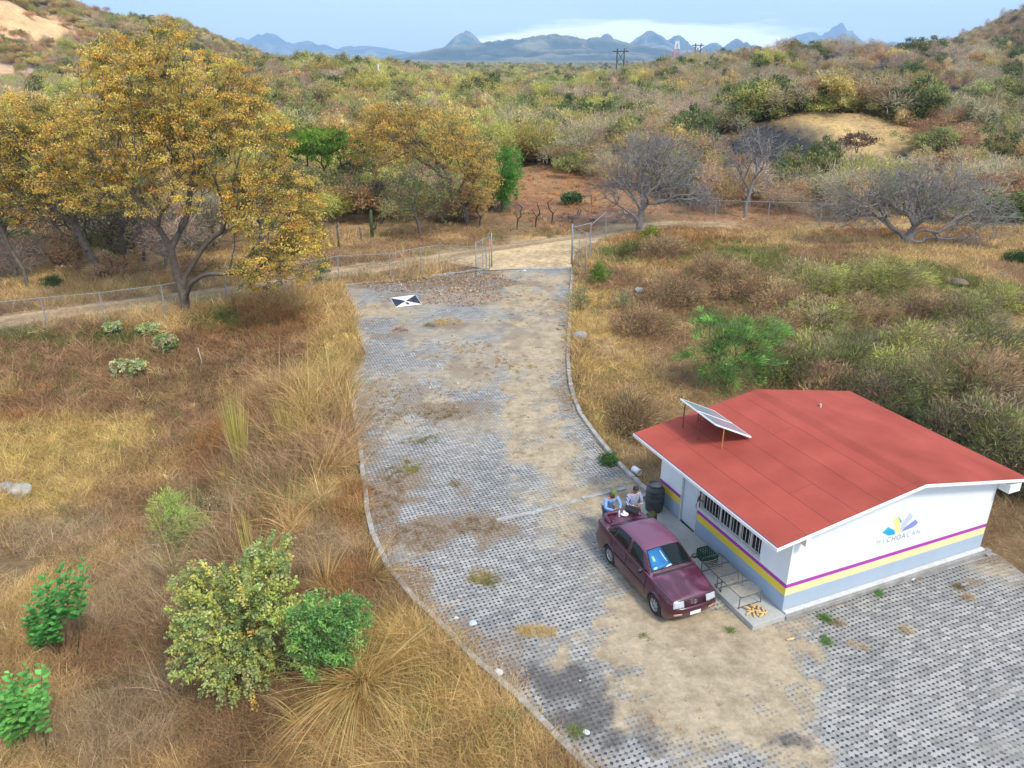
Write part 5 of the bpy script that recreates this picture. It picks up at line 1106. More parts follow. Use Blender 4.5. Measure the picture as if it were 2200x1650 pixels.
for i, (px_, py_, h_, lab) in enumerate([(120, 520, 5, 'grey twiggy bare tree under the golden canopy at far left'), (235, 500, 5, 'bare dark tree with many thin limbs between the golden and orange trees'), (310, 560, 4.5, 'slim bare tree just left of the orange tree trunk'), (560, 520, 4, 'small bare tree under the right lobe of the orange tree'), (460, 545, 3.5, 'small twiggy tree behind the fork of the orange tree'), (170, 560, 4.5, 'leaning bare tree under the golden canopy left of its trunk'), (270, 575, 4, 'twiggy undergrowth tree between the two big trunks'), (20, 560, 5, 'bare tangled tree at the far left edge behind the fence'), (350, 500, 5, 'pale bare tree seen through the orange tree fork'), (620, 480, 4.5, 'bare tree behind the right lobe of the orange tree'), (780, 430, 4.5, 'bare dark tree under the flat green tree'), (820, 480, 4, 'half bare tree left of the pale green tree')]):
    b = at(px_, py_); make_tree('bare_tree', b, [(0, 0, -.2), (.1, 0, .8), (.15, .1, 1.5)], [(0, 0, h_ * .75, 3.2, 2.8, h_ * .5)], 230, 6, [OLIVE, TAN, GREEN], [2, 2, 1], .15, lab, 'tree', rmax=.13, rtip=.015, seed=20 + i, leafy=.5, twigs=3, crad=.5, shell=.6)
# ---- middle trees behind the fence
b = at(735, 440)
make_tree('green_tree', b, PXT(b, [(725, 420, 0), (705, 400, 0), (690, 380, 0)]), PXE(b, [(690, 305, 100, 35, 4.5, 0), (740, 330, 80, 30, 3.5, 0), (640, 320, 60, 30, 3, 0)]), 480, 34, [(.10, .18, .025), (.13, .20, .03), DGREEN], [3, 3, 1], .22, 'flat topped bright green tree right of the large orange tree', crad=.6, flat=.35, rmax=.2, seed=4, shell=.35, lower=.2, seg=.6)
b = at(1005, 480)
make_tree('orange_tree', b, PXT(b, [(1000, 455, 0), (985, 430, 0), (965, 405, 0)]), PXE(b, [(900, 290, 130, 60, 4.5, 0), (980, 330, 80, 60, 3.5, -1), (1035, 385, 40, 65, 2.5, -1, 1.2), (820, 310, 90, 60, 4, 1), (850, 250, 90, 30, 4, 2)]),
    1200, 40, [(.42, .29, .075), (.38, .27, .09), ORANGE, (.17, .15, .05)], [3, 3, 1.5, 2], .15, 'round topped ochre tree behind the middle of the fence', crad=.55, flat=.45, rmax=.26, rtip=.011, seed=5, leafy=.85, twigs=1, bf=.5, seg=.6, shell=.25)
b = at(905, 508)
make_tree('pale_green_tree', b, PXT(b, [(900, 485, 0), (890, 455, 0), (885, 430, 0)]), PXE(b, [(900, 400, 90, 70, 3.2, 0), (860, 450, 50, 50, 2.5, -.5, .7), (950, 430, 60, 50, 2.4, 0, .8)]), 420, 14, [(.17, .19, .08), (.13, .17, .05), (.10, .17, .035), TAN], [3, 2, 1.5, 1], .15, 'loose pale green tree with see through crown behind the fence', crad=.45, rmax=.16, seed=6, leafy=.8, twigs=2, shell=.5)
b = at(1078, 455)
make_tree('feathery_tree', b, [(0, 0, -.2), (0, .1, 1.5), (.1, 0, 3)], PXE(b, [(1090, 350, 34, 40, 1.8, 0), (1085, 410, 26, 40, 1.6, 0), (1100, 380, 28, 30, 1.5, 0)]), 200, 40, [(.06, .18, .03), (.09, .22, .04)], [1, 1], .24, 'bright green upright feathery tree right of the ochre tree', crad=.42, flat=.7, aspect=.22, seed=7, rmax=.12, shell=.4, droop=.2)
b = at(1270, 440)
make_tree('small_tree', b, [(0, 0, -.2), (0, 0, 1), (.1, 0, 1.8)], PXE(b, [(1228, 430, 24, 18, 1.2, 0)]), 60, 30, [(.07, .13, .05), DGREEN], [1, 1], .2, 'small dark green tree between the burnt strip and the gate', crad=.4, seed=8, rmax=.08)
for i, (px_, py_, lab) in enumerate([(1110, 493, 'burnt black leaning stump behind the gate'), (1150, 488, 'twisted charred stem right of the leaning stump'), (1030, 488, 'charred fork trunk under the ochre tree'), (1185, 480, 'thin charred sapling at the track edge')]):
    b = at(px_, py_); r2 = np.random.default_rng(i); att = np.array([[.5 - i * .3, 0, 1.9], [.1, .1, 2.2], [-.3, 0, 1.5], [.4, 0, 1.2]]); PA, PR, rad, tips = grow(att, [(0, 0, -.2), (.05, 0, .5), (.12, 0, .9)], .3, .3, .1, r2, .03, .09)
    o = wood_mesh('burnt_stump', PA, PR, rad, mat('charred_wood', (.02, .018, .018), .9, .4, 6), None); o.location = b; tag(o, lab, 'stump')
# ---- bare grey trees right of the gate
b = at(1370, 505)
make_tree('bare_tree', b, PXT(b, [(1372, 490, 0), (1374, 475, 0), (1376, 462, 0)]), PXE(b, [(1400, 350, 120, 55, 4.5, 0), (1330, 400, 75, 50, 3.5, 0), (1460, 400, 80, 55, 3.5, 0), (1400, 310, 80, 25, 3.5, 0), (1500, 430, 50, 30, 2.5, 0)]), 1150, 0, None, None, 0, 'wide leafless grey tree beside the right gate leaf', barkm=M_BARE, rmax=.34, rtip=.0125, twigs=3, crad=.75, seed=9, shell=.6, bf=.45, seg=.5, jit=.10)
b = at(1600, 468)
make_tree('bare_tree', b, PXT(b, [(1603, 440, 0), (1612, 410, 0), (1620, 385, 0)]), PXE(b, [(1640, 330, 60, 45, 2.6, 0), (1580, 350, 55, 40, 2.6, 0), (1620, 300, 50, 30, 2, 0)]), 210, 0, None, None, 0, 'slim leafless tree with open branches in front of the burnt knoll', barkm=M_BARE, rmax=.17, rtip=.017, twigs=2, crad=.8, seed=10, shell=.6, bf=.5, jit=.10)
b = at(1952, 528)
make_tree('bare_tree', b, PXT(b, [(1950, 515, 0), (1955, 500, 0), (1965, 485, 0)]), PXE(b, [(1900, 420, 130, 55, 4.5, 0), (2030, 430, 130, 55, 4.5, 0), (1830, 460, 90, 40, 3, 0), (2110, 470, 70, 50, 3, 0), (1980, 390, 110, 30, 4, 0), (2060, 520, 70, 30, 2.5, 0, .6)]), 1400, 5, [(.12, .17, .05), (.19, .21, .07)], [1, 1], .16, 'very wide low leafless tree above the house with a few green sprays', barkm=M_BARE, rmax=.30, rtip=.0125, twigs=3, crad=.75, seed=11, leafy=.16, shell=.6, bf=.5, seg=.5, jit=.12)
b = at(1835, 358)
make_tree('burnt_tree', b, [(0, 0, -.2), (0, 0, 1.5), (.1, 0, 2.4)], PXE(b, [(1845, 300, 36, 14, 2.4, 0), (1815, 312, 26, 10, 2, 0)]), 130, 22, [(.13, .085, .06), (.10, .065, .045)], [1, 1], .22, 'dark brown scorched tree on the golden knoll', crad=.6, flat=.4, seed=12, rmax=.12)

# ---- cactus and old posts left of the gate
b = at(800, 512); mg2 = mat('cactus_skin', (.05, .085, .03), .8, .3, 8, bumpv=.4); mb = MB(); mb.tube([(0, 0, -.2), (0, 0, 1.4), (.03, 0, 2.3), (.03, 0, 2.4)], [.14, .15, .12, .03], 9); mb.tube([(0, 0, .7), (.3, 0, .85), (.36, 0, 1.35), (.36, 0, 1.45)], [.09, .10, .09, .03], 9)
o = mb.build('cactus', mg2, None, smooth=True, loc=b); tag(o, 'tall columnar cactus with one arm behind the left fence', 'cactus')
for i, (px_, py_, h_, lab) in enumerate([(728, 532, 2.0, 'old forked wooden post left of the cactus'), (776, 520, 1.3, 'short wooden stump post between the forked post and the cactus')]):
    b = at(px_, py_); mb = MB(); mb.tube([(0, 0, -.2), (.03, 0, h_ * .5), (0, 0, h_ * .8)], [.09, .085, .10], 7); mb.tube([(0, 0, h_ * .78), (-.12, 0, h_)], [.07, .05], 6)
    if i == 0: mb.tube([(0, 0, h_ * .78), (.13, 0, h_)], [.07, .05], 6)
    o = mb.build('wooden_post', M_BARK, None, smooth=True, loc=b); tag(o, lab, 'post')
b = at(436, 790); o = MB().tube([(0, 0, -.2), (-.03, 0, .6), (-.10, 0, 1.15)], [.035, .032, .025], 6).build('wooden_stake', mat('pale_stake', (.42, .34, .26), .9, .2, 6), None, smooth=True, loc=b); tag(o, 'thin pale wooden stake standing in the dry grass at left', 'stake')

# ================================================================== FENCES AND GATE
def mesh_mat():
    m, t, o = newmat('chain_link'); tcn = t.nodes.new('ShaderNodeTexCoord'); s = t.nodes.new('ShaderNodeSeparateXYZ'); t.links.new(tcn.outputs['UV'], s.inputs[0])
    a = M(t, 'FRACT', M(t, 'MULTIPLY', M(t, 'ADD', s.outputs[0], s.outputs[1]), 9.0)); b2 = M(t, 'FRACT', M(t, 'MULTIPLY', M(t, 'SUBTRACT', s.outputs[0], s.outputs[1]), 9.0))
    w = M(t, 'MAXIMUM', M(t, 'LESS_THAN', a, .055), M(t, 'LESS_THAN', b2, .055))
    d = t.nodes.new('ShaderNodeBsdfDiffuse'); d.inputs[0].default_value = (.22, .24, .25, 1); tr = t.nodes.new('ShaderNodeBsdfTransparent'); mx = t.nodes.new('ShaderNodeMixShader'); t.links.new(w, mx.inputs[0]); t.links.new(tr.outputs[0], mx.inputs[1]); t.links.new(d.outputs[0], mx.inputs[2]); t.links.new(mx.outputs[0], o.inputs[0]); return m
M_LINK = mesh_mat()
def link_panel(A, B, h0, h1, par, base):
    A, B = np.array(A) - base, np.array(B) - base; L = np.linalg.norm(B[:2] - A[:2]); me = bpy.data.meshes.new('wire_mesh'); me.from_pydata([tuple(A + [0, 0, h0]), tuple(B + [0, 0, h0]), tuple(B + [0, 0, h1]), tuple(A + [0, 0, h1])], [], [(0, 1, 2, 3)]); uv = me.uv_layers.new()
    for i, c in enumerate(((0, h0), (L, h0), (L, h1), (0, h1))): uv.data[i].uv = c
    me.materials.append(M_LINK); o = bpy.data.objects.new('wire_mesh', me); COL.objects.link(o); o.parent = par
def fence(name, pxs, h, label, rail=True, postm=None, r=.035, mesh=True, railr=.022):
    P = [at(*q) for q in pxs]; F_ = empty(name, P[0], 0, label, 'fence'); b0 = P[0]
    for p_ in P: d = p_ - b0; MB().tube([d + [0, 0, -.3], d + [0, 0, h]], r, 6).build('post', postm or M_STEELP, F_)
    for p_, q_ in zip(P[:-1], P[1:]):
        if rail: MB().tube([p_ - b0 + [0, 0, h - .03], q_ - b0 + [0, 0, h - .03]], railr, 6).build('rail', M_STEELP, F_)
        if mesh: link_panel(p_, q_, .05, h - .05, F_, b0)
    return F_
fence('chain_link_fence', [(1045, 592), (945, 585), (906, 592), (840, 606), (730, 612), (610, 640), (490, 655), (358, 682), (228, 700), (105, 712), (-30, 728)], 2.0, 'long grey chain link fence running left from the gate past the orange tree')
fence('chain_link_fence', [(1300, 518), (1420, 474), (1535, 477), (1648, 480), (1760, 484), (1880, 492), (2000, 500), (2130, 515), (2240, 525)], 2.0, 'grey chain link fence crossing behind the bare trees on the right')
# wooden posts wire fence on the far side of the track
def gate_leaf(A, B, h, label, brace):
    A, B = np.array(A), np.array(B); G_ = empty('gate_leaf', A, 0, label, 'gate'); D = B - A
    mb = MB(); mb.tube([(0, 0, .08), (0, 0, h)], .03, 6); mb.tube([tuple(D + [0, 0, .08]), tuple(D + [0, 0, h])], .03, 6)
    for z in (.1, h * .52, h - .03): mb.tube([(0, 0, z), tuple(D + [0, 0, z])], .026, 6)
    mb.tube([tuple(D * .5 + [0, 0, .1]), tuple(D * .5 + [0, 0, h - .03])], .018, 6)
    if brace: mb.tube([(0, 0, h - .1), tuple(D + [0, 0, h * .55])], .018, 6); mb.tube([(0, 0, h * .5), tuple(D + [0, 0, .12])], .018, 6)
    mb.build('frame', M_STEELP, G_, smooth=True); link_panel(A, B, .1, h - .05, G_, A); return G_
gl0, gl1 = gp(1052, 580), gp(1023, 596); gate_leaf(gl0, gl1, 2.45, 'open left gate leaf of steel tube and wire', False)
gr0, gr1 = gp(1229, 577), gp(1257, 596); gate_leaf(gr0, gr1, 3.1, 'open right gate leaf with diagonal braces', True)
o = MB().tube([(0, 0, -.3), (0, 0, 3.1)], .05, 8).build('gate_post', M_STEELP, None, smooth=True, loc=gp(1229, 573) + [-.05, .15, 0]); tag(o, 'thick steel post at the hinge of the right gate leaf', 'post')
o = MB().tube([(0, 0, -.3), (0, 0, 2.6)], .05, 8).build('gate_post', M_STEELP, None, smooth=True, loc=gp(1054, 577) + [.08, .12, 0]); tag(o, 'steel post at the hinge of the left gate leaf', 'post')
A, B = gp(1266, 568), at(1300, 518); F_ = empty('braced_fence_bay', A, 0, 'short braced fence bay joining the right gate to the back fence', 'fence')
MB().tube([(0, 0, -.3), (0, 0, 3.1)], .05, 6).build('post', M_STEELP, F_); MB().tube([(0, 0, 2.9), tuple(B - A + [0, 0, 2.4])], .03, 6).build('rail', M_STEELP, F_); MB().tube([tuple(gr0 - A + [0, 0, 3.0]), (0, 0, 3.05)], .03, 6).build('rail', M_STEELP, F_); link_panel(A, B, .1, 2.4, F_, A)

# ================================================================== POLES, PYLONS AND WIRES
def pole(px, ytop, ybase, label, m, r=.14, Y=None):
    b = at(px, ybase) if Y is None else np.array([(px - 1100) / FOC * Y / CP * .999, Y, 0])
    tp = WY(px, ytop, b[1]); b = np.array([tp[0], b[1], hz(tp[0], b[1])]); h = tp[2] - b[2]
    mb = MB(); mb.tube([(0, 0, -.5), (0, 0, h)], [r, r * .7], 8); mb.tube([(-.8, 0, h - .5), (.8, 0, h - .5)], .05, 6)
    o = mb.build('utility_pole', m, None, smooth=True, loc=b); tag(o, label, 'utility pole'); return b + [0, 0, h]
mp1 = mat('pale_concrete_pole', (.60, .58, .54), .8, .1, 2); mp2 = mat('brown_pole', (.28, .2, .14), .9, .2, 2)
t1 = pole(812, 137, 200, 'pale utility pole on the wooded ridge left of centre', mp1, .16, Y=205)
t2 = pole(1898, 158, 200, 'pale short utility pole on the right slope', mp1, .14, Y=230); t3 = pole(1846, 143, 190, 'brown leaning utility pole left of the pale one on the right slope', mp2, .12, Y=230)
def wire(A, B, sag, r, label):
    pts = [A + (B - A) * u - np.array([0, 0, sag * 4 * u * (1 - u)]) for u in np.linspace(0, 1, 22)]; o = MB().tube([p_ - A for p_ in pts], r, 4).build('power_line', mat('wire', (.42, .42, .42), .6, .1, 2), None, loc=A); tag(o, label, 'power line')
tm = WY(1560, 160, 240)
wire(t1, tm, 3.0, .035, 'upper power line from the pale ridge pole to the right'); wire(t1 - [0, 0, 3.2], tm - [0, 0, 3], 3.0, .03, 'lower power line from the pale ridge pole to the right'); wire(tm, t2 - [0, 0, 1.6], 3.2, .035, 'power line sagging across the green trees to the right slope')
wire(t2 - [0, 0, .5], WY(2330, 185, 235), 2.0, .03, 'power line leaving the right slope pole towards the frame edge')
def pylon(px, ytop, ybase, Y, w, label, m, arms=((.82, 1.0), (.95, .8)), legs=1.0, r=.12, hframe=False):
    tp = WY(px, ytop, Y); bs = WY(px, ybase, Y); h = tp[2] - bs[2]; P = empty('pylon', bs, 0, label, 'pylon'); mb = MB()
    if hframe:
        for s_ in (-1, 1): mb.tube([(s_ * w * .45, 0, -3), (s_ * w * .45, 0, h)], r, 6)
        mb.tube([(-w, 0, h * .9), (w, 0, h * .9)], r, 6); mb.tube([(-w * .45, 0, h * .9), (w * .45, 0, h * .5)], r * .6, 5); mb.tube([(w * .45, 0, h * .9), (-w * .45, 0, h * .5)], r * .6, 5)
    else:
        for sx_ in (-1, 1):
            for sy_ in (-1, 1): mb.tube([(sx_ * w * .5 * legs, sy_ * w * .5 * legs, -3), (sx_ * w * .16, sy_ * w * .16, h * .7), (sx_ * w * .07, sy_ * w * .07, h)], r, 4)
        nl = 7
        for i in range(nl):
            z0, z1 = h * i / nl, h * (i + 1) / nl; f = lambda z: (w * .5 * legs + (w * .16 - w * .5 * legs) * min(1, z / (h * .7))) if z < h * .7 else w * .16 + (w * .07 - w * .16) * (z - h * .7) / (h * .3)
            a0, a1 = f(z0), f(z1)
            for sy_ in (-1, 1): mb.tube([(-a0, sy_ * a0, z0), (a1, sy_ * a1, z1)], r * .6, 4); mb.tube([(a0, sy_ * a0, z0), (-a1, sy_ * a1, z1)], r * .6, 4)
            for sx_ in (-1, 1): mb.tube([(sx_ * a0, -a0, z0), (sx_ * a1, a1, z1)], r * .6, 4)
    mb.build('lattice', m, P)
    if not hframe:
        for zf, aw in arms: MB().tube([(-w * aw, 0, h * zf), (0, 0, h * zf + .9), (w * aw, 0, h * zf), (-w * aw, 0, h * zf)], r * .8, 4).build('crossarm', m, P)
mdk = mat('dark_pylon_steel', (.05, .06, .08), .6, .2, 2); m, t, o_ = newmat('red_white_bands'); p = t.nodes.new('ShaderNodeBsdfPrincipled'); tcn = t.nodes.new('ShaderNodeTexCoord'); s = t.nodes.new('ShaderNodeSeparateXYZ'); t.links.new(tcn.outputs['Object'], s.inputs[0])
c = MIX(t, M(t, 'LESS_THAN', M(t, 'FRACT', M(t, 'MULTIPLY', s.outputs['Z'], .14)), .5), (.75, .74, .74), (.55, .22, .18)); t.links.new(c, p.inputs['Base Color']); t.links.new(p.outputs[0], o_.inputs[0]); mrw = m
pylon(1331, 104, 165, 420, 4.0, 'dark two legged power pylon in front of the blue mountains', mdk, hframe=True, r=.30)
pylon(1450, 88, 160, 380, 7.5, 'red and white lattice tower on the right of the valley gap', mrw, arms=(), r=.16)
pylon(1497, 93, 135, 500, 3.6, 'small dark power pylon behind the lattice tower', mdk, hframe=True, r=.3)

# ================================================================== SHRUBS NEAR THE CAMERA
def shrub(px, py, name, label, els, natt, nleaf, cols, wts, ls, cat='shrub', **k):
    b = at(px, py); return make_tree(name, b, [(0, 0, -.2), (0, 0, .15), (.03, 0, .35)], els(b) if callable(els) else els, natt, nleaf, cols, wts, ls, label, cat, trunkname='stem', crownname='foliage', rmax=k.pop('rmax', .05), rtip=k.pop('rtip', .005), seg=k.pop('seg', .2), **k)
shrub(520, 1480, 'olive_shrub', 'large olive yellow shrub with upright leafy shoots near the lower left', lambda b: PXE(b, [(470, 1315, 90, 80, .9, .2), (560, 1265, 75, 65, .7, .3), (595, 1350, 65, 75, .8, 0), (450, 1400, 75, 75, .8, -.2), (530, 1445, 75, 60, .7, -.3), (580, 1200, 50, 35, .5, .6), (425, 1270, 45, 45, .6, .3)]),
      620, 44, [(.30, .34, .13), (.40, .42, .12), (.22, .27, .11), (.50, .38, .11)], [4, 4, 3.5, .35], .085, crad=.14, spike=.42, aspect=.62, seed=31, shell=.3, up=.2, lower=.4)
shrub(720, 1470, 'green_shrub', 'bright green bush between the olive shrub and the straw clump', lambda b: PXE(b, [(690, 1330, 70, 50, .6, .1), (740, 1340, 60, 55, .6, 0), (700, 1420, 60, 50, .5, -.1), (650, 1400, 40, 50, .4, 0)]), 260, 34, [(.15, .29, .09), (.20, .35, .10), (.11, .21, .07)], [3, 2, 2], .10, crad=.18, aspect=.42, seed=32, shell=.35)
shrub(395, 1190, 'feathery_shrub', 'feathery light green acacia bush on the left slope', lambda b: PXE(b, [(370, 1110, 50, 45, .6, 0), (410, 1140, 50, 40, .6, 0), (360, 1080, 35, 25, .4, 0)]), 100, 28, [(.34, .46, .10), (.24, .36, .09)], [1, 1], .17, crad=.30, aspect=.08, seed=33, droop=.1, radial=1)
shrub(460, 1140, 'wiry_shrub', 'half bare wiry shrub right of the feathery acacia bush', lambda b: PXE(b, [(455, 1100, 40, 35, .5, 0)]), 90, 7, [(.12, .16, .04), TAN], [1, 1], .08, crad=.2, seed=34, twigs=3)
for i, (px_, py_, rx, ry, lab) in enumerate([(240, 722, 20, 18, 'small bush with pale blossom just right of the fence post at left'), (318, 718, 26, 14, 'low wide pale flowering bush under the orange tree fence line'), (354, 765, 24, 28, 'round cream flowered bush near the wooden stake'), (272, 812, 40, 24, 'largest pale flowered bush, lowest of the four at left')]):
    shrub(px_, py_, 'flowering_bush', lab, lambda b: PXE(b, [(px_, py_ - ry * .9, rx, ry * .85, .45, 0), (px_ + rx * .6, py_ - ry * 1.3, rx * .5, ry * .4, .3, 0)]), 90, 20, [(.42, .43, .26), (.32, .36, .16), (.18, .28, .09), (.48, .30, .26) if i == 2 else (.38, .39, .24)], [3, 3, 3, 1], .085, crad=.12, aspect=.8, seed=40 + i, up=.8)
shrub(1560, 832, 'green_acacia', 'bright green feathery young tree behind the far eave of the house', lambda b: PXE(b, [(1540, 740, 60, 50, 1.2, 0), (1600, 720, 60, 35, 1.1, 0), (1650, 715, 45, 30, .9, 0), (1490, 770, 35, 20, .7, 0), (1560, 800, 80, 40, 1.2, -.2), (1520, 690, 40, 25, .8, 0), (1620, 770, 50, 40, 1, 0)]),
      360, 40, [(.13, .25, .06), (.19, .32, .08), (.08, .16, .05)], [3, 2, 2], .20, crad=.34, aspect=.13, seed=50, rmax=.07, shell=.55, up=.2, cat='tree', radial=1, leafy=.85, twigs=2, cj=.28)
bl_ = [(1820, 800, 110, 60, 'olive green feathery acacia spreading behind the house ridge', 0), (1960, 760, 110, 55, 'broad yellow green feathery acacia above the right roof slope', 1), (2090, 850, 110, 80, 'tangled green and brown acacia at the right edge above the roof', 2), (1900, 870, 100, 55, 'low dark green acacia touching the right roof slope', 3), (2140, 960, 90, 70, 'dense green acacia overhanging the right roof corner', 0), (1760, 700, 90, 40, 'sparse yellow green acacia right of the bright green young tree', 1), (2050, 950, 70, 50, 'small dark feathery acacia tight behind the right eave', 3), (1690, 800, 60, 40, 'low olive acacia between the young tree and the ridge', 0),
 (1620, 620, 80, 35, 'low brown brush mound in the middle of the right bank', 2), (1760, 610, 90, 36, 'yellow tinged acacia scrub left of the wide bare tree', 1), (1900, 600, 90, 34, 'yellow green scrub under the wide bare tree', 1), (1850, 690, 90, 40, 'brown twiggy scrub above the acacias behind the house', 2), (1980, 680, 80, 36, 'reddish brown scrub beside the dark grey stone', 2), (2110, 740, 90, 40, 'olive scrub at the right edge below the rock outcrops', 0), (2170, 830, 70, 50, 'brown green scrub cut by the right edge', 2), (1660, 720, 70, 34, 'brown scrub directly right of the young green tree crown', 2), (1540, 590, 80, 34, 'reddish dry scrub right of the bare grey tree', 2), (1450, 640, 70, 32, 'low brown scrub above the young green tree', 2),
 (1740, 770, 60, 36, 'small yellow tipped acacia behind the ridge end', 1), (2030, 800, 60, 40, 'mid green acacia in the centre of the thicket above the roof', 0), (1420, 540, 60, 26, 'dry red brown mound right of the climber', 2), (2180, 1010, 40, 50, 'dark scrub beyond the right gable end', 3), (1870, 760, 60, 34, 'dark twiggy brush between the two large acacias', 3), (2150, 650, 60, 26, 'straw coloured scrub between the rock outcrops and the edge', 1),
 (2000, 860, 80, 60, 'tall tangled acacia close behind the middle of the right roof slope', 0), (2120, 900, 80, 60, 'tall dark acacia above the right roof corner', 3), (1790, 850, 70, 44, 'brown green brush touching the roof ridge end', 2), (1680, 660, 70, 36, 'straw brown scrub right of the middle of the bank', 2), (1930, 820, 70, 50, 'yellow tipped acacia rising over the low dark one', 1), (2080, 690, 70, 36, 'olive scrub just left of the rock outcrops', 0), (1360, 900, 40, 30, 'small brown mound of weeds left of the far eave', 2), (1380, 700, 60, 30, 'tawny weed mound on the bank right of the boulder', 2)]
AC = {0: ([(.17, .19, .06), (.24, .24, .08), (.11, .13, .05), (.24, .17, .11)], [3, 2, 2, 3]), 1: ([(.31, .31, .08), (.22, .23, .07), (.28, .22, .13)], [3, 2, 3]), 2: ([(.32, .21, .11), (.23, .145, .08), (.25, .23, .085)], [3, 3, 1]), 3: ([(.11, .13, .05), (.08, .09, .045), (.20, .13, .09)], [3, 2, 3])}
for ib, (px_, py_, rx, ry, lab, kk) in enumerate(bl_):
    shrub(px_, py_ + ry * .55, 'acacia_bush' if kk != 2 else 'scrub_bush', lab, lambda b: PXE(b, [(px_, py_ - ry * .35, rx * .95, ry * 1.05, 2.1, .5), (px_ - rx * .6, py_ + ry * .3, rx * .6, ry * .55, 1.5, 0), (px_ + rx * .6, py_ - ry * .2, rx * .6, ry * .5, 1.5, .8), (px_ + rx * .3, py_ + ry * .5, rx * .7, ry * .4, 1.2, -.4)]), 270, 42,
          AC[kk][0], AC[kk][1], .26, crad=.5, aspect=.085, seed=60 + ib, twigs=3, up=.15, shell=.7, rmax=.07, cj=.34, lower=.3, flat=.8, radial=1)
for px_, py_, rx, ry, lab, c_, nl in [(1290, 592, 26, 30, 'leafy green bush right of the open gate leaf', (.12, .20, .03), 30), (1246, 650, 24, 36, 'wispy grey green bush growing at the right kerb', (.16, .19, .09), 12), (1340, 650, 30, 26, 'wispy pale bush right of the kerb bush', (.17, .19, .09), 11), (1398, 515, 26, 34, 'yellow green climber at the foot of the bare grey tree', (.18, .22, .035), 34), (1355, 540, 34, 24, 'olive undergrowth at the base of the bare grey tree', (.13, .14, .045), 26),
                                      (1310, 990, 18, 14, 'small green weed on the right kerb above the white pipe', (.07, .13, .045), 26), (690, 590, 24, 40, 'green shoots under the drooping edge of the orange tree', (.10, .16, .03), 24), (2115, 380, 60, 22, 'dark green bush on the right below the burnt patch', (.05, .09, .03), 40), (2190, 555, 30, 16, 'dark green bush cut by the right edge', (.04, .08, .03), 40), (640, 245, 24, 18, 'dark round bush at the right rim of the orange tree', (.05, .07, .03), 40),
                                      (1455, 395, 34, 22, 'yellow green thorn bush behind the bare grey tree', (.16, .17, .04), 20), (1215, 330, 45, 40, 'yellowish bush on the far side of the dry field', (.22, .19, .05), 30), (110, 610, 24, 18, 'small dark green bush under the golden tree', (.05, .09, .03), 30), (2040, 665, 20, 12, 'small green plant beside the dark stone', (.07, .13, .03), 30)]:
    shrub(px_, py_ + ry * .6, 'bush', lab, lambda b: PXE(b, [(px_, py_ - ry * .1, rx, ry * .9, rx / FOC * b[1], 0)]), 90, nl, [c_, tuple(x * .7 for x in c_), tuple(min(1, x * 1.3) for x in c_)], [2, 1, 1], max(.10, .0022 * at(px_, py_)[1]), crad=max(.2, rx / FOC * at(px_, py_)[1] * .28), aspect=.3, seed=int(px_), twigs=1, shell=.5, rmax=.05)
# broad-leaved milkweed plants
def broadleaf(px, py, stems, label, seed):
    b = at(px, py); r = np.random.default_rng(seed); P = empty('broadleaf_plant', b, 0, label, 'plant'); Vs, Fs, Cs, off = [], [], [], 0; mb = MB()
    for (sx, sy, n_) in stems:
        top = WY(sx, sy, b[1] + r.uniform(-.4, .4)) - b; st = np.array([top[0] * .45 + r.normal(0, .1), top[1] * .5, -.1]); L = np.linalg.norm(top - st)
        mb.tube([st, (st + top) / 2 + [r.normal(0, .05), 0, .05], top], [.016, .012, .007], 5)
        n_ = int(n_ * 1.9)
        for k in range(n_):
            f_ = 1 - k / n_ * .6; c = st + (top - st) * f_
            for q_ in range(2):
                a = k * 1.57 + q_ * math.pi + r.normal(0, .3); d = np.array([math.cos(a), math.sin(a), .35 + .5 * (f_ > .9) + r.normal(0, .15)]); d /= np.linalg.norm(d); s_ = np.cross(d, [0, 0, 1]); s_ /= np.linalg.norm(s_); n2 = np.cross(s_, d); Ln = r.uniform(.15, .25) * (1 - .35 * (f_ > .93)); Wd = Ln * .40
                pts = [c, c + d * Ln * .3 + s_ * Wd * .9 + n2 * .015, c + d * Ln * .7 + s_ * Wd * .8 + n2 * .01, c + d * Ln - n2 * .03, c + d * Ln * .7 - s_ * Wd * .8 + n2 * .01, c + d * Ln * .3 - s_ * Wd * .9 + n2 * .015]
                Vs += pts; Fs += [[off, off + 1, off + 2, off + 3], [off, off + 3, off + 4, off + 5]]; off += 6; c = c + r.normal(0, .05, 3); cc = np.array([.10, .26, .065]) * r.uniform(.6, 1.35) * (1.25 if f_ > .85 else 1); Cs += [cc] * 6
    mb.build('stem', M_STEM, P, smooth=True); np_mesh('foliage', np.array(Vs), np.array(Fs), M_LEAF, np.array(Cs), P)
r0 = random.Random(3)
broadleaf(100, 1400, [(180, 1205, 7), (150, 1225, 7), (130, 1215, 8), (95, 1235, 8), (170, 1245, 6), (80, 1265, 8), (115, 1270, 8), (140, 1270, 7), (60, 1300, 7), (100, 1310, 8), (55, 1330, 7), (90, 1345, 7), (120, 1335, 7), (110, 1375, 6), (75, 1370, 6)], 'bright green broad leaved plant on the lower left slope', 1)
broadleaf(50, 1600, [(20, 1450, 8), (55, 1440, 8), (90, 1435, 7), (30, 1475, 8), (75, 1480, 8), (0, 1490, 8), (50, 1510, 8), (90, 1505, 6), (20, 1530, 7), (60, 1545, 7), (5, 1560, 6), (-20, 1470, 7), (-25, 1530, 7), (40, 1580, 6)], 'bright green broad leaved plant in the bottom left corner', 2)

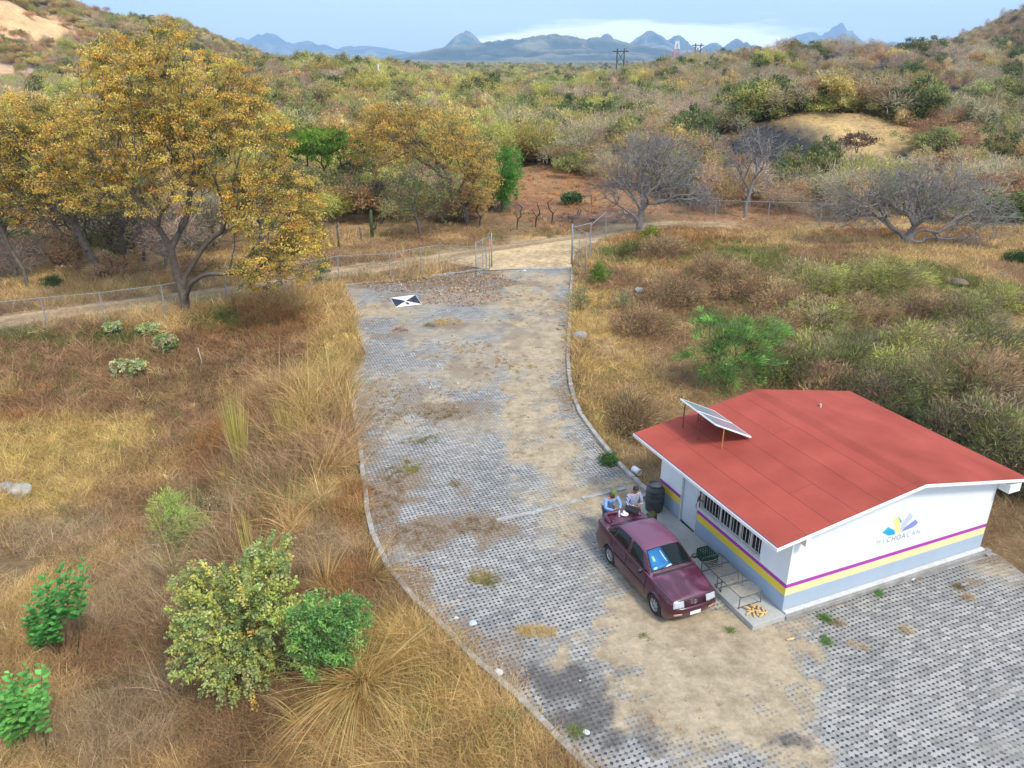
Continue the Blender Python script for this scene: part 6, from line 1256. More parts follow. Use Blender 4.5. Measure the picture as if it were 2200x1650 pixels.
# ================================================================== GRASS
def blades(B, D, L, W, bend, nseg=3, r=rng):
    """B base, D start direction, L length, W width, bend droop -> ribbons"""
    n = len(B); s_ = unit(np.cross(D, r.normal(size=(n, 3)))); V = []; hd = D.copy(); hd[:, 2] = 0
    for i in range(nseg + 1):
        t = i / nseg; c = B + D * (L * t)[:, None]; c[:, 2] -= bend * L * t * t; c[:, :2] += hd[:, :2] * (bend * L * t * t * .6)[:, None]; w = (W * (1 - t * .85) * .5)[:, None]; V += [c - s_ * w, c + s_ * w]
    V = np.stack(V, 1); k = 2 * (nseg + 1); F = np.concatenate([np.stack([np.full(n, 2 * i), np.full(n, 2 * i + 1), np.full(n, 2 * i + 3), np.full(n, 2 * i + 2)], 1) + (np.arange(n) * k)[:, None] for i in range(nseg)])
    return V.reshape(-1, 3), F, k
def straw_clump(px, py, n, L, spread, label, cols, bend=.35, up=1.0, w=.018, seed=0, base_r=.12, lean=(0, 0)):
    b = at(px, py); r = np.random.default_rng(seed); ns_ = max(5, n // 22); sa = r.random(ns_) * 6.283; sq = r.random(ns_) ** .6 * spread; sb_ = .4 + 1.0 * r.random(ns_); kk_ = r.integers(0, ns_, n); a = sa[kk_] + r.normal(0, .22, n); q = sq[kk_] * (1 + r.normal(0, .22, n)); bend = bend * sb_[kk_]; D = unit(np.stack([np.cos(a) * q + lean[0], np.sin(a) * q + lean[1], np.full(n, up)], 1)); B = np.stack([np.cos(a) * base_r * r.random(n), np.sin(a) * base_r * r.random(n), np.full(n, -.05)], 1)
    LL = L * (.45 + .65 * r.random(n)); V, F, k = blades(B, D, LL, np.full(n, w) * (.6 + .8 * r.random(n)), bend * (.3 + 1.2 * r.random(n)), 5, r)
    o = np_mesh('straw_clump', V, F, M_GRASS, np.repeat(palette(n, cols, [1] * len(cols), .2, r), k, 0)); o.location = b; return tag(o, label, 'grass clump')
ST = [(.52, .38, .14), (.44, .30, .11), (.58, .44, .20), (.34, .22, .09)]; STG = [(.38, .36, .09), (.46, .40, .12), (.52, .40, .15)]
straw_clump(775, 1475, 760, 2.3, 1.1, 'big spreading straw clump at the bottom centre left', ST, .62, .75, .022, 1, .22, (0, -.55))
straw_clump(790, 1465, 230, 2.6, .8, 'long arching straws leaning right over the big straw clump', ST, .5, .9, .020, 2, .16, (.9, .45))
straw_clump(610, 1640, 130, 1.7, 1.2, 'loose straw tuft at the bottom edge left of the big clump', ST, .4, .8, .014, 3)
straw_clump(660, 1560, 90, 1.9, .7, 'thin golden stalks standing between the green bush and big clump', ST, .25, 1.2, .014, 4)
straw_clump(520, 1020, 260, 3.9, .22, 'tallest upright yellow green grass plume on the left slope', STG, .06, 1.8, .022, 5, .15)
straw_clump(555, 1290, 110, 3.2, .13, 'slender yellow green plume rising behind the olive shrub', STG, .05, 1.8, .02, 6, .1)
straw_clump(480, 1060, 160, 2.0, .45, 'golden grass plume left of the tallest plume', ST, .2, 1.3, .018, 7)
straw_clump(620, 960, 200, 2.6, .5, 'straw tuft with upright stalks right of the tallest plume', ST + STG, .25, 1.3, .018, 8)
straw_clump(640, 880, 160, 1.3, 1.4, 'pale green rosette grass on the left slope near the kerb', [(.40, .42, .18), (.30, .34, .12)], .4, .8, .024, 9)
straw_clump(700, 1010, 220, 1.9, 1.0, 'arching straw tuft leaning toward the left kerb', ST, .45, .9, .018, 10, .15, (.5, 0))
straw_clump(450, 970, 120, 1.6, .8, 'rust coloured grass tuft left of the tall plumes', [(.36, .18, .07), (.30, .15, .06)], .4, 1, .02, 11)
straw_clump(700, 1270, 160, 2.0, 1.0, 'long curved straws above the green bush', ST, .4, 1.0, .016, 12)
straw_clump(790, 1240, 110, 1.8, 1.0, 'curved straws hanging toward the kerb bend', ST, .4, 1.0, .016, 13, .2, (.4, 0))
straw_clump(545, 1150, 110, 1.9, .5, 'golden stalks just above the slender plume', ST, .2, 1.3, .016, 14)
straw_clump(560, 1060, 200, 2.0, 1.0, 'tangled straw tuft in front of the tallest plume', ST, .4, 1.0, .018, 15)

def scatter(n, x0, x1, y0, y1, dens=None, r=rng, margin=.35):
    y = y0 + (y1 - y0) * r.random(n * 3) ** 1.0; x = x0 + (x1 - x0) * r.random(n * 3); fr = (np.abs(x) < y * .668 * 1.04 + 3.5) & (y > 8)
    s = sdpoly(LOT, x, y); sr = sdline(ROAD, x, y); sb = sdpoly(BLD, x, y); fb = sdpoly(BLDW, x, y)
    k = fr & (s > margin * (r.random(len(x)) - .25)) & (fb > .3)
    gate = sdpoly(gw, x, y) > .2; k &= gate & (sr > 1.25 + .6 * r.random(len(x)))
    x, y = x[k], y[k]
    if dens is not None: kk = r.random(len(x)) < dens(x, y); x, y = x[kk], y[kk]
    return x[:n], y[:n]
BLDW = np.array([bw(-.35, -1.25), bw(BL + .35, -1.25), bw(BL + .35, BW + .45), bw(-.35, BW + .45)])
REG = []   # coloured regions (world ellipses from photo positions): colour, weight field
def region(col, *bs, amt=1.0): REG.append((np.array(col), bs, amt))
region((.50, .37, .14), (110, 960, 190, 90), (60, 1085, 110, 60), (130, 1060, 50, 40))
region((.34, .18, .075), (560, 700, 130, 50), (460, 960, 60, 60), (740, 1260, 60, 60), (760, 1100, 40, 60), (1500, 540, 130, 50), (1460, 470, 80, 25), (60, 880, 60, 40))
region((.29, .18, .10), (300, 790, 330, 60), (170, 870, 180, 30), (300, 740, 300, 30), (420, 1420, 120, 180), (260, 1400, 120, 90), (1480, 700, 80, 40), (1900, 640, 160, 40), (1280, 800, 40, 60))
region((.40, .29, .18), (330, 1250, 130, 110), (250, 1550, 160, 110), (120, 1150, 120, 50), (690, 1180, 80, 50), (480, 1160, 60, 60))
region((.48, .34, .13), (720, 760, 60, 60), (680, 900, 60, 60), (900, 1500, 90, 90), (820, 1400, 90, 60), (1040, 1600, 80, 60), (1320, 800, 80, 60), (1300, 700, 70, 50), (1320, 930, 70, 60), (1270, 660, 50, 60), (1640, 440, 120, 16), (2100, 700, 120, 60))
region((.14, .17, .05), (420, 640, 60, 16), (480, 690, 60, 20), (400, 1090, 50, 30), (250, 730, 60, 20), (60, 720, 90, 12), (1750, 640, 200, 60), (1950, 600, 160, 40), (1600, 560, 100, 40), (560, 1340, 60, 60), (2000, 900, 200, 120), (1340, 545, 60, 20))
region((.36, .17, .07), (1200, 395, 130, 60), (1560, 440, 160, 25), (1880, 420, 140, 25), (1420, 360, 130, 30), (1950, 470, 200, 40))
region((.46, .33, .13), (1740, 290, 290, 60), (1530, 330, 90, 30))
region((.05, .048, .05), (1650, 318, 105, 42), (1760, 390, 80, 24), (1990, 362, 60, 24), (2040, 400, 120, 30), (1270, 472, 90, 12))
def grass_cols(x, y, r):
    f1 = fbm(x / 3.1 + 7, y / 3.1); f2 = fbm(x / 1.1, y / 1.1 + 9); n = len(x); A_, B_, C_ = np.array([.50, .345, .155]), np.array([.30, .185, .10]), np.array([.42, .30, .175])
    c = A_ * sst(.35, .65, f1)[:, None] + B_ * (1 - sst(.35, .65, f1))[:, None]; c = c * (1 - .5 * sst(.5, .75, f2))[:, None] + C_ * (.5 * sst(.5, .75, f2))[:, None]
    for col, bs, amt in REG:
        f = np.zeros(n)
        for b_ in bs: f = np.maximum(f, blobf(x, y, *b_, soft=.5))
        pick = (r.random(n) < f * .85 * amt)[:, None]; c = np.where(pick, col, c)
    g = r.random(n) < .035; c = np.where(g[:, None], np.array([.14, .20, .05]), c); return c
def tufts(name, n, x0, x1, y0, y1, nb, L, W, label, cat, spread=.9, bend=.5, nseg=2, up=1.0, rad=.16, dens=None, seed=0, margin=.35):
    r = np.random.default_rng(seed); x, y = scatter(n, x0, x1, y0, y1, dens, r, margin); z = H(x, y); m = len(x); c = grass_cols(x, y, r); c = c * np.exp(r.normal(0, .26, (m, 1))) * (.72 + .56 * fbm(x / .8 + 60, y / .8))[:, None]
    hv = .45 + 1.1 * fbm(x / 2.3 + 40, y / 2.3) * (.6 + .8 * r.random(m)); a = r.random((m, nb)) * 6.283; q = r.random((m, nb)) ** .7 * spread
    wind = r.normal(0, .3, (m, 1, 2)); D = unit(np.stack([np.cos(a) * q, np.sin(a) * q, np.full((m, nb), up)], -1) + np.concatenate([np.repeat(wind, nb, 1), np.zeros((m, nb, 1))], -1)).reshape(-1, 3)
    rr_ = rad * np.sqrt(r.random((m, nb))) * (.6 + hv[:, None]); aa = r.random((m, nb)) * 6.283; B = np.stack([x[:, None] + rr_ * np.cos(aa), y[:, None] + rr_ * np.sin(aa), np.repeat(z[:, None], nb, 1) - .03], -1).reshape(-1, 3)
    LL = (L * hv[:, None] * (.4 + .8 * r.random((m, nb)))).ravel(); sc = np.clip(np.repeat(y, nb) / 28, .75, 2.6)
    V, F, k = blades(B, D, LL, W * sc * (.6 + .8 * r.random(m * nb)), bend * (.2 + r.random(m * nb)), nseg, r)
    cc = np.repeat(np.repeat(c, nb, 0) * (1 + r.normal(0, .22, (m * nb, 1))), k, 0); cc = np.clip(cc, .01, .9)
    o = np_mesh(name, V, F, M_GRASS, cc); return tag(o, label, cat, kind='stuff')
tufts('dry_grass', 8500, -16, 6, 10, 24, 24, .85, .013, 'tangled dry straw grass covering the near left slope', 'dry grass', seed=1)
tufts('dry_grass', 11000, -34, 4, 22, 52, 16, .80, .015, 'brown dry grass and brush between the fence and the left kerb', 'dry grass', seed=2)
tufts('dry_grass', 11500, 3, 50, 20, 68, 15, .66, .014, 'brown and golden dry grass covering the bank right of the gate', 'dry grass', seed=3)
tufts('dry_grass', 7500, -55, 75, 50, 150, 12, .65, .016, 'sparse dry grass beyond the fences and around the knoll', 'dry grass', seed=4, dens=lambda x, y: np.clip(1.3 - y / 170, .2, 1))
tufts('dry_brush', 2600, -30, 45, 10, 60, 30, .75, .009, 'fine brown twiggy brush mixed into the grass', 'dry brush', spread=1.6, bend=.25, nseg=2, up=.8, rad=.35, seed=5, dens=lambda x, y: (fbm(x / 5 + 30, y / 5) > .5) * 1.0)
tufts('dry_grass', 3000, -9, 8, 10, 56, 16, .40, .012, 'grass fringe creeping over the kerbs onto the pavers', 'dry grass', seed=6, margin=2.0, dens=lambda x, y: (sdpoly(LOT, x, y) < .35) * 1.0, bend=.8)
tufts('straw_mounds', 1500, -34, 50, 10, 68, 120, .85, .011, 'knee high matted mounds of dry straw and weeds between the paving and the fences', 'dry grass', spread=1.5, bend=.55, nseg=2, up=.8, rad=.55, seed=31, dens=lambda x, y: sst(.40, .62, fbm(x / 3.3 + 80, y / 3.3)), margin=.8)
tufts('fence_grass', 1300, -36, 6, 40, 58, 26, 1.0, .014, 'tall dry weeds lining the left fence and the sandy track', 'tall grass', spread=.8, bend=.4, nseg=2, up=1.1, rad=.3, seed=32, dens=lambda x, y: np.clip(1.25 - np.abs(sdline(ROAD, x, y) - 2.6) / 1.8, 0, 1))
def bd(*bs): return lambda x, y: np.max([blobf(x, y, *b_, soft=.5) for b_ in bs], 0) * 1.0
tufts('tall_straw', 1000, -16, 4, 12, 34, 34, 2.3, .019, 'tall tangled straw grass beside the left kerb and around the plumes', 'tall grass', spread=.75, bend=.55, nseg=4, up=1.1, rad=.2, seed=21, dens=bd((610, 990, 140, 190), (700, 960, 70, 120), (560, 1150, 90, 60)))
tufts('tall_straw', 600, -14, 4, 10, 24, 30, 1.5, .014, 'curved golden straw grass at the bottom edge and above the green bush', 'tall grass', spread=1.1, bend=.8, nseg=4, up=.9, rad=.2, seed=22, dens=bd((720, 1250, 110, 50), (650, 1600, 130, 70), (900, 1560, 90, 90), (880, 1380, 90, 60)))
tufts('yellow_straw', 420, -24, -8, 14, 40, 46, .75, .014, 'soft yellow bunch grass on the slope at the left edge', 'bunch grass', spread=1.2, bend=.9, nseg=3, up=.8, rad=.25, seed=23, dens=bd((110, 960, 190, 90), (60, 1085, 110, 60), (150, 1050, 60, 50)))
# weeds on the pavers
def lotweeds():
    r = np.random.default_rng(9); X_, Y_, C_ = [], [], []
    for px, py, rx, ry, n_, col in [(878, 1005, 26, 16, 26, (.26, .25, .07)), (1030, 1240, 26, 12, 24, (.30, .24, .08)), (1060, 1250, 18, 14, 18, (.24, .21, .08)), (1150, 1358, 42, 10, 46, (.50, .37, .17)), (1020, 1130, 60, 20, 36, (.26, .18, .10)), (955, 890, 60, 14, 26, (.24, .19, .10)), (900, 945, 40, 12, 16, (.20, .18, .08)),
        (1620 + 160, 1330, 18, 8, 14, (.14, .24, .06)), (1888, 1275, 9, 7, 10, (.12, .26, .06)), (1775, 1378, 10, 9, 9, (.13, .22, .06)), (2060, 1262, 14, 5, 8, (.2, .16, .08)), (1570, 1355, 8, 4, 5, (.16, .22, .06)), (1205, 705, 12, 6, 6, (.2, .2, .08)), (960, 692, 40, 7, 22, (.46, .33, .12)), (1000, 745, 60, 14, 24, (.44, .30, .16)), (1060, 780, 50, 12, 20, (.46, .32, .17)),
        (925, 700, 14, 5, 8, (.22, .20, .08)), (855, 712, 22, 6, 10, (.30, .16, .09)), (975, 1040, 14, 8, 8, (.26, .2, .1)), (1120, 790, 40, 12, 12, (.42, .30, .16)), (1845, 1385, 24, 8, 12, (.5, .4, .28)), (1950, 1355, 12, 6, 7, (.46, .36, .2)), (2080, 1285, 14, 5, 8, (.46, .34, .18)), (1800, 1340, 20, 6, 10, (.40, .30, .2)), (1240, 1570, 14, 14, 12, (.2, .24, .08)), (1100, 640, 80, 12, 24, (.44, .30, .15)), (830, 880, 40, 50, 50, (.34, .25, .13)), (830, 1060, 40, 60, 70, (.26, .18, .10)), (900, 1155, 60, 30, 40, (.26, .18, .10)), (1380, 1370, 20, 6, 4, (.2, .2, .08))]:
        c = gp(px, py); w = rx / FOC * math.hypot(c[1], 14); h_ = abs(gp(px, py - ry)[1] - gp(px, py + ry)[1]) / 2; a = r.random(n_) * 6.283; q = np.sqrt(r.random(n_)); X_ += list(c[0] + np.cos(a) * q * w); Y_ += list(c[1] + np.sin(a) * q * h_); C_ += [col] * n_
    n2_ = 520; cx = rng.uniform(-9, 12, 4000); cy = rng.uniform(11, 56, 4000); k = (sdpoly(LOT, cx, cy) < -.3) & (sdpoly(BLDW, cx, cy) > .1) & (np.hypot(cx - CC[0], cy - CC[1]) > 2.6) & (fbm(cx / 2, cy / 2) > .52) & ((cx < 4.5 - (cy - 16) * .2) | (cy > 26)); cx, cy = cx[k][:n2_], cy[k][:n2_]
    X_ += list(cx); Y_ += list(cy); C_ += [(.36, .26, .14)] * len(cx)
    x, y, c = np.array(X_), np.array(Y_), np.array(C_); m = len(x); nb = 24; a = r.random((m, nb)) * 6.283; q = r.random((m, nb)) * 1.3; D = unit(np.stack([np.cos(a) * q, np.sin(a) * q, np.full((m, nb), .55)], -1)).reshape(-1, 3)
    B = np.stack([x[:, None] + .07 * np.cos(a * 3), y[:, None] + .07 * np.sin(a * 5), np.full((m, nb), .0)], -1).reshape(-1, 3); LL = (.20 * (.4 + .9 * r.random((m, nb)))).ravel(); LL[m * nb - len(cx) * nb:] *= .5
    V, F, k = blades(B, D, LL, np.clip(np.repeat(y, nb) / 25, .8, 2) * .010, .5 * r.random(m * nb), 2, r); cc = np.repeat(np.clip(np.repeat(c, nb, 0) * (1 + r.normal(0, .25, (m * nb, 1))), .01, .9), k, 0)
    tag(np_mesh('paving_weeds', V, F, M_GRASS, cc), 'small dry weeds sprouting through the grass pavers', 'weeds', kind='stuff')
    # fallen leaves
    r = np.random.default_rng(4); P = []
    for px, py, rx, ry, n_ in [(940, 606, 170, 24, 2600), (990, 640, 90, 18, 700), (880, 570, 140, 14, 500), (800, 1160, 60, 60, 700), (870, 1250, 60, 60, 500), (1000, 1400, 70, 50, 500), (800, 900, 40, 120, 500), (1080, 1470, 60, 60, 300), (1290, 1000, 60, 60, 200), (450, 1500, 200, 140, 300), (1210, 830, 30, 60, 200), (560, 560, 200, 30, 500), (920, 860, 80, 60, 300)]:
        c = gp(px, py); w = rx / FOC * math.hypot(c[1], 14); h_ = abs(gp(px, py - ry)[1] - gp(px, py + ry)[1]) / 2; a = r.random(n_) * 6.283; q = np.sqrt(r.random(n_)); x = c[0] + np.cos(a) * q * w; y = c[1] + np.sin(a) * q * h_; ins = sdpoly(LOT, x, y) < 0; P.append(np.stack([x, y, np.where(ins, .012, H(x, y) + .03)], 1))
    P = np.concatenate(P); V, F = leaf_quads(P, .075 * np.clip(P[:, 1] / 25, .8, 2), .6, 1.6, None, r); c = palette(len(P), [(.42, .28, .17), (.30, .18, .12), (.50, .38, .24), (.20, .12, .08)], [2, 2, 1, 2], .2, r)
    tag(np_mesh('fallen_leaves', V, F, M_GRASS, np.repeat(c, 4, 0)), 'dry fallen leaves on the pavers and along the kerbs', 'leaf litter', kind='stuff')
    n_ = 2600; x = r.uniform(-9, 12, 9000); y = r.uniform(10, 56, 9000); k = (sdpoly(LOT, x, y) < -.2) & (sdpoly(BLDW, x, y) > .05); x, y = x[k][:n_], y[k][:n_]; P = np.stack([x, y, np.full(len(x), .008)], 1)
    V, F = leaf_quads(P, .035 * np.clip(y / 22, .8, 2) * (.5 + 1.2 * r.random(len(x)) ** 3), .8, 1.0, None, r); c = palette(len(P), [(.10, .09, .08), (.30, .27, .23), (.55, .53, .5), (.25, .17, .1)], [3, 2, .5, 2], .2, r); tag(np_mesh('grit', V, F, M_GRASS, np.repeat(c, 4, 0)), 'scattered grit and small stones on the pavement', 'gravel', kind='stuff')
lotweeds()

# ================================================================== WOODED SLOPES: individual trees and the far woodland
KINDS = {
 'dark':   dict(lab='dark green round bushy tree', els=[(0, 0, 2.4, 2.2, 2.1, 1.5), (1.1, .3, 1.9, 1.4, 1.3, 1.1), (-1.2, -.2, 1.8, 1.4, 1.4, 1.1)], na=120, nl=34, cols=[(.10, .125, .05), (.14, .16, .06), (.07, .09, .04)], ls=.30, cr=.5),
 'green':  dict(lab='mid green spreading tree', els=[(0, 0, 2.7, 2.6, 2.4, 1.2), (1.5, 0, 2.2, 1.5, 1.5, .9), (-1.4, .5, 2.1, 1.5, 1.4, .9)], na=120, nl=32, cols=[(.22, .22, .085), (.27, .265, .095), (.16, .16, .07)], ls=.28, cr=.55),
 'yellow': dict(lab='yellow green feathery tree', els=[(0, 0, 2.3, 2.3, 2.2, 1.3), (1.3, -.3, 2.0, 1.5, 1.3, 1.0), (-1.2, .4, 1.8, 1.3, 1.3, 1.0)], na=130, nl=30, cols=[(.33, .30, .085), (.38, .33, .10), (.25, .25, .08)], ls=.27, cr=.5),
 'ochre':  dict(lab='ochre leaved tree', els=[(0, 0, 2.6, 2.5, 2.3, 1.2), (1.4, .2, 2.2, 1.4, 1.4, .9), (-1.3, -.2, 2.2, 1.4, 1.3, .9)], na=130, nl=28, cols=[(.42, .30, .12), (.38, .29, .12), (.32, .24, .11)], ls=.26, cr=.5),
 'brown':  dict(lab='brown dry leafed bush', els=[(0, 0, 1.5, 2.0, 1.9, 1.0), (1.0, 0, 1.2, 1.2, 1.2, .8)], na=110, nl=24, cols=[(.29, .185, .10), (.34, .23, .12), (.22, .15, .085)], ls=.24, cr=.5),
 'grey':   dict(lab='leafless grey tree', els=[(0, 0, 2.2, 2.1, 2.0, 1.3)], na=210, nl=9, cols=[(.36, .29, .19), (.28, .225, .15)], ls=.34, cr=.5),
 'tan':    dict(lab='pale straw coloured bush', els=[(0, 0, 1.2, 1.8, 1.7, .9)], na=90, nl=26, cols=[(.44, .33, .18), (.38, .27, .14)], ls=.26, cr=.45)}
PRO = {}
for ki, (k, d) in enumerate(KINDS.items()):
    for v in range(2):
        r = np.random.default_rng(200 + ki * 5 + v); els_ = list(d['els']) + [(r.normal(0, 1.5), r.normal(0, 1.3), r.uniform(.9, 2.6), r.uniform(.5, 1.2), r.uniform(.5, 1.1), r.uniform(.4, 1.2), 1.3) for _ in range(4)]; att = ellip_pts(d['na'], els_, r, .35, .45); PA, PR, rad, tips = grow(att, [(0, 0, -.3), (.05, 0, .4), (.1, .05, .9)], .35, .6, .08, r, .016 if k != 'grey' else .02, .14)
        tp = PA[tips]; n = len(tp) * d['nl']; rr_ = unit(r.normal(size=(n, 3))) * (r.random((n, 1)) ** .6) * d['cr'] * 1.25; rr_[:, 2] *= .7; P = np.repeat(tp, d['nl'], 0) + rr_; asp = {'grey': .075, 'brown': .14, 'tan': .14, 'yellow': .16}.get(k, .55)
        V, F = leaf_quads(P, d['ls'] * (1.7 if k == 'grey' else (1.5 if k in ('brown', 'tan', 'yellow') else .9)), asp, .35, (unit(rr_) + [0, 0, .3]) if k in ('grey', 'brown', 'tan', 'yellow') else None, r); base = palette(len(tp), d['cols'], [2, 2, 1][:len(d['cols'])], .16, r); c = np.clip(np.repeat(base, d['nl'], 0) * (1 + r.normal(0, .15, (n, 1))), .01, .9)
        cr = np_mesh('crown', V, F, M_LEAF, np.repeat(c, 4, 0)); tr = wood_mesh('trunk', PA, PR, rad, M_BARE if k == 'grey' else M_BARK, None, kbig=5); PRO[(k, v)] = (cr, tr)
zones = [ # px range, py range, kinds, weights, zone phrase
 ((440, 960), (112, 300), dict(green=3, yellow=4, ochre=2.5, dark=1.2, tan=1.0, grey=.8), 'on the ridge left of the valley'),
 ((950, 1260), (150, 310), dict(green=3, yellow=3, dark=2, ochre=.8, grey=1.5, brown=1), 'in the wood below the valley'),
 ((1260, 1700), (120, 290), dict(dark=3, green=3, yellow=1.5, brown=2, grey=2), 'in the wood left of the golden knoll'),
 ((1700, 2230), (170, 262), dict(green=3, yellow=2, dark=2, brown=2, grey=1.2), 'in the belt behind the golden knoll'),
 ((1560, 2230), (98, 175), dict(brown=3, grey=2.5, green=1, dark=1), 'on the burnt right hillside'),
 ((2000, 2240), (260, 400), dict(green=2, dark=2, brown=2, yellow=1), 'on the scrubby slope at right'),
 ((-30, 450), (200, 560), dict(green=1.2, yellow=1.5, ochre=1.5, grey=3, brown=2), 'in the thicket behind golden trees'),
 ((560, 1000), (300, 440), dict(ochre=1.5, green=1.5, brown=2, grey=3), 'in the thicket behind the fence'),
 ((1080, 1480), (300, 420), dict(brown=2.5, grey=1.5, yellow=.6), 'on the rusty field beyond the track'),
 ((1480, 2190), (378, 450), dict(tan=3, brown=3, ochre=1.5, grey=1, yellow=.6), 'at the foot of the golden knoll'),
 ((-30, 440), (470, 600), dict(grey=3, brown=1.6, tan=1, green=.5), 'in the scrub under golden trees')]
NT = [44, 42, 46, 32, 28, 14, 26, 24, 14, 36, 22]
taken = []; OPEN = [(1745, 312, 250, 66), (1660, 335, 150, 58), (1280, 440, 180, 40), (1150, 400, 80, 55), ]
def blocked(x, y):
    for b_ in OPEN:
        cx, cy, wx, wy = wblob(*b_)
        if ((x - cx) / wx) ** 2 + ((y - cy) / wy) ** 2 < 1: return True
    return False
cnt = 0; firsts = {}
rt = random.Random(77)
for (zx, zy, ks, ph), nn_ in zip(zones, NT):
    done = 0; tries = 0
    while done < nn_ and tries < nn_ * 25:
        tries += 1; px_ = rt.uniform(*zx); py_ = rt.uniform(*zy); b = at(px_, py_)
        if b[1] > 420 or b[1] < (62 if zy[0] != 470 else 46) or blocked(b[0], b[1]) or sdline(ROAD, b[0:1], b[1:2])[0] < (5 if zy[0] != 470 else 3.2): continue
        md_ = 2.6 + b[1] * .012
        if any((b[0] - q_[0]) ** 2 + (b[1] - q_[1]) ** 2 < md_ ** 2 for q_ in taken): continue
        k = rt.choices(list(ks), list(ks.values()))[0]; v = rt.randrange(2); cr, tr = PRO[(k, v)]; s_ = rt.uniform(.75, 1.35) * (1.0 if b[1] > 100 else .85)
        if (px_ < 1000 and py_ > 290) or (px_ < 450): s_ *= .85
        sz = 'small ' if s_ < .85 else ('large ' if s_ > 1.12 else 'medium '); fx_ = (px_ - zx[0]) / (zx[1] - zx[0]); fy_ = (py_ - zy[0]) / (zy[1] - zy[0])
        wh_ = ('far ' if fy_ < .33 else ('near ' if fy_ > .66 else 'middle ')) + ('left' if fx_ < .33 else ('right' if fx_ > .66 else 'centre'))
        e_ = empty('bush' if k in ('brown', 'tan') else 'tree', b, rt.uniform(0, 6.28), sz + KINDS[k]['lab'] + ' ' + ph + ', ' + wh_, 'bush' if k in ('brown', 'tan') else 'tree', KINDS[k]['lab'].replace('tree', 'trees').replace('bush', 'bushes').replace('bushesy', 'bushy') + ' ' + ph); e_.scale = (s_ * rt.uniform(.85, 1.3), s_ * rt.uniform(.85, 1.2), s_ * rt.uniform(.75, 1.25))
        if (k, v) not in firsts: firsts[(k, v)] = 1; c2, t2_ = cr, tr
        else: c2 = cr.copy(); t2_ = tr.copy(); COL.objects.link(c2); COL.objects.link(t2_)
        c2.parent = e_; t2_.parent = e_; taken.append((b[0], b[1])); done += 1; cnt += 1
# skyline trees on the right hill and lone ones
for px_, py_, k, s_, lab in [(1700, 108, 'grey', 1.5, 'dark bare tree standing alone on the right skyline'), (1635, 112, 'dark', 1.1, 'dark round tree at the left end of the right skyline'), (1600, 118, 'dark', .9, 'low dark tree left of the round skyline tree'), (1780, 104, 'grey', 1.3, 'leafless tree in the middle of the right skyline row'), (1815, 103, 'grey', 1.3, 'leafless tree right of the middle of the skyline row'), (1850, 104, 'brown', 1.2, 'brown bush in the skyline row'), (1950, 108, 'grey', 1.2, 'leafless tree near the right end of the skyline row'), (1990, 108, 'dark', 1.0, 'dark tree at the right end of the skyline row'),
                            (1300, 130, 'green', 1.2, 'olive tree on the low crest in front of the blue mountains') , (2035, 150, 'grey', 1.8, 'large leafless grey tree on the burnt right hillside'), (1870, 140, 'grey', 1.4, 'leafless grey bush left of the hillside tree'), (998, 150, 'green', 1.5, 'single bright green tree at the left rim of the valley gap'), (1223, 142, 'ochre', 1.4, 'yellowish tree on the low crest of the valley gap'), (712, 112, 'grey', 1.5, 'tall leafless tree on the left ridge skyline'), (890, 125, 'brown', 1.3, 'reddish bush on the left ridge skyline')]:
    b = at(px_, py_)
    if b[1] > 480: b = at(px_, py_ + 14)
    if b[1] > 480: b = at(px_, py_ + 26)
    cr, tr = PRO[(k, 0)]; e_ = empty('tree', b, rt.uniform(0, 6), lab, 'tree'); e_.scale = (s_,) * 3; c2 = cr.copy(); t2_ = tr.copy(); COL.objects.link(c2); COL.objects.link(t2_); c2.parent = e_; t2_.parent = e_
for kv, (c_, t_) in PRO.items():
    if kv not in firsts:
        COL.objects.unlink(t_); COL.objects.unlink(c_)
# the rest reads as one mass: instanced points
r = np.random.default_rng(5); n = 36000; Y_ = 70 + (640 - 70) * r.random(n) ** .8; X_ = (r.random(n) * 2 - 1) * (Y_ * .70 + 8)
n2_ = 3800; Y_ = np.concatenate([Y_, 640 + 1100 * r.random(n2_) ** .9]); X_ = np.concatenate([X_, (r.random(n2_) * 2 - 1) * Y_[-n2_:] * .42]); n = len(Y_)
hl_ = gs(X_, Y_, -292, 450, 150, 150, 1) + gs(X_, Y_, 330, 380, 130, 200, 1)
dn = fbm(X_ / 18 + 50, Y_ / 18); keep = (dn > .30) & (sdline(ROAD, X_, Y_) > 6)
for b_ in OPEN: cx, cy, wx, wy = wblob(*b_); keep &= ((X_ - cx) / wx) ** 2 + ((Y_ - cy) / wy) ** 2 > 1.05
burn = np.zeros(n)
for b_ in [(1900, 130, 330, 14), (1750, 122, 200, 8), (2100, 200, 120, 16), (2000, 145, 200, 10)]: burn = np.maximum(burn, blobf(X_, Y_, *b_))
keep &= r.random(n) > burn * .85
cl_ = np.maximum(blobf(X_, Y_, 50, 60, 80, 45, rag=.3), blobf(X_, Y_, 20, 160, 90, 20, rag=.3)); keep &= r.random(n) > cl_ * .97
keep &= ~((Y_ < 110) & (r.random(n) < .55))
X_, Y_ = X_[keep], Y_[keep]; hl_ = hl_[keep]; n = len(X_)
T2 = np.array(taken); 
ppx = X_ / Y_; rh_ = sst(.22, .30, ppx) * sst(170, 215, Y_)
wt = {'dark': (.35 + .9 * (ppx > .05)) * (1 - .9 * hl_), 'green': (1.7 - 1.1 * hl_) * (1 - .65 * rh_), 'yellow': (1.6 * (ppx < .12) + .6 - .1 * hl_) * (1 - .6 * rh_), 'ochre': 1.7 * (ppx < -.05) + .5, 'brown': .8 + 1.8 * (ppx > .1) + 1.0 * hl_, 'grey': 1.2 + 1.6 * (ppx > .1) + 1.0 * hl_, 'tan': .9 + 1.6 * hl_}
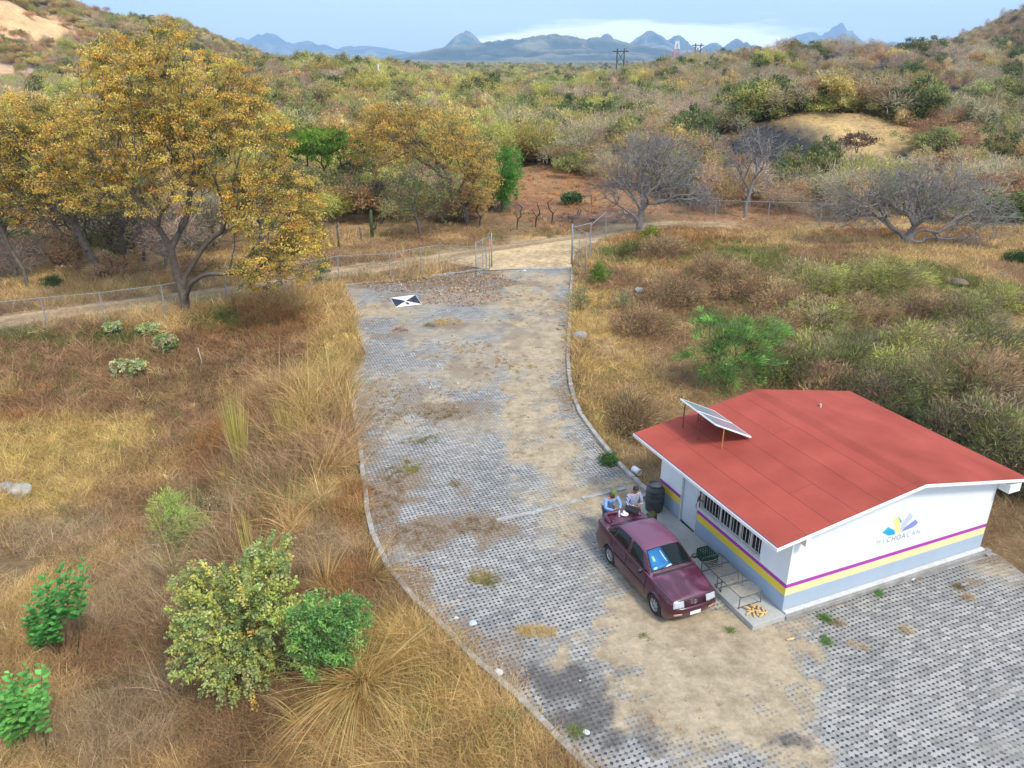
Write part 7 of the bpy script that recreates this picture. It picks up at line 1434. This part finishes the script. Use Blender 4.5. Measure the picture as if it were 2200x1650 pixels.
cs = np.cumsum(np.stack([wt[k] * (.35 + 1.5 * fbm(X_ / 26 + 11 * i, Y_ / 26 + 5 * i)) ** 2 for i, k in enumerate(KINDS)]), 0); u_ = r.random(n) * cs[-1]; idx = (u_[None] > cs).sum(0)
sv_ = np.stack([r.uniform(.75, 1.7, n), r.uniform(.75, 1.4, n), r.uniform(.75, 1.6, n)], 1) * (1 - .25 * (Y_ < 100))[:, None] * (.8 + .5 * r.random(n) ** 2)[:, None]
me = bpy.data.meshes.new('far_woodland'); me.vertices.add(n); me.vertices.foreach_set('co', np.stack([X_, Y_, H(X_, Y_) - .1], 1).astype(np.float32).ravel())
for nm, tp_, val in (('idx', 'INT', idx.astype(np.int32)), ('scl', 'FLOAT', (r.uniform(.7, 1.5, n) * (1 - .25 * (Y_ < 100))).astype(np.float32)), ('rotz', 'FLOAT', (r.random(n) * 6.28).astype(np.float32))):
    a_ = me.attributes.new(nm, tp_, 'POINT'); a_.data.foreach_set('value', val)
a_ = me.attributes.new('sclv', 'FLOAT_VECTOR', 'POINT'); a_.data.foreach_set('vector', sv_.astype(np.float32).ravel())
fw = bpy.data.objects.new('far_woodland', me); COL.objects.link(fw); tag(fw, 'mixed dry woodland covering the slopes beyond the fences', 'woodland', kind='stuff')
ng = bpy.data.node_groups.new('woodland', 'GeometryNodeTree'); ng.interface.new_socket('Geometry', in_out='INPUT', socket_type='NodeSocketGeometry'); ng.interface.new_socket('Geometry', in_out='OUTPUT', socket_type='NodeSocketGeometry')
gi_, go_ = ng.nodes.new('NodeGroupInput'), ng.nodes.new('NodeGroupOutput'); jn = ng.nodes.new('GeometryNodeJoinGeometry')
def attr(nm, tp_): a = ng.nodes.new('GeometryNodeInputNamedAttribute'); a.data_type = tp_; a.inputs['Name'].default_value = nm; return a.outputs['Attribute']
ai, asc, ar = attr('idx', 'INT'), attr('sclv', 'FLOAT_VECTOR'), attr('rotz', 'FLOAT'); cxyz = ng.nodes.new('ShaderNodeCombineXYZ'); ng.links.new(ar, cxyz.inputs[2])
for i, k in enumerate(KINDS):
    oi = ng.nodes.new('GeometryNodeObjectInfo'); oi.transform_space = 'ORIGINAL'; oi.inputs['Object'].default_value = PRO[(k, 0)][0]; oi.inputs['As Instance'].default_value = True
    cp = ng.nodes.new('FunctionNodeCompare'); cp.data_type = 'INT'; cp.operation = 'EQUAL'; ng.links.new(ai, cp.inputs[2]); cp.inputs[3].default_value = i
    ip = ng.nodes.new('GeometryNodeInstanceOnPoints'); ng.links.new(gi_.outputs[0], ip.inputs['Points']); ng.links.new(cp.outputs[0], ip.inputs['Selection']); ng.links.new(oi.outputs['Geometry'], ip.inputs['Instance']); ng.links.new(cxyz.outputs[0], ip.inputs['Rotation']); ng.links.new(asc, ip.inputs['Scale']); ng.links.new(ip.outputs[0], jn.inputs[0])
ng.links.new(jn.outputs[0], go_.inputs[0]); md = fw.modifiers.new('scatter', 'NODES'); md.node_group = ng

# ================================================================== HAZE
hb = MB().box(-9300, 9300, -260, 14200, -62, 900).build('haze', bpy.data.materials.new('haze_air'), None)
hm_ = hb.data.materials[0]; hm_.use_nodes = True; t = hm_.node_tree; t.nodes.clear(); o_ = t.nodes.new('ShaderNodeOutputMaterial'); pv = t.nodes.new('ShaderNodeVolumePrincipled')
pv.inputs['Color'].default_value = (.48, .70, 1.0, 1); pv.inputs['Density'].default_value = 1.15e-4; pv.inputs['Anisotropy'].default_value = .1; t.links.new(pv.outputs[0], o_.inputs['Volume']); tag(hb, kind='stuff')
